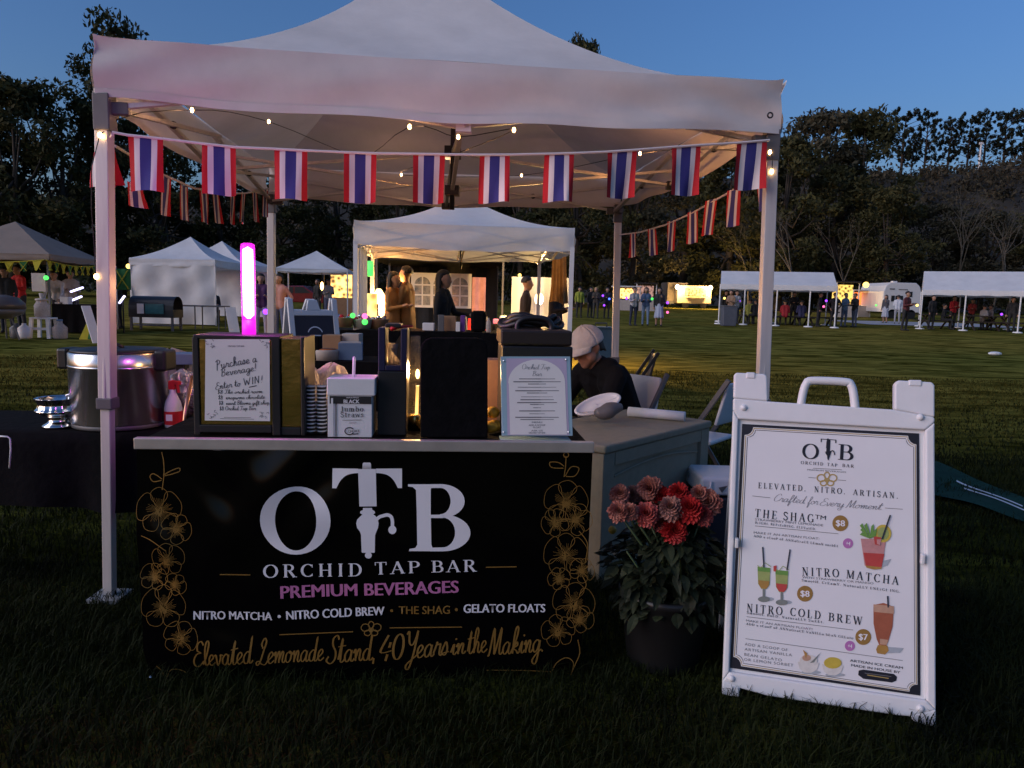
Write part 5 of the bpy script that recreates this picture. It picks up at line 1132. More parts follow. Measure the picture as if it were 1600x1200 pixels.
PET = [mat('salmon_petals', (.40, .10, .075), .6, var=.25, vscale=30, col2=(.55, .24, .18)), mat('coral_petals', (.48, .045, .05), .6, var=.2, vscale=30, col2=(.56, .16, .13)), mat('faded_petals', (.34, .16, .13), .7, var=.3, vscale=30), mat('scarlet_petals', (.42, .006, .012), .6, var=.2, vscale=30, col2=(.50, .03, .025))]
for i, (px, py, r, k) in enumerate(heads):
    r *= 1.22; p = HP[i]; ax = (CAM - p).normalized() + Vector((rl.uniform(-.3, .3), rl.uniform(-.2, .2), rl.uniform(.1, .6))); ax.normalize(); x, y = basis(ax); mb = MB()
    for ring, (n_, L, el_) in enumerate(((17, 1.0, -.05), (17, .98, .22), (16, .92, .48), (14, .84, .72), (12, .74, .95), (9, .62, 1.18), (6, .5, 1.42))):
        for j in range(n_):
            a = 2 * math.pi * (j + ring * .5) / n_ + rl.uniform(-.08, .08); rd_ = x * math.cos(a) + y * math.sin(a); d = rd_ * math.cos(el_) + ax * math.sin(el_); sd = ax.cross(rd_); q = p + ax * (.004 * ring); LL_ = r * L * rl.uniform(.9, 1.1); ww = r * .19
            vs = [q - sd * ww * .5, q + sd * ww * .5, q + d * LL_ * .6 + sd * ww, q + d * LL_ * .6 - sd * ww, q + d * LL_ * .62 - ax * .1 * r, q + d * LL_ + ax * r * .12 * (1 if ring > 1 else -1), q + d * LL_ * .9 + sd * ww * .75, q + d * LL_ * .9 - sd * ww * .75]
            mb.add(vs, [(0, 1, 2, 4), (1, 1, 2, 4)[:0] or (0, 4, 3), (3, 4, 5, 7), (4, 2, 6, 5)], PET[k])
    mb.build('flower', PET[k], fp_)
for (px, py) in ((957, 828), (963, 862)): mb = MB(); mb.ball(D(px, py, 2.95), .018, mat('yellow_fruit', (.45, .28, .03), .5, var=.1) if py < 850 else M_WHP, 10); mb.build('bud', None, fp_, smooth=True)

# ---------------------------------------------------------------- the A-frame menu sign
sA, sB = G(1128, 1090), G(1462, 1140)
su_ = (sB - sA).normalized(); sback = Vector((-su_.y, su_.x, 0)); lean_ = R(12)
SP = Plane(sA, su_, Vector((0, 0, 1)) * math.cos(lean_) + sback * math.sin(lean_))
sg = thing('sandwich_board', 'white plastic A-frame menu board standing on the grass beside the dahlias', 'sandwich board')
def sq(mbx, poly, d, m, w=0.0):
    uv = [SP.uv(*p) for p in poly]; ar = sum(uv[i - 1][0] * uv[i][1] - uv[i][0] * uv[i - 1][1] for i in range(len(uv)))
    if ar < 0: uv = uv[::-1]
    mbx.prism(uv, SP.o + SP.n * w, SP.u, SP.t, d, m)
DPT = .035
mb = MB()
sq(mb, [(1128, 1086), (1155, 1090), (1157, 1074), (1129, 1062)], DPT, M_WHP)                      # feet
sq(mb, [(1422, 1118), (1428, 1128), (1463, 1138), (1463, 1108)], DPT, M_WHP)
sq(mb, [(1129, 1064), (1157, 1076), (1200, 1088), (1400, 1118), (1422, 1120), (1463, 1110), (1448, 1095), (1139.5, 1050)], DPT, M_WHP)   # bottom rail
sq(mb, [(1129, 1064), (1139.5, 1050), (1154, 655), (1145.5, 640)], DPT, M_WHP)        # left stile
sq(mb, [(1448, 1095), (1463, 1110), (1461, 660), (1446, 672)], DPT, M_WHP)          # right stile
sq(mb, [(1145.5, 640), (1154, 655), (1446, 672), (1461, 660), (1461, 652), (1398, 640), (1200, 627), (1146, 622)], DPT, M_WHP)  # top rail
sq(mb, [(1146, 622), (1200, 627), (1199, 588), (1195, 584), (1150, 582), (1147, 586)], DPT, M_WHP)     # tabs
sq(mb, [(1398, 640), (1461, 652), (1461, 602), (1457, 597), (1404, 594), (1398, 600)], DPT, M_WHP)
sq(mb, [(1188, 626), (1200, 627), (1200, 618)], DPT, M_WHP)
mb.build('front_frame', M_WHP, sg, bev=.008, seg=3)
mb = MB(); hp = [(1252, 634), (1256, 612), (1261, 599), (1270, 594), (1322, 596), (1331, 601), (1335, 614), (1338, 640)]
mb.tube([SP.hit(*p, -.016) for p in catmull(hp, 4)], .0145, M_WHP, 12)
mb.build('handle', M_WHP, sg, smooth=True)
mb = MB()
for (a, b, c_, d) in ((1166, 583, 1180, 591), (1420, 595, 1440, 605)): sq(mb, [(a, b + 8), (c_, b + 8.6), (c_, b - 1), (a, b - 1.4)], .05, M_WHP, .004)
mb.build('hinge', M_WHP, sg, bev=.004)
for (px, py) in ((1162, 637), (1438, 652), (1143, 1060), (1438, 1107)): mb = MB(); mb.ball(SP.hit(px, py, .0), .012, M_WHP, 14, (1, 1, 1)); mb.build('button', M_WHP, sg, smooth=True)
# rear panel leaning the other way
top_l, top_r = SP.hit(1149, 634, -.05), SP.hit(1461, 660, -.05); mb = MB(); spread = sback * .52
vl = [top_l, top_r]; bl2 = [Vector((sA.x, sA.y, 0)) + spread, Vector((sB.x, sB.y, 0)) + spread]
nr = SP.n * -.03
mb.add([top_l, top_r, bl2[1], bl2[0], top_l + nr, top_r + nr, bl2[1] + sback * .03, bl2[0] + sback * .03], [(0, 1, 2, 3), (7, 6, 5, 4), (0, 4, 5, 1), (1, 5, 6, 2), (2, 6, 7, 3), (3, 7, 4, 0)], M_WHP); mb.build('rear_frame', M_WHP, sg, bev=.005)
# printed insert
mb = MB()
M_NAVYINK = mat('dark_navy_print', (.010, .010, .018), .5, var=0); M_CREAM = mat('cream_print', (.74, .74, .76), .5, var=.02, spec=.5); M_GOLD2 = mat('gold_line_print', (.42, .30, .10), .5, var=0)
RC = -.014
shape(mb, SP, [(1154, 655), (1139.5, 1050), (1448, 1095), (1446, 672)], M_WHP, RC - .003)
shape(mb, SP, [(1160, 662), (1141, 1045), (1440, 1089), (1438, 677)], M_NAVYINK, RC)
def inset(cs, k, r):                                    # quad with notched corners
    n = len(cs); out = []
    ctr = (sum(c[0] for c in cs) / n, sum(c[1] for c in cs) / n)
    q = [(c[0] + (ctr[0] - c[0]) / abs(ctr[0] - c[0]) * k, c[1] + (ctr[1] - c[1]) / abs(ctr[1] - c[1]) * k) for c in cs]
    for i in range(n):
        c, p, x = q[i], q[i - 1], q[(i + 1) % n]
        d1 = math.hypot(p[0] - c[0], p[1] - c[1]); d2 = math.hypot(x[0] - c[0], x[1] - c[1]); e1 = ((p[0] - c[0]) / d1, (p[1] - c[1]) / d1); e2 = ((x[0] - c[0]) / d2, (x[1] - c[1]) / d2)
        for j in range(5):
            t = math.pi / 2 * j / 4; out.append((c[0] + e1[0] * r * math.cos(t) + e2[0] * r * math.sin(t), c[1] + e1[1] * r * math.cos(t) + e2[1] * r * math.sin(t)))
    return out
CS = [(1160, 662), (1141, 1045), (1440, 1089), (1438, 677)]
shape(mb, SP, inset(CS, 4.5, 13), M_CREAM, RC + .0012); o_ = inset(CS, 6.2, 12.5); line(mb, SP, o_ + o_[:1], 1.2, M_GOLD2, RC + .002); o_ = inset(CS, 9, 12); line(mb, SP, o_ + o_[:1], .8, M_NAVYINK, RC + .002)
Lz = RC + .0026
def S_(ink, a, b, h, m=M_NAVYINK, l=0.0): lay(mb, SP, ink, a, b, h, m, Lz + l)
def sl2(x, y, x1, y1, w=.8, m=M_INKG): line(mb, SP, [(x, y), (x1, y1)], w, m, Lz)
S_(serif_ink('O'), (1253.5, 716), (1279.5, 718.5), 24); S_(serif_ink('B'), (1310, 718), (1334, 720), 24.5); S_(serif_ink('T'), (1281, 706), (1308.5, 708), 21)
vb2 = lambda pr: strip(mb, SP, [(p[1], p[0]) for p in pr], [(p[2], p[0]) for p in pr], M_NAVYINK, Lz + .0012)
vb2([(685, 1293.5, 1295.5), (688, 1293, 1296), (690, 1292, 1297), (700, 1291.5, 1297.5), (701, 1293, 1296), (704, 1292, 1297.5), (708, 1290.5, 1299), (712, 1293, 1297.5), (717, 1293.5, 1296), (719, 1294.5, 1295.5)])
line(mb, SP, catmull([(1298, 706), (1302, 704), (1304.5, 708), (1304.5, 711)], 4), 1.6, M_NAVYINK, Lz + .0014)
S_(serif_ink('ORCHID', .3), (1252, 725), (1287, 727.5), 5); S_(serif_ink('TAP', .3), (1293, 728), (1309, 729.5), 5); S_(serif_ink('BAR', .3), (1317, 729.5), (1335, 731), 5)
sl2(1271, 731.5, 1316, 734, .7); S_(sans_ink('PREMIUM BEVERAGES'), (1262, 735), (1323, 739), 2.4, M_INKG)
MBX = [mb]; emblem(1293, 748, 1.0, SP, M_GOLD2, None, Lz, 2.0); sl2(1264, 746, 1276, 747); sl2(1310, 750, 1323, 751)
for tx, a, b in (('ELEVATED.', (1185, 763), (1260, 768)), ('NITRO.', (1273, 769), (1322, 772.5)), ('ARTISAN.', (1334, 773.5), (1405, 779.5))): S_(serif_ink(tx, .34), a, b, 9)
S_(script_ink('Crafted', .05, .03, .3), (1208, 783), (1257, 787), 12, M_INKG); S_(script_ink('for', .05, .03, .3), (1262, 787.5), (1278, 789), 12, M_INKG); S_(script_ink('Every', .05, .03, .3), (1281, 790), (1318, 792.5), 12, M_INKG); S_(script_ink('Moment', .05, .03, .3), (1322, 793), (1377, 797), 12, M_INKG)
sl2(1176, 775, 1204, 778); sl2(1384, 794, 1412, 796)
S_(serif_ink('THE', .3), (1179.5, 808), (1214, 812), 13); S_(serif_ink('SHAG', .3), (1224, 813), (1272, 817), 13); S_(sans_ink('TM'), (1274, 811), (1291, 813), 7)
S_(sans_ink('STRAWBERRY MINT LEMONADE'), (1180, 813.5), (1287, 823), 3.6, M_INKG); S_(serif_ink('Bright. Refreshing. Elevated.', .25), (1180, 818.5), (1276, 829), 3.6)
sl2(1180, 822, 1311, 834.5); S_(sans_ink('MAKE IT AN ARTISAN FLOAT:'), (1178, 834), (1281, 844), 3.6, M_INKG); S_(serif_ink('Add a scoop of Annagrace lemon sorbet', .2), (1178, 839.5), (1310, 855.5), 3.6)
M_CIRC = mat('ochre_disc_print', (.30, .17, .04), .5, var=0); M_CIRP = mat('orchid_disc_print', (.45, .16, .42), .5, var=0)
for (x, y, r, tx, m) in ((1314, 818, 12.5, '$8', M_CIRC), (1258.5, 928.5, 12.5, '$8', M_CIRC), (1350, 996.5, 12.5, '$7', M_CIRC), (1326, 849.5, 8, '+4', M_CIRP), (1329, 1010.5, 8, '+4', M_CIRP)):
    shape(mb, SP, ell(x, y, r, r, 24), m, Lz); w_ = r * (.58 if m is M_CIRC else .42); S_(sans_ink(tx, .03), (x - w_, y + r * .34 - .3), (x + w_, y + r * .34 + .8), r * .78, M_WHITEP, .0008)
S_(serif_ink('NITRO', .3), (1254, 900), (1312, 903), 13); S_(serif_ink('MATCHA', .3), (1323, 904), (1405, 915), 13)
S_(sans_ink('WITH STRAWBERRY OR MANGO'), (1254, 904), (1366, 914), 3.4, M_INKG); S_(serif_ink('Smooth. Creamy. Naturally Energizing.', .2), (1253, 909), (1408, 927), 3.8)
S_(serif_ink('NITRO', .3), (1167, 957), (1223, 962.5), 13); S_(serif_ink('COLD', .3), (1235, 963), (1283, 969), 13); S_(serif_ink('BREW', .3), (1295, 971), (1348, 978), 13)
S_(serif_ink('Smooth. Bold. Naturally Sweet.', .2), (1167, 960), (1288, 975), 3.6); sl2(1167, 964.5, 1334, 985.5)
S_(sans_ink('MAKE IT AN ARTISAN FLOAT!'), (1166, 972), (1270, 986), 3.5, M_INKG); S_(serif_ink('Add a scoop of Annagrace vanilla bean gelato', .2), (1166, 977.5), (1334, 1000), 3.6)
sl2(1165, 999, 1412, 1033.5)
for i, tx in enumerate(('ADD A SCOOP OF', 'ARTISAN VANILLA', 'BEAN GELATO', 'OR LEMON SORBET')): S_(sans_ink(tx, 0, 1.2), (1164 - i * .4, 1009.5 + i * 8), ((1231, 1238, 1222, 1240)[i], 1019 + i * 8), 4.4, M_INKG)
S_(sans_ink('ARTISAN ICE CREAM', .01), (1329, 1035), (1412, 1047), 4, M_NAVYINK); S_(sans_ink('MADE IN HOUSE BY', .01), (1331, 1042.5), (1408, 1054), 4, M_NAVYINK)
shape(mb, SP, [(1343, 1049), (1350, 1047.5), (1398, 1054.5), (1403, 1059), (1402, 1065), (1395, 1068), (1350, 1062), (1342, 1056)], M_NAVYINK, Lz); line(mb, SP, [(1356, 1056), (1390, 1061.5)], 1.4, M_GOLD2, Lz + .0006); line(mb, SP, [(1352, 1053), (1394, 1058.5)], .9, M_INKG, Lz + .0006)
# drinks
def pm(n, c): return mat(n, c, .5, var=.1, vscale=40)
PR = pm('red_drink_print', (.48, .06, .05)); PPK = pm('pale_pink_print', (.52, .25, .24)); PG = pm('green_print', (.14, .30, .06)); PGL = pm('lime_print', (.32, .38, .12)); PY = pm('yellow_print', (.55, .42, .06)); PBR = pm('brown_drink_print', (.34, .10, .05)); PTN = pm('foam_print', (.50, .30, .20)); PGY = pm('shadow_grey_print', (.36, .40, .44)); PDK = pm('straw_print', (.03, .035, .05)); PGLS = pm('glass_print', (.20, .22, .20)); PAMB = pm('amber_print', (.40, .22, .05)); PWH = pm('ice_cream_print', (.66, .64, .60))
X_ = lambda pts, m, l=0.0: shape(mb, SP, pts, m, Lz + l)
X_([(1376, 878), (1394, 874), (1388, 884), (1374, 889)], PGY); X_([(1346, 842), (1386, 843), (1379, 888), (1370, 890.5), (1358, 888), (1352, 884)], PPK, .0006); X_([(1350, 864), (1383, 866), (1379, 886), (1368, 888), (1354, 884)], PR, .0012)
X_([(1353, 884), (1379, 887), (1378, 889.5), (1366, 890.5), (1355, 887.5)], PAMB, .0018); X_(ell(1381, 834, 13, 14, 18), PY, .0012); X_(ell(1381, 834, 9, 10, 18), PGL, .0018); X_([(1366, 838), (1378, 840), (1376, 853), (1368, 851)], PR, .0024); X_([(1371, 843), (1378, 843), (1376, 853), (1371, 850)], PPK, .003)
for (a, b) in ((-70, 15), (-110, 17), (-150, 14), (-30, 12), (170, 13), (-130, 20)): cx, cy = 1360, 834; X_([(cx, cy + 8), (cx + b * math.cos(R(a)) - 3, cy + b * .8 * math.sin(R(a))), (cx + b * math.cos(R(a)) + 1, cy + b * .8 * math.sin(R(a)) - 4), (cx + b * .5 * math.cos(R(a)) + 4, cy + 4)], PG if a % 40 else PGL, .0018 + b * .0001)
line(mb, SP, [(1392, 805), (1379, 843)], 2.6, PDK, Lz + .004)
for (x, y, lo) in ((1194, 0, PAMB), (1222, 5, PR)):
    X_(ell(x + 5, 937 + y, 11, 3.5, 14), PGY); X_([(x - 10, 886 + y), (x + 10, 888 + y), (x + 9, 914 + y), (x + 4, 921 + y), (x - 4, 921 + y), (x - 9, 913 + y)], PGL, .0006); X_([(x - 9, 907 + y), (x + 9, 909 + y), (x + 7, 917 + y), (x + 3, 921 + y), (x - 4, 920 + y), (x - 8, 914 + y)], lo, .0012); X_([(x - 10, 886 + y), (x + 10, 888 + y), (x + 9.8, 895 + y), (x - 9.8, 893 + y)], PG, .0012)
    X_([(x - 2, 921 + y), (x + 2, 921 + y), (x + 2, 935 + y), (x - 2, 934 + y)], PGLS, .0006); X_(ell(x, 937 + y, 9.5, 4.5, 16), PGLS, .0012); line(mb, SP, [(x - 2 if lo is PAMB else x + 13, 854 + y + (1 if lo is PAMB else 0)), (x if lo is PAMB else x + 8, 887 + y)], 2.2, PDK, Lz + .0022)
    line(mb, SP, [(x - 10, 884 + y), (x - 5, 888 + y), (x + 2, 880 + y), (x + 11, 886 + y)], 1.2, PGL, Lz + .0016)
X_([(1209, 885), (1214, 884), (1213, 894), (1209, 893)], PR, .0018)
X_([(1388, 1012), (1414, 1014), (1408, 1021), (1386, 1022)], PGY); X_([(1366, 946), (1382, 943), (1398, 949), (1396, 980), (1389, 1004), (1386, 1010), (1375, 1009), (1371, 1000), (1366, 975)], PBR, .0006); X_([(1366, 945), (1398, 948), (1398, 960), (1367, 957)], PTN, .0012); X_([(1376, 999), (1389, 1001), (1387, 1009), (1376, 1008)], PTN, .0012); X_([(1373, 1009), (1388, 1010), (1390, 1018), (1384, 1024), (1372, 1022), (1370, 1016)], PAMB, .0006); line(mb, SP, [(1388, 932), (1389, 950)], 2.4, PDK, Lz + .0022)
for (x, y, m) in ((1264, 1035, PWH), (1302, 1039, PY)):
    X_(ell(x + 4, y + 17, 16, 3, 12), PGY); X_([(x - 17, y), (x + 17, y + 2), (x + 13, y + 13), (x + 4, y + 18), (x - 7, y + 17), (x - 14, y + 11)], PWH, .0006); X_(ell(x, y - 2, 14, 9, 16), m, .0012); X_(ell(x - 3, y - 6, 7, 5, 12), m if m is PY else PTN, .0018)
X_([(1255, 1016), (1262, 1022), (1260, 1030)], PAMB, .0024); X_([(1284, 1020), (1272, 1036), (1266, 1037)], PGLS, .0024)
mb.build('menu_print', M_CREAM, sg)
mb = MB()
for (px, py, s) in ((1151, 848, 1), (1441, 873, -1)):
    a = SP.hit(px, py, .004); mb.box(a, (.012, .02, .035), M_WHP, rz=math.atan2(su_.y, su_.x))
mb.build('clip', M_WHP, sg, bev=.003)
# ---------------------------------------------------------------- people
def capsule(m, a, ra, b, rb, n=10):
    a, b = Vector(a), Vector(b); m.ball(a, ra, None, n); m.ball(b, rb, None, n)
    if (b - a).length > 1e-5: m.tube([a, b], [ra, rb], None, n)
def fuse(caps, voxel, smooth=4):                       # overlapping volumes -> ONE continuous skin, faces tagged by the nearest volume
    m = MB()
    for c in caps: capsule(m, *c[:4])
    me = bpy.data.meshes.new('body'); me.from_pydata(m.v, [], m.f); o = bpy.data.objects.new('body', me); COL.objects.link(o)
    q = o.modifiers.new('r', 'REMESH'); q.mode = 'VOXEL'; q.voxel_size = voxel
    q = o.modifiers.new('s', 'SMOOTH'); q.iterations = smooth; q.factor = .5
    dg = bpy.context.evaluated_depsgraph_get(); out = bpy.data.meshes.new_from_object(o.evaluated_get(dg)); bpy.data.objects.remove(o); bpy.data.meshes.remove(me)
    P = np.zeros(len(out.polygons) * 3); out.polygons.foreach_get('center', P); P = P.reshape(-1, 3); best = np.full(len(P), 1e9); idx = np.zeros(len(P), int)
    for c in caps:
        a, b = np.array(c[0][:], float), np.array(c[2][:], float); d = b - a; L = d @ d or 1e-9; t = np.clip(((P - a) @ d) / L, 0, 1)
        r = c[1] + (c[3] - c[1]) * t; e = np.linalg.norm(P - a - t[:, None] * d, axis=1) - r; k = e < best; best[k] = e[k]; idx[k] = c[4]
    for _ in range(4): out.materials.append(None)
    out.polygons.foreach_set('material_index', idx); out.polygons.foreach_set('use_smooth', np.ones(len(P), bool)); return out
SK, SH, TR, SO = 0, 1, 2, 3
def V3(*a): return Vector(a)
def skeleton(pose='stand', skirt=False, robe=False, fem=False, sleeves=True):
    c = []; sw = .17 if fem else .19
    sit = pose == 'sit'; hz = .50 if sit else .92; k = hz - .92
    hip = V3(0, 0, hz); chest = V3(0, -.02 if not sit else -.05, hz + .38); neck = V3(0, -.02, hz + .56); head = V3(0, -.045, hz + .70)
    if pose == 'lean': chest = V3(0, -.12, hz + .36); neck = V3(0, -.19, hz + .52); head = V3(0, -.24, hz + .65)
    for s in (-1, 1):
        c.append((hip + V3(s * .07, 0, .02), .115, hip + V3(s * .06, 0, .16), .105, SH)); c.append((hip + V3(s * .06, 0, .16), .105, chest + V3(s * .085, 0, .02), .115, SH))
        c.append((chest + V3(s * .085, 0, .02), .11, neck + V3(s * .10, 0, -.06), .075, SH)); c.append((neck + V3(0, 0, -.04), .065, neck + V3(s * (sw - .03), 0, -.09), .065, SH))
    c.append((neck + V3(0, 0, -.04), .055, head + V3(0, .02, -.06), .052, SK))
    c += [(head + V3(0, .015, .035), .098, head + V3(0, -.01, -.02), .088, SK), (head + V3(0, -.03, -.06), .062, head + V3(0, -.045, -.085), .042, SK), (head + V3(0, -.088, .0), .012, head + V3(0, -.105, -.03), .014, SK)]
    for s in (-1, 1): c.append((head + V3(s * .088, .01, .01), .018, head + V3(s * .088, .012, -.02), .014, SK)); c.append((head + V3(s * .034, -.082, .018), .016, head + V3(s * .036, -.082, .018), .016, SK))
    sc = SH if sleeves else SK
    for s in (-1, 1):
        sh = neck + V3(s * sw, .0, -.09)
        if pose in ('hold', 'sit'): el = sh + V3(s * .05, -.02, -.28); wr = el + V3(-s * .10, -.22, .06 if pose == 'hold' else .02)
        elif pose == 'reach' and s == 1: el = sh + V3(.06, -.10, -.26); wr = el + V3(-.02, -.25, -.02)
        elif pose == 'phone' and s == 1: el = sh + V3(.06, -.06, -.27); wr = el + V3(-.08, -.16, .20)
        elif pose == 'hips': el = sh + V3(s * .16, .06, -.24); wr = el + V3(-s * .13, -.06, -.20)
        elif pose == 'lean': el = sh + V3(s * .03, -.10, -.27); wr = el + V3(-s * .02, -.16, -.18)
        else: el = sh + V3(s * .06, .02, -.28); wr = el + V3(-s * .005, -.07, -.25)
        c.append((sh, .062, el, .046, SH)); c.append((el, .045, wr, .032, sc)); d = (wr - el).normalized(); hd = wr + d * .07
        c.append((wr, .03, hd, .036, SK)); px_ = d.cross(V3(0, 0, 1)); px_ = px_.normalized() if px_.length > .1 else V3(1, 0, 0); 
        for f in range(4): b0 = hd + px_ * (.024 - .016 * f); c.append((b0, .0095, b0 + d * (.075 - .008 * abs(f - 1)) + V3(0, 0, -.012), .008, SK))
        c.append((wr + d * .02 + px_ * .03, .011, wr + d * .075 + px_ * .058, .009, SK))
    for s in (-1, 1):
        h = hip + V3(s * .095, 0, 0)
        if sit: kn = h + V3(s * .04, -.42, .0); an = kn + V3(0, .04, -.42)
        else: kn = h + V3(s * .015, -.02 * s if pose != 'walk' else -.16 * s, -.42); an = V3(kn.x + s * .01, kn.y + (.04 if pose != 'walk' else .16 * s * .4 + .06), .075)
        c.append((h, .098, kn, .062, TR)); c.append((kn, .062, an, .045, SK if skirt else TR)); c.append((an + V3(0, .02, -.03), .045, an + V3(0, -.15, -.045), .035, SO))
    if skirt or robe:
        top = hip + V3(0, 0, .05); lo = .42 if skirt else .12
        for a in range(8):
            t = a * math.pi / 4; c.append((top + V3(.07 * math.cos(t), .05 * math.sin(t), 0), .08, V3(.17 * math.cos(t), .14 * math.sin(t), lo), .06, TR if skirt else SH))
    return c, head
PM = {}
def person(px, y, label, shirt, trous, pose='stand', rz=0.0, fem=False, skirt=False, robe=False, hair='short', hairc=(.012, .009, .007), skin=(.36, .20, .13), shoes=(.02, .02, .02), s=1.0, group=None, voxel=.022, sleeves=True, hat=None, z=None, loc=None):
    key = (pose, fem, skirt, robe, voxel, sleeves)
    if key not in PM: c, hd = skeleton(pose, skirt, robe, fem, sleeves); PM[key] = (fuse(c, voxel, 3), hd)
    me, hd = PM[key]; o = bpy.data.objects.new('person', me); COL.objects.link(o)
    for i, (nm, cc) in enumerate((('skin', skin), ('top', shirt), ('trousers', trous), ('shoes', shoes))):
        o.material_slots[i].link = 'OBJECT'; o.material_slots[i].material = mat(nm + '_%d_%d_%d' % tuple(int(q * 1000) for q in cc), cc, .8 if i else .5, var=.12, vscale=9, bump=.0 if i == 0 else .25, bscale=18)
    p = Vector(loc) if loc is not None else at(px, y); o.location = p; o.rotation_euler = (0, 0, rz); o.scale = (s, s, s)
    tag(o, label, 'person', group)
    hk = ('hair', hair, tuple(hd), hat)
    if hk not in PM:
        m = MB()
        def hf(a, b):
            t = 2 * math.pi * a; ph = b * math.pi * .56; q = V3(math.sin(ph) * math.cos(t), math.sin(ph) * math.sin(t), math.cos(ph)); front = max(0, -q.y)
            r = .112 - .012 * front * (b > .55) + .003 * math.sin(9 * t + 5 * b); p = hd + V3(0, .022, .035) + q * r
            if b > .6 and q.y < -.25: p = p + V3(0, .03, .03) * ((b - .6) / .4)
            if hair == 'long' and b > .8 and q.y > -.35: p.z -= .26 * (b - .8) / .2; p.y += .01
            return p
        m.grid(hf, 24, 12, None); PM[hk] = m
    m = PM[hk]; k = MB(); k.v, k.f, k.m = list(m.v), list(m.f), list(m.m)
    k.build('hair' if not hat else 'hat', mat('hair_%d_%d' % (int(hairc[0] * 1000), int(hairc[2] * 1000)), hairc, .6, var=.3, vscale=30), o, smooth=True)
    return o
def glow_ball(px, py, y, label, m, r=.09):
    mb = MB(); mb.ball(D(px, py, y), r, m, 12); return tag(mb.build('glow_ball', m, smooth=True), label, 'glow ball', 'glowing toy balls held by visitors')

# ---------------------------------------------------------------- second white tent right behind the bar, and what is in it
def square(fl, fr, depth=None, h=2.05):
    fl, fr = Vector(fl), Vector(fr); d = fr - fl; d.z = 0; L = depth or d.length; k = Vector((-d.y, d.x, 0)).normalized() * L
    F = [fl, fr, fr + k, fl + k]
    for q in F: q.z = gz(q.y)
    zt_ = max(q.z for q in F) + h
    return F, [Vector((q.x, q.y, zt_)) for q in F]
F, T = square(at(556, 10.0), at(891, 10.35), 3.0, 2.02)
tent('pop_up_tent', 'smaller white pop-up tent straight behind the bar with a brown cloth hanging in it', F, T, .62, M_FAB2, M_STEELW, val=.31, conc=2.0, lin=.2, legw=.06, n=24)
wl = F[3] - F[0]
mb = MB(); 
def cur_(a, b): p = F[0] + wl * (.05 + .45 * a); return Vector((p.x + .05 * math.sin(a * 38), p.y, T[0].z - .02 - b * 1.55 * (1 - .02 * math.sin(a * 17))))
mb.grid(cur_, 40, 8, M_FAB2); tag(mb.build('side_curtain', smooth=True), 'white side curtain gathered at the front post of the second tent', 'curtain')
mb = MB(); q = D(874, 392, 12.4)
def dress(a, b):
    w = .115 + .03 * b + (.05 * max(0, b - .65)); return Vector((q.x + (a - .5) * 2 * w + .02 * b, q.y + .05 * math.sin(a * 15) * (.3 + b), q.z - b * .86 + .02 * math.sin(a * 6) * b))
M_TANC = mat('brown_linen', (.30, .16, .065), .9, var=.2, vscale=9, bump=.5, bscale=14, transl=.3)
mb.grid(dress, 30, 14, M_TANC); mb.bar((q.x - .13, q.y, q.z + .02), (q.x + .13, q.y, q.z + .02), .02, .02, M_ALU); tag(mb.build('hanging_cloth', smooth=True), 'brown ruffled cloth hanging from the frame of the second tent', 'cloth')
def clothed_table(px0, px1, y, depth, ztop, label, m=M_BLKC, drop=None, yaw=0.0, wave=26):
    a, b = at(px0, y), at(px1, y); r = thing('cloth_table', label, 'table', group='market tables under dark cloths'); z0 = (a.z + b.z) / 2; L = b.x - a.x; zt2 = z0 + ztop; dr = drop or ztop - .03
    mb = MB()
    def fn(s, t):
        if t < .3: return Vector((a.x + L * s, y + depth * (1 - t / .3), zt2))
        k = (t - .3) / .7; return Vector((a.x + L * s, y - .02 - .05 * k + .025 * k * math.sin(wave * s), zt2 - dr * k))
    mb.grid(fn, 60, 10, m)
    for s in (0, 1): mb.add([(a.x + L * s, y - .02, zt2), (a.x + L * s, y + depth, zt2), (a.x + L * s, y + depth, zt2 - dr), (a.x + L * s, y - .04, zt2 - dr)], [(0, 1, 2, 3)], m)
    mb.build('tablecloth', m, r, smooth=False)
    mb = MB()
    for s in (.04, .96):
        for d in (.06, depth - .06): mb.bar((a.x + L * s, y + d, zt2 - .01), (a.x + L * s, y + d, z0), .03, .03, M_GREYP)
    mb.build('leg_frame', M_GREYP, r); return r, zt2
_, zc = clothed_table(556, 792, 9.5, .75, .93, 'long black clothed counter under the second white tent')
def pbx(name, label, cat, x0, y0, x1, y1, y, dep, m, rz=0.0, group=None, bev=.006, base=None):
    a, b = D(x0, y1, y), D(x1, y0, y); zb = base if base is not None else a.z; mb = MB(); mb.box(((a.x + b.x) / 2, y + dep / 2, (zb + b.z) / 2), (b.x - a.x, dep, b.z - zb), m, rz=rz); return tag(mb.build(name, m, bev=bev), label, cat, group)
pbx('backpack', 'black rucksack standing on the second tent counter beside a bottle', 'bag', 735, 486, 759, 524, 9.62, .2, M_BLKC, base=zc + .003, bev=.04)
mb = MB(); q = D(763, 522, 9.6); mb.lathe([(.03, 0), (.032, .02), (.032, .13), (.012, .17), (.012, .19), (0, .19)], (q.x, q.y, zc + .002), M_BAG, 14); tag(mb.build('bottle', smooth=True), 'small clear water bottle next to the black rucksack', 'bottle')
M_LCARD = mat('pale_card', (.45, .40, .36), .8, var=.1)
pbx('display_board', 'narrow dark grey display board upright on the second tent counter', 'board', 684, 492, 694, 526, 9.6, .03, M_GREYP, base=zc + .002)
pbx('paper_bag', 'kraft paper bag open at the top on the second tent counter', 'bag', 692, 494, 712, 526, 9.7, .10, M_CARD, base=zc + .002)
pbx('purple_box', 'narrow purple box between the kraft bag and the rucksack', 'box', 719, 493, 727, 526, 9.65, .10, mat('purple_card', (.12, .03, .22), .6, var=.1), base=zc + .002)
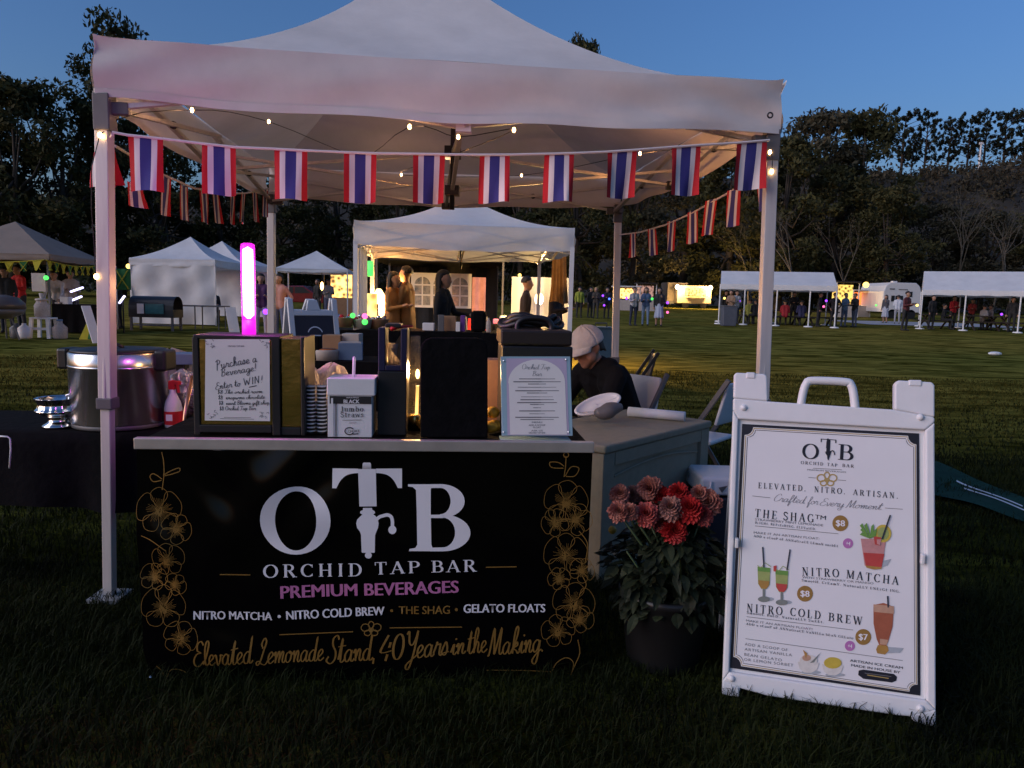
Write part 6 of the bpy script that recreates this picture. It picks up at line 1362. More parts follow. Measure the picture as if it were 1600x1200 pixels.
pbx('white_card', 'small white price card next to the narrow purple box', 'card', 712, 503, 719, 522, 9.62, .01, M_PAPER, base=zc + .002)
pbx('white_packet', 'slanted white packet on the counter in front of the couple', 'packet', 660, 505, 678, 524, 9.7, .12, M_PAPER, base=zc + .002)
for i, (px, m, lb) in enumerate(((536, M_CARD, 'wicker basket of small goods nearest the rear sandwich board'), (566, M_LCARD, 'pale basket with a pink glowing toy in it'), (592, M_CARD, 'wicker basket of goods beside the amber lantern'))):
    q = D(px, 505, 9.75 + .1 * i); b_ = thing('basket', lb, 'basket', group='baskets on the back counter'); mb = MB(); mb.lathe([(.11, 0), (.14, .12), (.145, .13), (.13, .12), (.1, .02), (0, .02)], (q.x, q.y, zc if px > 556 else q.z - .05), m, 16); mb.build('bowl', m, b_, smooth=True)
    mb = MB()
    for k in range(16): mb.ball((q.x + random.uniform(-.09, .09), q.y + random.uniform(-.07, .07), (zc if px > 556 else q.z - .05) + random.uniform(.09, .17)), random.uniform(.02, .035), random.choice([M_CHROME, M_LCARD, M_WHP, M_BLUEBOX, M_RED]), 8)
    mb.build('goods', None, b_, smooth=True)
clothed_table(505, 560, 9.9, .7, .90, 'short black clothed table next to the rear sandwich board')
glow_ball(551, 493, 9.6, 'green glowing ball on the goods beside the rear sandwich board', M_GRN, .035); glow_ball(570, 494, 9.6, 'red pink glowing ball behind the second tent front post', M_PINKG, .04); glow_ball(570, 503, 9.5, 'green glowing ball just below the red pink one', M_GRN, .04)
# lanterns inside
ln = thing('lantern', 'tall bright amber column lamp standing beside the couple in brown', 'lantern')
q = at(592, 13.2); mb = MB(); mb.lathe([(.09, 0), (.09, .04), (.03, .06), (.03, .75)], q, M_BLK, 14); mb.build('stand', M_BLK, ln, smooth=True)
mb = MB(); mb.lathe([(.04, .78), (.10, .9), (.12, 1.1), (.10, 1.35), (.04, 1.45), (0, 1.46)], q, M_LAMP, 16); mb.build('glowing_shade', M_LAMP, ln, smooth=True); lamp('lantern_light', q + V3(0, -.25, 1.15), (1, .42, .11), 95, .12, ln)
ln2 = thing('lightbox', 'flat amber lit box standing left of the tall amber lamp', 'lightbox'); q2 = at(580, 12.6); mb = MB(); mb.box(q2 + V3(0, 0, 1.0), (.20, .03, .75), M_LAMP2); mb.build('glowing_panel', M_LAMP2, ln2); mb = MB(); mb.box(q2 + V3(0, .03, .60), (.24, .05, 1.2), M_BLK); mb.build('stand', M_BLK, ln2)
g_ = thing('green_tube', 'green glowing tube hung above the amber lit panel', 'tube light'); mb = MB(); mb.tube([D(579, 432, 12.4), D(579, 408, 12.4)], .05, M_GRN, 12); mb.build('glowing_tube', M_GRN, g_, smooth=True); mb = MB(); mb.tube([D(579, 408, 12.4), D(579, 396, 12.4)], .008, M_BLK, 6); mb.build('hanger', M_BLK, g_)
ln3 = thing('flood_lamp', 'dazzling warm flood lamp glowing under the brown hanging cloth', 'lamp'); q = at(842, 15.2); mb = MB(); mb.tube([q, q + V3(0, 0, 1.15)], .02, M_BLK, 8); mb.lathe([(.14, 0), (.14, .02), (.03, .03)], q, M_BLK, 12); mb.build('stand', M_BLK, ln3); mb = MB(); mb.ball(q + V3(0, 0, 1.32), .11, M_SPOT, 16, (.8, .4, 1.1)); mb.build('lamp_head', M_SPOT, ln3, smooth=True); lamp('flood_light', q + V3(0, -.3, 1.35), (1, .60, .2), 120, .12, ln3)
mb = MB(); q = D(845, 440, 16.5); mb.grid(lambda a, b: Vector((q.x + (a - .5) * 1.3, 16.6 + .05 * math.sin(a * 20), gz(16) + .55 + 1.25 * b)), 24, 3, M_FAB2); tag(mb.build('lit_backdrop', smooth=True), 'white cloth backdrop lit by the flood lamp', 'backdrop cloth')
# dark stall with the white arched windows
F, T = square(at(588, 17.0), at(785, 17.2), 3.0, 2.1)
M_DARKT = mat('dark_canvas', (.02, .018, .018), .9, var=.2); ds = tent('dark_stall', 'dark canvas stall with a white arched window wall at the back', F, T, .55, M_DARKT, M_GREYP, val=.2, n=16, frame=False, cat='stall', vmat=M_DARKT)
mb = MB(); mb.grid(lambda a, b: F[3].lerp(F[2], a) + V3(0, .04 * math.sin(a * 30), .02 + b * 2.05), 30, 2, M_DARKT); mb.build('back_wall', M_DARKT, ds)
M_PANE = mat('frosted_pane', (.22, .26, .34), .15, var=.5, vscale=9, col2=(.40, .36, .34), spec=.6)
p0, p1 = D(645, 480, 18.4), D(734, 428, 18.4); wv = thing('window_wall', 'white sheet wall with three arched windows inside the dark stall', 'wall'); W_3 = (p1.x - p0.x)
mb = MB(); mb.box(((p0.x + p1.x) / 2, 18.42, (p0.z + p1.z) / 2), (W_3 + .1, .02, p1.z - p0.z), M_FWHITE); mb.build('sheet', M_FWHITE, wv)
for k in range(3):
    cx = p0.x + W_3 * (k + .5) / 3; w2 = W_3 / 3 * .42; zb, zs = p0.z + .06, p1.z - .10 - w2; mb = MB(); pts = [(cx - w2, zb), (cx + w2, zb), (cx + w2, zs)] + [(cx + w2 * math.cos(R(t)), zs + w2 * math.sin(R(t))) for t in range(15, 180, 15)] + [(cx - w2, zs)]
    mb.prism(pts, (0, 18.405, 0), (1, 0, 0), (0, 0, 1), .01, M_PANE); ob = mb.build('window', M_PANE, wv); mb = MB()
    for zz in (zb + (zs - zb) * .5, zs): mb.box((cx, 18.40, zz), (w2 * 2, .012, .035), M_FWHITE)
    mb.box((cx, 18.397, (zb + zs + w2) / 2), (.035, .012, zs + w2 - zb), M_FWHITE); mb.build('glazing_bar', M_FWHITE, ob)
mb = MB(); q = D(748, 470, 17.4); mb.grid(lambda a, b: Vector((q.x + (a - .5) * .32, q.y + .03 * math.sin(a * 9), q.z + .55 - b * (1.05 - .2 * a))), 8, 6, mat('pink_cloth', (.45, .22, .22), .9, var=.15)); tag(mb.build('pink_cloth', smooth=True), 'pale pink cloth hung at the corner of the dark stall', 'cloth')
folding_chair('red backed folding chair beside the arched window wall', at(748, 15.5), R(10), M_RED, M_GREYP, 'dark folding chairs')
r_, zt3 = clothed_table(768, 808, 15.0, .6, .78, 'small table with pale and blue goods right of the red chair', drop=.15)
for i, (px, m, lb) in enumerate(((776, M_PINKP, 'pink pile of goods on the small far table'), (787, M_WHP, 'white upright packet on the small far table'), (795, M_BLUEBOX, 'blue pouch on the small far table'))): q = at(px, 15.2); mb = MB(); mb.box((q.x, 15.2, zt3 + .06 + .03 * (i == 1)), (.14, .12, .11 + .07 * (i == 1)), m, rz=.3 * i); tag(mb.build('goods_pile', bev=.02), lb, 'goods')
person(613, 12.7, 'person in a loose ochre robe beside the tall amber lamp', (.30, .14, .04), (.30, .14, .04), 'hold', R(70), True, robe=True, voxel=.016, hair='long')
person(637, 12.9, 'taller person in a long brown robe holding a phone', (.20, .10, .035), (.20, .10, .035), 'phone', R(-100), False, robe=True, voxel=.016, s=1.06)
person(690, 10.75, 'person with long dark hair in a black top at the second tent counter', (.006, .006, .007), (.02, .02, .025), 'reach', R(75), True, voxel=.014, hair='long', s=1.0)
person(820, 14.0, 'dark standing person silhouetted against the flood lamp', (.03, .02, .016), (.02, .02, .02), 'stand', R(90), False, voxel=.022)
person(868, 13.6, 'dark person standing just below the brown hanging cloth', (.03, .02, .016), (.02, .02, .03), 'hold', R(60), True, voxel=.022)

# ---------------------------------------------------------------- things between the bar and the second tent
rb_ = thing('sandwich_board', 'smaller A-frame board with a dark panel and ring logo behind the brass box', 'sandwich board'); q = at(487, 8.6); rb_.location = q; rb_.rotation_euler = (0, 0, R(38)); rb_.scale = (1.08, 1.1, 1.27)
for s in (1, -1):
    t_ = Vector((0, s * .26, 1.06)).normalized(); pl = Plane((-.28, -.28 * s if s == 1 else .28, 0), (1, 0, 0), (0, .26 * s, 1.06)); mb = MB(); th0 = .03
    for poly in ([(0, 0), (.06, 0), (.06, 1.08), (0, 1.08)], [(.50, 0), (.56, 0), (.56, 1.08), (.50, 1.08)], [(.06, .08), (.50, .08), (.50, .18), (.06, .18)], [(.06, .92), (.50, .92), (.50, .97), (.06, .97)], [(.20, .97), (.36, .97), (.33, 1.07), (.23, 1.07)]): mb.prism(poly, pl.o, pl.u, pl.t, th0, M_WHP)
    mb.build('frame', M_WHP, rb_, bev=.006); mb = MB(); mb.prism([(.06, .18), (.50, .18), (.50, .92), (.06, .92)], pl.o - pl.n * .008, pl.u, pl.t, .01, mat('dark_purple_board', (.022, .014, .024), .5, var=.1))
    if s == 1:
        ring = [(.28 + .085 * math.cos(R(t)), .74 + .075 * math.sin(R(t))) for t in range(20, 161, 10)]; k = Ink(); k.ribbon(ring, .012); k.ribbon([(.22, .725), (.34, .725)], .03); k.ribbon([(.245, .685), (.315, .685)], .018); mb.add([pl.pt(a, b, -.004 + c * .01) for a, b, c in k.v], k.f, M_WHITEP)
    mb.build('board', None, rb_)
_, zb2 = clothed_table(452, 598, 7.0, .7, .76, 'low black clothed table between the bar and the second tent')
mb = MB(); a, b = D(526, 556, 7.1), D(563, 548, 7.1); bb_ = thing('card_box', 'open blue card box on the low black table', 'box'); mb.box(((a.x + b.x) / 2, 7.2, zb2 + .085), (b.x - a.x, .18, .165), M_BLUEBOX, rz=.18); mb.build('carton', M_BLUEBOX, bb_, bev=.004); mb = MB(); mb.box(((a.x + b.x) / 2, 7.2, zb2 + .172), (b.x - a.x - .03, .15, .006), M_LCARD, rz=.18); mb.build('contents', M_LCARD, bb_)
pbx('wood_crate', 'thin walled brown crate behind the open blue card box', 'crate', 504, 524, 532, 560, 7.45, .2, M_CARD, base=zb2 + .003); pbx('wood_crate', 'brown crate leaning nearest the second tent front post', 'crate', 534, 522, 561, 560, 7.5, .2, M_LCARD, base=zb2 + .003)
td = thing('round_tin', 'cream round tin with an orange lid on the low black table', 'tin'); q = D(507, 560, 7.05); mb = MB(); mb.lathe([(.12, 0), (.125, .09), (.12, .10)], (q.x, 7.1, zb2 + .002), M_LCARD, 20); mb.build('tin', M_LCARD, td, smooth=True); mb = MB(); mb.lathe([(.10, .101), (.10, .108), (0, .11)], (q.x, 7.1, zb2 + .002), mat('orange_lid', (.5, .14, .03), .5, var=.1), 20); mb.build('lid', None, td, smooth=True)
pbx('black_bag', 'black gift bag with pale lettering blocks beside the round tin', 'bag', 480, 526, 498, 575, 7.0, .12, M_BLKC, base=zb2 + .003)
cb = thing('utility_cabinet', 'blue grey plastic cabinet with a slatted wooden side on the lawn', 'cabinet'); q = at(937, 12.6); mb = MB(); mb.box(q + V3(.06, .2, .44), (.40, .40, .86), mat('blue_grey_resin', (.10, .17, .21), .5, var=.08)); mb.box(q + V3(.06, .2, .885), (.44, .44, .03), mat('blue_grey_resin', (1, 1, 1))); mb.build('body', None, cb, bev=.01)
mb = MB(); 
for k in range(5): mb.box(q + V3(-.165 - .032 * k, .16, .46), (.022, .30, .72), M_WOOD)
mb.build('slatted_side', M_WOOD, cb); mb = MB(); mb.tube([q + V3(-.04, .2, .90), q + V3(-.04, .2, .96), q + V3(.16, .2, .96), q + V3(.16, .2, .90)], .012, M_GREYP, 8); mb.build('handle', M_GREYP, cb, smooth=True)

# ---------------------------------------------------------------- seated person in the white cap (one body)
def seated():
    c = []; hz = .50
    hip = V3(0, 0, hz); chest = V3(0, -.17, hz + .36); neck = V3(0, -.26, hz + .50); head = V3(0, -.345, hz + .585)
    for s in (-1, 1):
        c.append((hip + V3(s * .08, 0, .02), .12, hip + V3(s * .07, -.05, .16), .115, SH)); c.append((hip + V3(s * .07, -.05, .16), .115, chest + V3(s * .09, 0, .0), .125, SH)); c.append((chest + V3(s * .09, 0, .0), .12, neck + V3(s * .10, .03, -.06), .085, SH)); c.append((neck + V3(0, .02, -.04), .075, neck + V3(s * .17, .03, -.09), .07, SH))
        sh = neck + V3(s * .19, .03, -.10); el = sh + V3(s * .05, -.14, -.24); wr = el + V3(-s * .08, -.22, .03); d = (wr - el).normalized(); hd = wr + d * .07; px_ = d.cross(V3(0, 0, 1)).normalized() * (-s)
        c.append((sh, .07, el, .055, SH)); c.append((el, .055, wr, .038, SH)); c.append((wr, .03, hd, .036, SK))
        for f in range(4):
            b0 = hd + px_ * (.026 - .017 * f) + d * .012; b1 = b0 + d * (.036 - .003 * abs(f - 1)) + V3(0, 0, -.006); c.append((b0, .0095, b1, .009, SK)); c.append((b1, .009, b1 + d * .024 + V3(0, 0, -.02), .0075, SK))
        c.append((wr + d * .02 + px_ * .03, .012, wr + d * .07 + px_ * .055 + V3(0, 0, -.01), .009, SK))
        h = hip + V3(s * .10, 0, 0); kn = h + V3(s * .05, -.43, .01); an = kn + V3(0, .05, -.43); c.append((h, .105, kn, .068, TR)); c.append((kn, .066, an, .048, TR)); c.append((an + V3(0, .02, -.03), .046, an + V3(0, -.16, -.045), .036, SO))
    c.append((neck + V3(0, .0, -.03), .062, head + V3(0, .03, -.05), .058, SK))
    f = V3(0, -.9, -.43).normalized(); up = V3(0, -.43, .9).normalized()
    def hp(x, y, z): return head + V3(x, 0, 0) + f * y + up * z
    c += [(hp(0, -.02, .035), .096, hp(0, .01, -.01), .088, SK), (hp(0, .03, -.06), .062, hp(0, .055, -.098), .036, SK), (hp(0, .078, .03), .026, hp(0, .082, .0), .03, SK), (hp(0, .098, .005), .010, hp(0, .116, -.028), .015, SK), (hp(-.012, .083, -.058), .012, hp(.012, .083, -.058), .012, SK), (hp(-.012, .081, -.072), .012, hp(.012, .081, -.072), .012, SK)]
    for s in (-1, 1): c.append((hp(s * .09, -.015, .012), .017, hp(s * .088, -.012, -.028), .012, SK)); c.append((hp(s * .098, -.022, .008), .012, hp(s * .098, -.024, -.012), .010, SK)); c.append((hp(s * .05, .03, -.05), .045, hp(s * .03, .04, -.075), .035, SK))
    for t in (-.10, -.05, 0, .05, .10): c.append((neck + V3(t * 1.1, .075 - abs(t) * .25, -.03), .042, neck + V3(t * 1.25, .115 - abs(t) * .3, -.10), .05, SH))     # hood
    return c, hp
c, hp = seated(); me = fuse(c, .0085, 3)
ps = bpy.data.objects.new('person', me); COL.objects.link(ps); HOOD = mat('black_hoodie', (.006, .006, .007), .95, var=.3, vscale=18, bump=.5, bscale=16, spec=.2)
for i, m in enumerate((mat('tan_skin', (.36, .18, .11), .5, var=.08, vscale=20), HOOD, mat('dark_jeans', (.015, .017, .03), .9, var=.2), M_BLK)): ps.material_slots[i].link = 'OBJECT'; ps.material_slots[i].material = m
tag(ps, 'seated person in a white cap, dark glasses and black hoodie bending forward', 'person')
M_CAP = mat('white_cap_cotton', (.62, .57, .52), .9, var=.06, vscale=14, bump=.4, bscale=40)
mb = MB()
def capf(a, b):
    t = 2 * math.pi * a; ph = b * math.pi * .53; r = .113 + .0015 * math.cos(6 * t) * (b < .9); return hp(math.sin(ph) * math.cos(t) * r * .96, -.015 + math.sin(ph) * math.sin(t) * r * 1.06, .035 + math.cos(ph) * r * 1.02)
mb.grid(capf, 36, 14, M_CAP)
def brim(a, b):
    t = math.pi * (.12 + .76 * a); r = .112 + .085 * b * math.sin(t) ** .6; return hp(math.cos(t) * .113 * (1 - .12 * b), -.015 + math.sin(t) * r * 1.06, .028 - .02 * b - .02 * b * abs(math.cos(t)) + .012 * math.sin(t))
mb.grid(brim, 20, 6, M_CAP); mb.ball(hp(0, -.015, .152), .008, M_CAP, 8); mb.build('cap', M_CAP, ps, smooth=True, solid=.004)
mb = MB()
for s in (-1, 1): mb.ball(hp(s * .036, .098, .012), .027, M_BLK, 14, (1, .35, .8)); mb.bar(hp(s * .062, .092, .018), hp(s * .094, -.01, .016), .006, .008, M_BLK)
mb.bar(hp(-.02, .106, .018), hp(.02, .106, .018), .006, .006, M_BLK); mb.build('sunglasses', M_BLK, ps, smooth=True)
mb = MB(); mb.grid(lambda a, b: hp(math.cos(math.pi * (.0 + 1.0 * a)) * .098, -.03 - math.sin(math.pi * a) * .085, .03 - b * (.085 - .02 * math.cos(a * 8))), 20, 4, M_HAIR); mb.build('hair', M_HAIR, ps, smooth=True, solid=.008)
q = D(912, 548, 4.95)
ps.rotation_euler = (0, 0, R(-58)); M_ = Matrix.Rotation(R(-58), 3, 'Z'); hd_ = M_ @ hp(0, 0, .06); ps.location = (q.x - hd_.x, q.y - hd_.y, 0.0)
folding_chair('white folding chair with the person in the white cap sitting on it', (ps.location.x - .10, ps.location.y - .05, 0), R(-52), M_WHP, M_GREYP)
# ---------------------------------------------------------------- far stalls on the brown gazebo side
N_ = at(78, 19.2); ph_ = R(97); e1 = Vector((math.cos(ph_), math.sin(ph_), 0)) * 3.0; e2 = Vector((-math.sin(ph_), math.cos(ph_), 0)) * 3.0
F = [N_ + e2 * 1.0, N_, N_ + e1, N_ + e1 + e2]; F = [N_, N_ + e1, N_ + e1 + e2, N_ + e2]
for q in F: q.z = gz(q.y)
T = [Vector((q.x, q.y, .14 + 1.98)) for q in F]
tent('gazebo', 'brown canvas gazebo hung with green and yellow bunting', F, T, .92, M_TAN, M_GREYP, val=.14, n=16, conc=1.2, lin=.7, legw=.05, frame=False, cat='gazebo', over=.12, sag=.0)
M_YELC = mat('yellow_cloth', (.45, .40, .03), .9, var=.1); M_GRNC = mat('green_cloth', (.02, .14, .04), .9, var=.1)
def zig(label, A, B, n, seed):
    r = thing('pennant_string', label, 'bunting', group='green and yellow pennant strings'); m = MB(); m.tube([A + (B - A) * (i / 12) + V3(0, 0, -.10 * math.sin(math.pi * i / 12)) for i in range(13)], .012, M_YELC, 5); m.build('cord', M_YELC, r)
    for i in range(n):
        t = (i + .5) / n; p = A + (B - A) * t + V3(0, 0, -.10 * math.sin(math.pi * t)); d = (B - A).normalized(); m = MB(); w = .12; k = V3(random.uniform(-.03, .03), random.uniform(-.05, .05), 0)
        m.add([p - d * w, p + d * w, p + d * .02 + k - V3(0, 0, .26), p - d * .02 + k - V3(0, 0, .26)], [(0, 1, 2, 3)], M_GRNC if i % 2 else M_YELC); o = d.cross(V3(0, 0, 1)) * .006
        m.bar(p - d * w + o, p + d * .6 * w - V3(0, 0, .24) + o, .03, .008, M_YELC); m.bar(p + d * w + o * 1.8, p - d * .6 * w - V3(0, 0, .24) + o * 1.8, .03, .008, M_YELC); m.build('pennant', None, r)
zig('green and yellow pennants along the gazebo eave running out of the picture', T[0] + V3(0, -.15, -.02), T[3] + V3(-.15, 0, -.02), 9, 1); zig('green and yellow pennants along the gazebo eave towards the big tent leg', T[0] + V3(.05, -.15, -.02), T[1] + V3(.15, -.1, -.02), 9, 2)
mb = MB(); q = D(193, 437, 22); 
mb.grid(lambda a, b: Vector((q.x + (a - .5) * .42, 22 + .04 * math.sin(a * 7), q.z + .32 - b * .62)), 8, 5, M_GRNC); mb.bar((q.x - .18, 21.94, q.z + .28), (q.x + .18, 21.94, q.z - .28), .07, .01, M_YELC); mb.bar((q.x + .18, 21.92, q.z + .28), (q.x - .18, 21.92, q.z - .28), .07, .01, M_YELC); mb.tube([(q.x - .22, 22, .2), (q.x - .22, 22, q.z + .4)], .015, M_WHP, 6)
tag(mb.build('banner_flag', smooth=True), 'green flag with a yellow diagonal cross on a pole by the smoker', 'flag')
pbx('poster', 'cream paper poster hanging from the brown gazebo corner', 'poster', 50, 427, 70, 455, 19.0, .01, M_LCARD, bev=0); glow_ball(72, 434, 18.9, 'green glowing light at the brown gazebo corner post', M_GRN, .06)
stl = thing('step_stool', 'white plastic step stool on the grass before the brown gazebo', 'stool'); q = at(61, 18.2)
mb = MB(); mb.box(q + V3(0, .15, .50), (.50, .36, .04), M_WHP); mb.build('seat', M_WHP, stl, bev=.01)
for sx in (-1, 1):
    for sy in (0, .3): mb = MB(); mb.bar(q + V3(sx * .2, sy, .48), q + V3(sx * .24, sy - (.04 if sy == 0 else -.04), 0), .08, .06, M_WHP); mb.build('leg', M_WHP, stl)
mb = MB(); mb.box(q + V3(0, -.01, .24), (.42, .04, .06), M_WHP); mb.build('crossbar', M_WHP, stl)
jg = thing('drinks_dispenser', 'clear drinks dispenser jar standing on the white stool', 'dispenser'); mb = MB(); z_ = q.z + .52; mb.lathe([(.12, 0), (.17, .04), (.17, .30), (.12, .38), (.12, .42)], (q.x - .03, q.y + .15, z_), M_BAG, 16); mb.build('jar', M_BAG, jg, smooth=True); mb = MB(); mb.lathe([(.14, .42), (.14, .46), (.03, .48), (.05, .60), (0, .61)], (q.x - .03, q.y + .15, z_), M_LCARD, 16); mb.build('lid', M_LCARD, jg, smooth=True)
q = at(92, 18.3); jg2 = thing('water_jug', 'fat clear water jug on the grass beside the white stool', 'jug'); mb = MB(); mb.lathe([(.15, 0), (.17, .03), (.17, .28), (.07, .38), (.06, .44)], q, M_BAG, 16); mb.build('jug', M_BAG, jg2, smooth=True); mb = MB(); mb.lathe([(.07, .44), (.07, .48), (0, .48)], q, M_BLUEBOX, 12); mb.build('cap', M_BLUEBOX, jg2)
for px in (24, 36): q = at(px, 18.0); mb = MB(); mb.lathe([(.12, 0), (.15, .05), (.15, .26), (.05, .34), (.05, .38), (0, .38)], q, M_WHP if px == 36 else M_GREYP, 14); tag(mb.build('canister', smooth=True), 'white canister tight against the step stool' if px == 36 else 'grey canister farther from the step stool', 'canister')
bq = thing('kettle_grill', 'grey domed grill cut off by the picture edge below the gazebo', 'grill'); q = at(6, 17.6); mb = MB(); mb.lathe([(.10, .50), (.40, .62), (.45, .74)], q, M_GREYP, 24); mb.build('bowl', M_GREYP, bq, smooth=True); mb = MB(); mb.lathe([(.46, .75), (.44, .88), (.30, 1.02), (.05, 1.08), (0, 1.08)], q, mat('dull_brown_enamel', (.08, .065, .06), .4, var=.1), 24); mb.build('lid', None, bq, smooth=True)
for a in (0, 2.1, 4.2): mb = MB(); mb.tube([q + V3(.15 * math.cos(a), .15 * math.sin(a), .58), q + V3(.34 * math.cos(a), .34 * math.sin(a), 0)], .018, M_GREYP, 6); mb.build('leg', M_GREYP, bq)
clothed_table(82, 160, 20.2, .7, .80, 'black clothed food table under the brown gazebo')
for i, (px, py, m, lb) in enumerate(((92, 478, M_LCARD, 'cream tub on the gazebo food table'), (100, 470, M_WHP, 'white upright card on the gazebo food table'), (104, 486, M_CARD, 'brown tray on the gazebo food table'))): pbx('tub', lb, 'tub', px - 6, py - 6, px + 6, py + 10, 20.3, .2, m)
for (x0, y0, x1, y1, lb) in ((110, 449, 130, 456, 'upper cool white light bar inside the brown gazebo'), (108, 463, 128, 471, 'lower cool white light bar inside the brown gazebo'), (186, 462, 195, 474, 'slanted cool white lamp beside the green cross flag')):
    r = thing('light_bar', lb, 'lamp', group='cool white lamps'); a, b = D(x0, y1, 20.8), D(x1, y0, 20.8); mb = MB(); mb.bar(a, b, .07, .05, M_COOL); mb.build('glowing_bar', M_COOL, r, bev=.02); mb = MB(); mb.bar(a.lerp(b, .5) + V3(0, .05, 0), V3(a.lerp(b, .5).x, 20.85, gz(20.8)), .03, .03, M_BLK); mb.build('pole', M_BLK, r)
mb = MB(); a, b = D(134, 478, 17.5), D(152, 530, 17.3); mb.bar(a, V3(b.x, b.y, gz(17)), .22, .02, M_WHP); tag(mb.build('plank'), 'long white board leaning by the big tent leg', 'board')
mb = MB(); q = at(135, 18.2); mb.add([q + V3(-.22, 0, .0), q + V3(.20, 0, 0), q + V3(.16, .05, .52), q + V3(.02, .06, .55)], [(0, 1, 2, 3)], M_YELC); mb.add([q + V3(.0, -.012, .01), q + V3(.2, -.012, .01), q + V3(.16, .038, .50), q + V3(.10, .04, .52)], [(0, 1, 2, 3)], M_GRNC); tag(mb.build('draped_flag'), 'yellow and green flag draped low beside the leaning white board', 'flag')
sm = thing('smoker_grill', 'long black barrel smoker on legs before the white walled tent', 'grill'); q = at(235, 22.0); mb = MB()
def barrel(a, b): t = math.pi * (1.0 * b); return q + V3((a - .5) * 1.35, .35 - .33 * math.cos(t) * 1.0, .62 + .42 * math.sin(t) ** .7)
mb.grid(barrel, 4, 14, mat('black_sheet_steel', (.02, .02, .022), .35, var=.2)); mb.box(q + V3(0, .35, .52), (1.35, .66, .24), MATS['black_sheet_steel']); mb.build('barrel', None, sm, smooth=False)
mb = MB(); mb.box(q + V3(.12, .0, .66), (.55, .02, .30), mat('teal_panel', (.03, .13, .14), .3, var=.3, vscale=5)); mb.box(q + V3(-.30, -.003, .66), (.20, .02, .30), M_FWHITE); mb.build('front_panel', None, sm)
for sx in (-.62, .62):
    for sy in (.06, .62): mb = MB(); mb.bar(q + V3(sx, sy, .42), q + V3(sx, sy, 0), .06, .06, M_GREYP); mb.build('leg', M_GREYP, sm)
mb = MB(); mb.box(q + V3(0, .3, .16), (1.3, .5, .03), M_GREYP); mb.build('shelf', M_GREYP, sm)
# white walled tents
F, T = square(at(206, 25.0), at(337, 25.0), 2.9, 2.0)
wt = tent('walled_tent', 'white peaked tent with a full creased front wall', F, T, .85, M_FAB2, M_STEELW, val=.22, n=16, conc=1.7, lin=.35, legw=.05, frame=False, sag=.03)
def wall(a0, b0, name, par, m=M_FAB2):
    mb = MB(); mb.grid(lambda s, t: a0.lerp(b0, s) + V3(0, .035 * math.sin(s * 19 + 2 * t) * (1 - t * .3) + .03 * math.sin((s - t) * 11), .05 + t * 2.0) - V3(0, .03, 0), 40, 10, m); return mb.build(name, m, par, smooth=True)
wall(F[0], F[1], 'front_wall', wt); wall(F[3], F[0], 'side_wall', wt)
F, T = square(at(262, 29.2), at(384, 29.0), 2.9, 2.0)
wt2 = tent('walled_tent', 'open white peaked tent behind the magenta tube, plum lit inside', F, T, .95, M_FAB2, M_STEELW, val=.22, n=16, conc=1.7, lin=.35, legw=.05, frame=False, sag=.03); wall(F[3], F[2], 'back_wall', wt2)
pt = thing('folding_table', 'long bare folding table in front of the white walled tent', 'table'); a, b = at(262, 23.2), at(345, 23.0); mb = MB(); mb.box(((a.x + b.x) / 2, 23.4, a.z + .74), (b.x - a.x, .7, .04), M_GREYP); mb.build('tabletop', M_GREYP, pt)
for t in (.08, .5, .92):
    for dy in (.1, .65): mb = MB(); q = a.lerp(b, t); mb.bar((q.x, 23.05 + dy, a.z + .72), (q.x, 23.05 + dy, a.z), .03, .03, M_GREYP); mb.build('leg', M_GREYP, pt)
mb = MB(); a = at(362, 21.5); mb.bar(V3(a.x - .12, 21.7, a.z + .78), V3(a.x + .12, 21.4, a.z), .30, .02, M_PAPER); tag(mb.build('price_board'), 'white price board leaning against the bare folding table', 'board')
person(332, 26.0, 'seated dark clothed person beside the bare folding table', (.01, .01, .015), (.015, .015, .02), 'sit', R(30)); person(408, 19.5, 'person in a plum top and pale trousers right beside the magenta tube', (.10, .04, .12), (.40, .36, .45), 'hold', R(20), True, hair='long'); person(437, 19.0, 'person in a pale coral top and jeans just past the rear tent leg', (.45, .22, .18), (.08, .10, .18), 'hips', R(-10), True, hair='long', sleeves=False)
glow_ball(415, 487, 19.0, 'purple glowing ball held near the rear tent leg', M_PURP, .075)
q = at(350, 29.3); lamp('plum_glow', q + V3(1.0, .6, 1.3), (.75, .25, 1), 1.6, .2, wt2); mb = MB(); mb.ball(q + V3(1.0, .6, 1.3), .06, M_PURP, 10); mb.build('hanging_bulb', M_PURP, wt2)
# small pale blue tent, red car behind
F, T = square(at(433, 30.0), at(543, 30.4), 2.9, 2.0)
tent('pop_up_tent', 'small pale blue tent with a scalloped edge beyond the sandwich board', F, T, .80, M_FAB2, M_STEELW, val=.12, n=16, conc=1.3, lin=.7, legw=.05, frame=False, sag=.02)
car = thing('parked_car', 'dark red car parked under the trees behind the small pale tent', 'car'); q = at(462, 44); M_CARP = mat('dark_red_paint', (.16, .008, .012), .25, var=.05, spec=.6, coat=.6)
prof = [(-2.1, .45), (-2.1, .75), (-1.9, .88), (-1.1, .95), (-.5, 1.38), (.7, 1.42), (1.35, 1.0), (2.0, .88), (2.15, .7), (2.15, .42)]
mb = MB(); mb.prism(prof[::-1], q + V3(0, -.85, 0), (1, 0, 0), (0, 0, 1), 1.7, M_CARP); mb.build('body', M_CARP, car, bev=.06)
mb = MB(); mb.prism([(-.95, .97), (-.45, 1.33), (.12, 1.35), (.12, .97)][::-1], q + V3(0, -.86, 0), (1, 0, 0), (0, 0, 1), .02, M_BLK); mb.prism([(.2, .97), (.2, 1.35), (.66, 1.36), (1.15, 1.0)][::-1], q + V3(0, -.86, 0), (1, 0, 0), (0, 0, 1), .02, M_BLK); mb.build('side_window', M_BLK, car)
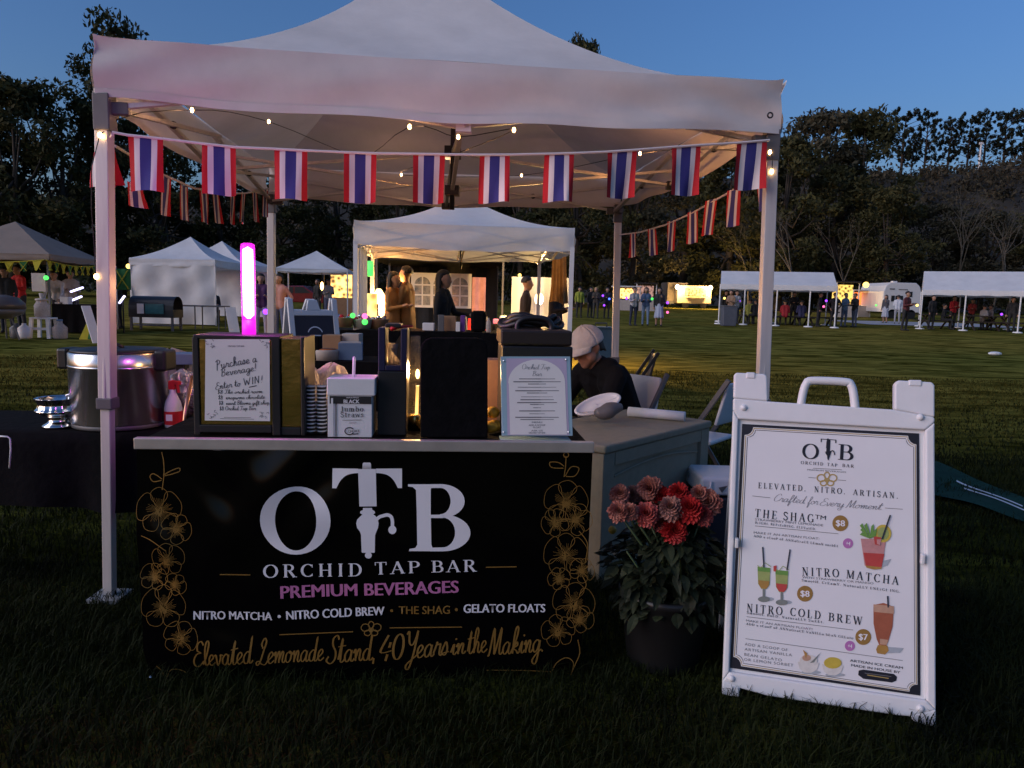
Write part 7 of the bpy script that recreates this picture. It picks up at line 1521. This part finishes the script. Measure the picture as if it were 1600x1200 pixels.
for sx in (-1.3, 1.35): mb = MB(); mb.tube([q + V3(sx, -.9, .33), q + V3(sx, -.68, .33)], .33, M_BLK, 20); w_ = mb.build('wheel', M_BLK, car); mb = MB(); mb.tube([q + V3(sx, -.905, .33), q + V3(sx, -.89, .33)], .2, M_ALU, 14); mb.build('rim', M_ALU, w_)
mb = MB(); mb.box(q + V3(2.12, -.6, .72), (.08, .3, .12), M_LAMP2); mb.build('headlight', M_LAMP2, car)
hl = thing('hanging_lamp', 'teardrop amber lamp glowing under the small pale tent', 'lamp'); q = D(503, 447, 31); mb = MB(); mb.ball(q, .10, M_LAMP, 12, (.7, .7, 1.8)); mb.build('glowing_bulb', M_LAMP, hl, smooth=True); mb = MB(); mb.tube([q + V3(0, 0, .15), V3(q.x, 31, T[0].z + .1)], .012, M_BLK, 5); mb.build('cable', M_BLK, hl)
person(513, 33, 'person in pale top and blue jeans under the small pale tent', (.35, .36, .40), (.12, .16, .28), 'hold', R(40)); person(497, 34, 'dark clothed person deeper under the small pale tent', (.02, .02, .02), (.05, .05, .06), 'stand', R(-30))
am = thing('lit_stall', 'amber lit market stall glowing beside the second tent post', 'stall'); q = at(537, 36); mb = MB(); mb.box(q + V3(0, .5, 1.55), (1.5, .05, 1.3), M_LAMP2); mb.build('lit_panel', M_LAMP2, am); mb = MB(); mb.box(q + V3(0, 0, .45), (1.7, .7, .9), M_CARD); mb.build('counter', M_CARD, am); mb = MB(); mb.box(q + V3(0, .2, 2.3), (2.0, 1.4, .08), M_DARKT); mb.build('roof', M_DARKT, am); mb = MB(); mb.bar(q + V3(-.9, -.3, 0), q + V3(-.9, -.3, 2.3), .06, .06, M_BLK); mb.bar(q + V3(.9, -.3, 0), q + V3(.9, -.3, 2.3), .06, .06, M_BLK); mb.build('post', M_BLK, am)
person(32, 20.6, 'person in a bright red top under the brown gazebo', (.50, .015, .02), (.03, .03, .04), 'hold', R(-20), s=1.05); person(92, 21.4, 'person in a white shirt behind the gazebo food table', (.55, .53, .52), (.02, .02, .03), 'lean', R(10)); person(112, 21.8, 'person in pale patterned clothes near the cool white light bars', (.40, .36, .36), (.03, .03, .03), 'hold', R(30), True); person(184, 22.6, 'dark clothed person with pale face next to the green cross flag', (.012, .012, .014), (.015, .015, .02), 'hold', R(-30)); person(10, 19.8, 'person in a dark top cut off by the picture edge', (.02, .02, .022), (.02, .02, .03), 'stand', R(20))
# ---------------------------------------------------------------- marquees on the far lawn
def marquee(label, a, b, depth, eave, ridge, posts, name='marquee'):
    r = thing(name, label, 'marquee'); z0 = max(a.z, b.z, gz(a.y + depth)); d = (b - a); d.z = 0; L = d.length; d.normalize(); k = V3(-d.y, d.x, 0)
    def p(u, v, z): q = a + d * (u * L) + k * (v * depth); return V3(q.x, q.y, z0 + z)
    mb = MB()
    def rf(u, v): return p(u, v, eave + (ridge - eave) * (1 - abs(2 * v - 1)) - .03 * math.sin(u * math.pi * 4) ** 2 * (1 - abs(4 * abs(v - .5) - 1)))
    mb.grid(rf, 32, 12, M_FAB2); mb.build('roof', M_FAB2, r)
    mb = MB(); mb.grid(lambda u, v: p(u, -.012, eave + .02 - v * .26 * (1 + .05 * math.sin(u * 40))), 40, 2, M_FAB2); mb.grid(lambda u, v: p(u, 1.012, eave - v * .26), 10, 1, M_FAB2)
    for u in (0, 1): mb.add([p(u, 0, eave - .25), p(u, 1, eave - .25), p(u, 1, eave), p(u, .5, ridge - .02), p(u, 0, eave)], [(0, 1, 2, 3, 4)], M_FAB2)
    mb.build('valance', M_FAB2, r)
    for (u, v) in posts:
        mb = MB(); q = p(u, v, 0); mb.tube([q + V3(0, 0, eave), V3(q.x, q.y, gz(q.y))], .035, M_STEELW, 8); mb.lathe([(.22, 0), (.2, .05), (.04, .07)], V3(q.x, q.y, gz(q.y)), M_STEELW, 12); mb.build('post', M_STEELW, r)
    return r
marquee('white gabled marquee nearest the front tent leg, visitors seated below', at(1124, 38.0), at(1306, 36.5), 3.4, 2.0, 2.75, [(0, 0), (.22, 0), (.5, 0), (.78, 0), (1, 0), (0, 1), (.5, 1), (1, 1)])
marquee('blue white marquee cut off by the picture edge', at(1440, 38.0), at(1680, 35.0), 4.2, 1.95, 3.0, [(0, 0), (.30, 0), (.66, 0), (1, 0), (0, 1), (.3, 1), (.66, 1), (1, 1)])
def picnic(px, y, label, yaw=0.0):
    r = thing('picnic_table', label, 'table', at(px, y), yaw, 'picnic tables under the marquees'); M = mat('dark_timber', (.035, .026, .02), .8, var=.2)
    mb = MB(); mb.box((0, 0, .74), (1.7, .75, .05), M); mb.build('tabletop', M, r)
    for s in (-1, 1): mb = MB(); mb.box((0, s * .62, .44), (1.7, .26, .05), M); mb.build('bench', M, r)
    for s in (-1, 1): mb = MB(); mb.bar((s * .6, -.62, 0), (s * .6, .25, .74), .08, .05, M); mb.bar((s * .6, .62, 0), (s * .6, -.25, .74), .08, .05, M); mb.bar((s * .6, -.7, .40), (s * .6, .7, .40), .08, .04, M); mb.build('leg', M, r)
for px, y, lb in ((1178, 39.5, 'picnic table under the gabled marquee next to the grey bin'), (1228, 39.0, 'picnic table under the middle of the gabled marquee'), (1283, 38.6, 'picnic table under the gable end of the marquee'), (1465, 38.5, 'picnic table under the blue white marquee by its white post'), (1535, 38, 'picnic table under the middle of the blue white marquee'), (1590, 37.5, 'picnic table at the picture edge')): picnic(px, y, lb, random.uniform(-.15, .15))
bn = thing('wheelie_bin', 'grey litter bin beside the gabled marquee foot', 'bin'); q = at(1139, 35.5); mb = MB(); mb.box(q + V3(0, 0, .48), (.62, .55, .92), mat('grey_bin_plastic', (.10, .11, .14), .5, var=.1), taper=1.12); mb.build('body', None, bn, bev=.03); mb = MB(); mb.box(q + V3(0, 0, .97), (.72, .64, .07), M_GREYP); mb.build('lid', M_GREYP, bn, bev=.02)
for i, (px, y, lb, sh, trs, po, rz, f, kw) in enumerate((
 (990, 33.5, 'man in a pale shirt and dark jeans standing alone on the open lawn', (.45, .44, .42), (.02, .025, .05), 'hold', 20, 0, {}),
 (1009, 33.8, 'person in a blue top and pale blue jeans, middle of the standing three', (.06, .10, .20), (.20, .28, .40), 'hold', -10, 1, dict(hair='long')),
 (1030, 33.6, 'person in a dark jacket and pale skirt, last of the standing three', (.012, .012, .018), (.35, .40, .52), 'phone', -20, 1, dict(skirt=True, hair='long')),
 (905, 42, 'dark clothed person with a yellow band just right of the second tent', (.30, .34, .04), (.02, .02, .02), 'stand', 10, 0, {}),
 (922, 42.5, 'dark clothed person above the blue grey cabinet', (.02, .018, .018), (.02, .02, .02), 'stand', 40, 0, {}),
 (931, 41.5, 'person with fair hair above the blue grey cabinet', (.03, .025, .02), (.03, .03, .03), 'hold', -20, 1, dict(hair='long', hairc=(.30, .20, .08))),
 (948, 42, 'dark person holding purple glowing balls beside the rear leg', (.02, .02, .03), (.02, .02, .02), 'hold', 10, 0, {}),
 (1133, 40, 'dark person standing at the first post of the gabled marquee', (.012, .012, .014), (.015, .015, .02), 'stand', 30, 0, {}),
 (1142, 37.5, 'person in a tan top near the grey litter bin', (.22, .14, .09), (.03, .03, .03), 'hold', -40, 1, {}),
 (1150, 38.0, 'person in a white top beside the grey litter bin', (.5, .5, .52), (.05, .05, .06), 'hold', 15, 0, {}),
 (1172, 38.6, 'person in a yellow green top at the picnic tables', (.30, .30, .06), (.03, .03, .03), 'sit', 160, 0, {}),
 (1181, 38.2, 'seated person in black at the first picnic table', (.012, .012, .014), (.015, .015, .02), 'sit', 190, 0, {}),
 (1227, 38.2, 'seated person in a red top under the gabled marquee', (.36, .02, .03), (.03, .02, .02), 'sit', 170, 1, {}),
 (1240, 39.8, 'dark person standing behind the middle picnic table', (.015, .015, .02), (.015, .015, .02), 'hold', 0, 0, {}),
 (1253, 38.0, 'seated person in a dark blue top under the gabled marquee', (.03, .03, .09), (.02, .02, .03), 'sit', 185, 0, {}),
 (1280, 37.6, 'dark person at the gable end of the marquee', (.012, .012, .014), (.015, .015, .02), 'stand', 60, 0, {}),
 (1304, 37.4, 'person in black standing just outside the marquee gable', (.012, .012, .015), (.012, .012, .015), 'hips', -15, 1, {}),
 (1320, 38.0, 'person in a pale blue jacket beyond the marquee gable', (.16, .22, .30), (.08, .11, .18), 'hold', 25, 0, {}),
 (1336, 38.2, 'person in a black top and blue jeans looking towards the caravan', (.012, .012, .015), (.06, .08, .13), 'hold', -70, 0, {}),
 (1384, 46, 'person in a grey top and long pale skirt by the caravan', (.06, .06, .07), (.36, .38, .44), 'phone', -60, 1, dict(skirt=True, hair='long')),
 (1403, 45, 'person in white at the caravan hatch', (.55, .56, .60), (.30, .30, .32), 'hold', 160, 0, {}),
 (1416, 35.5, 'tall person in a dark red jacket before the caravan', (.10, .02, .025), (.02, .02, .02), 'hold', 30, 0, dict(s=1.08)),
 (1457, 37.6, 'person in black beside the white post of the second marquee', (.012, .012, .014), (.012, .012, .014), 'stand', 20, 0, {}),
 (1490, 39.5, 'person in a bright red top at the back of the blue white marquee', (.45, .02, .03), (.03, .03, .03), 'hold', 10, 0, {}),
 (1519, 40.0, 'shorter person in a dull red top at the back of the blue white marquee', (.28, .03, .03), (.02, .02, .02), 'hold', -10, 1, dict(s=.92)),
 (1538, 38.5, 'seated person in a grey top under the blue white marquee', (.30, .29, .30), (.02, .02, .02), 'sit', 100, 0, {}),
 (1550, 38.8, 'seated person leaning at the table under the blue white marquee', (.26, .22, .22), (.02, .02, .02), 'sit', -100, 1, {}),
 (1475, 38.0, 'seated dark person at the table by the white post', (.012, .012, .014), (.012, .012, .014), 'sit', 60, 0, {}),
 (1583, 36.8, 'standing dark person almost at the picture edge', (.010, .010, .012), (.012, .012, .014), 'stand', -40, 0, {}))):
    person(px, y, lb, sh, trs, po, R(rz), bool(f), **kw)
for (px, py, y, m, lb) in ((942, 462, 41, M_PURP, 'upper purple glowing ball by the rear tent leg'), (952, 467, 41, M_BLUE, 'blue glowing ball between two purple ones'), (944, 477, 41, M_PURP, 'lower purple glowing ball above the blue grey cabinet'), (979, 466, 33.2, M_PURP, 'purple glowing ball held by the man in the pale shirt'), (1019, 467, 33.4, M_GRN, 'green glowing ball held between two of the standing three'), (1043, 473, 33.4, M_PURP, 'purple glowing ball beside the dark jacket'), (1043, 488, 33.2, M_PINKG, 'low pink glowing ball beside the pale skirt'), (1132, 466, 39, M_YEL, 'yellow glowing ball at the first marquee post'), (1155, 470, 38, M_PURP, 'purple glowing ball by the white top near the bin'), (1291, 470, 37.2, M_PURP, 'purple glowing ball at the marquee gable'), (1287, 479, 37.2, M_PINKG, 'pink glowing ball below the purple one at the gable'), (1369, 477, 45, M_GRN, 'green glowing ball by the caravan'), (1433, 477, 35.5, M_YEL, 'yellow glowing ball next to the dark red jacket'), (1565, 491, 37.5, M_PURP, 'purple glowing ball on the marquee table')):
    glow_ball(px, py, y, lb, m, .06)
rv = thing('caravan', 'white caravan with a rounded end and dark windows behind the visitors', 'caravan'); q = at(1409, 57); M_RV = mat('caravan_white', (.62, .63, .64), .4, var=.04)
pr = [(-1.48, .5), (-1.48, 2.1), (-1.32, 2.55), (-1.0, 2.78), (1.0, 2.78), (1.30, 2.5), (1.48, 1.9), (1.48, .5)]; mb = MB(); mb.prism(pr[::-1], q, (1, 0, 0), (0, 0, 1), 4.0, M_RV); mb.build('body', M_RV, rv, bev=.05)
mb = MB()
for (x, z, w, h) in ((.55, 1.9, .34, .40), (-.75, 1.55, .26, .45), (-.42, 1.55, .26, .45), (-.08, 1.55, .2, .45)): mb.box(q + V3(x, -.01, z), (w, .03, h), M_BLK)
mb.build('window', M_BLK, rv); mb = MB(); mb.box(q + V3(.0, -.012, 2.25), (.7, .02, .06), M_GREYP); mb.box(q + V3(-.85, -.012, 2.28), (.4, .02, .09), M_GREYP); mb.box(q + V3(.95, -.012, 1.2), (.4, .02, .10), M_GREYP); mb.build('stripe', M_GREYP, rv); mb = MB(); mb.box(q + V3(0, 1.5, 2.86), (.35, .35, .16), M_RV); mb.build('roof_vent', M_RV, rv)
for sx in (-.7, .75): mb = MB(); mb.tube([q + V3(sx, .0, .36), q + V3(sx, .25, .36)], .36, M_BLK, 18); mb.build('wheel', M_BLK, rv)
ft = thing('food_trailer', 'floodlit food trailer under the trees with two dazzling lamps', 'food trailer'); q = at(1083, 78); mb = MB(); mb.box(q + V3(0, .6, 1.45), (3.6, 1.8, 1.9), mat('cream_trailer', (.5, .42, .30), .6, var=.1)); mb.build('body', None, ft, bev=.08); mb = MB(); mb.box(q + V3(.1, -.31, 1.75), (2.2, .04, .8), M_LAMP2); mb.build('serving_hatch', M_LAMP2, ft); mb = MB(); mb.box(q + V3(.1, -.7, 1.3), (2.3, .5, .06), M_CARD); mb.build('counter', M_CARD, ft)
for sx in (-.9, 1.0): mb = MB(); mb.tube([q + V3(sx, -.25, .35), q + V3(sx, -.05, .35)], .35, M_BLK, 16); mb.build('wheel', M_BLK, ft)
for sx in (-1.9, 1.55): mb = MB(); mb.ball(q + V3(sx, -.6, 2.2), .24, M_SPOT, 14); mb.build('flood_lamp', M_SPOT, ft, smooth=True); lamp('flood_light', q + V3(sx, -1.2, 2.2), (1, .62, .22), 300, .3, ft)
bv = thing('box_van', 'dark brown box van parked left of the floodlit trailer', 'van'); q = at(1055, 80); mb = MB(); mb.box(q + V3(0, 1, 1.55), (2.2, 3.5, 2.3), M_TAN); mb.build('body', M_TAN, bv, bev=.08); mb = MB(); mb.box(q + V3(0, -.78, .55), (2.0, .1, .3), M_GREYP); mb.build('bumper', M_GREYP, bv)
for sx in (-.85, .85): mb = MB(); mb.tube([q + V3(sx - .1, -.4, .38), q + V3(sx + .1, -.4, .38)], .38, M_BLK, 16); mb.build('wheel', M_BLK, bv)
def stall(px, y, w, h, label, glowm, roofm):
    r = thing('lit_stall', label, 'stall', group='lit stalls under the trees'); q = at(px, y); mb = MB(); mb.box(q + V3(0, .6, 1.0 + h * .35), (w, .06, h * .7), glowm); mb.build('lit_panel', glowm, r); mb = MB(); mb.box(q + V3(0, 0, .45), (w, .7, .9), M_LCARD); mb.build('counter', M_LCARD, r); mb = MB(); mb.box(q + V3(0, .2, 1.1 + h * .75), (w * 1.15, 1.6, .10), roofm); mb.build('roof', roofm, r)
    mb = MB(); mb.bar(q + V3(-w * .55, -.3, 0), q + V3(-w * .55, -.3, 1.1 + h * .72), .07, .07, M_STEELW); mb.bar(q + V3(w * .55, -.3, 0), q + V3(w * .55, -.3, 1.1 + h * .72), .07, .07, M_STEELW); mb.build('post', M_STEELW, r)
M_PEACH = glow_patchy('peach_lit_cloth', (.55, .30, .24), .15); M_YELW = glow_patchy('yellow_lit_wall', (.9, .55, .12), .28); M_ORG = glow('orange_neon', (1, .20, .04), .5)
stall(978, 62, 2.0, 1.2, 'yellow lit stall right beside the rear tent leg', M_LAMP2, M_FAB2); stall(1008, 62, 1.5, 1.6, 'peach lit stall behind the standing three', M_PEACH, M_DARKT); stall(1320, 58, 1.6, 2.2, 'tall yellow lit booth beyond the marquee gable', M_YELW, M_DARKT); stall(1343, 60, 1.3, 1.4, 'small orange lit booth between the yellow booth and caravan', M_ORG, M_FAB2)
glow_ball(1353, 445, 56, 'yellow glowing lamp above the small orange booth', M_YEL, .22); glow_ball(812, 430, 26, 'tiny yellow lamp above the flood lamp', M_YEL, .06); glow_ball(201, 416, 30, 'faint amber lamp between the gazebo and the white walled tent', M_YEL, .10)

# ---------------------------------------------------------------- put every thing's Empty at its own base
bpy.context.view_layer.update()
def leaves_of(o):
    out = []
    for c in o.children:
        if c.type == 'MESH': out.append(c)
        out += leaves_of(c)
    return out
for o in list(COL.objects):
    if o.type == 'EMPTY' and o.parent is None and o.location.length < 1e-9 and o.children:
        lv = leaves_of(o)
        if not lv: continue
        pts = np.concatenate([np.array([(q.matrix_world @ Vector(c))[:] for c in q.bound_box]) for q in lv])
        b = Vector(((pts[:, 0].min() + pts[:, 0].max()) / 2, (pts[:, 1].min() + pts[:, 1].max()) / 2, pts[:, 2].min()))
        o.location = b
        for c in o.children: c.location = c.location - b
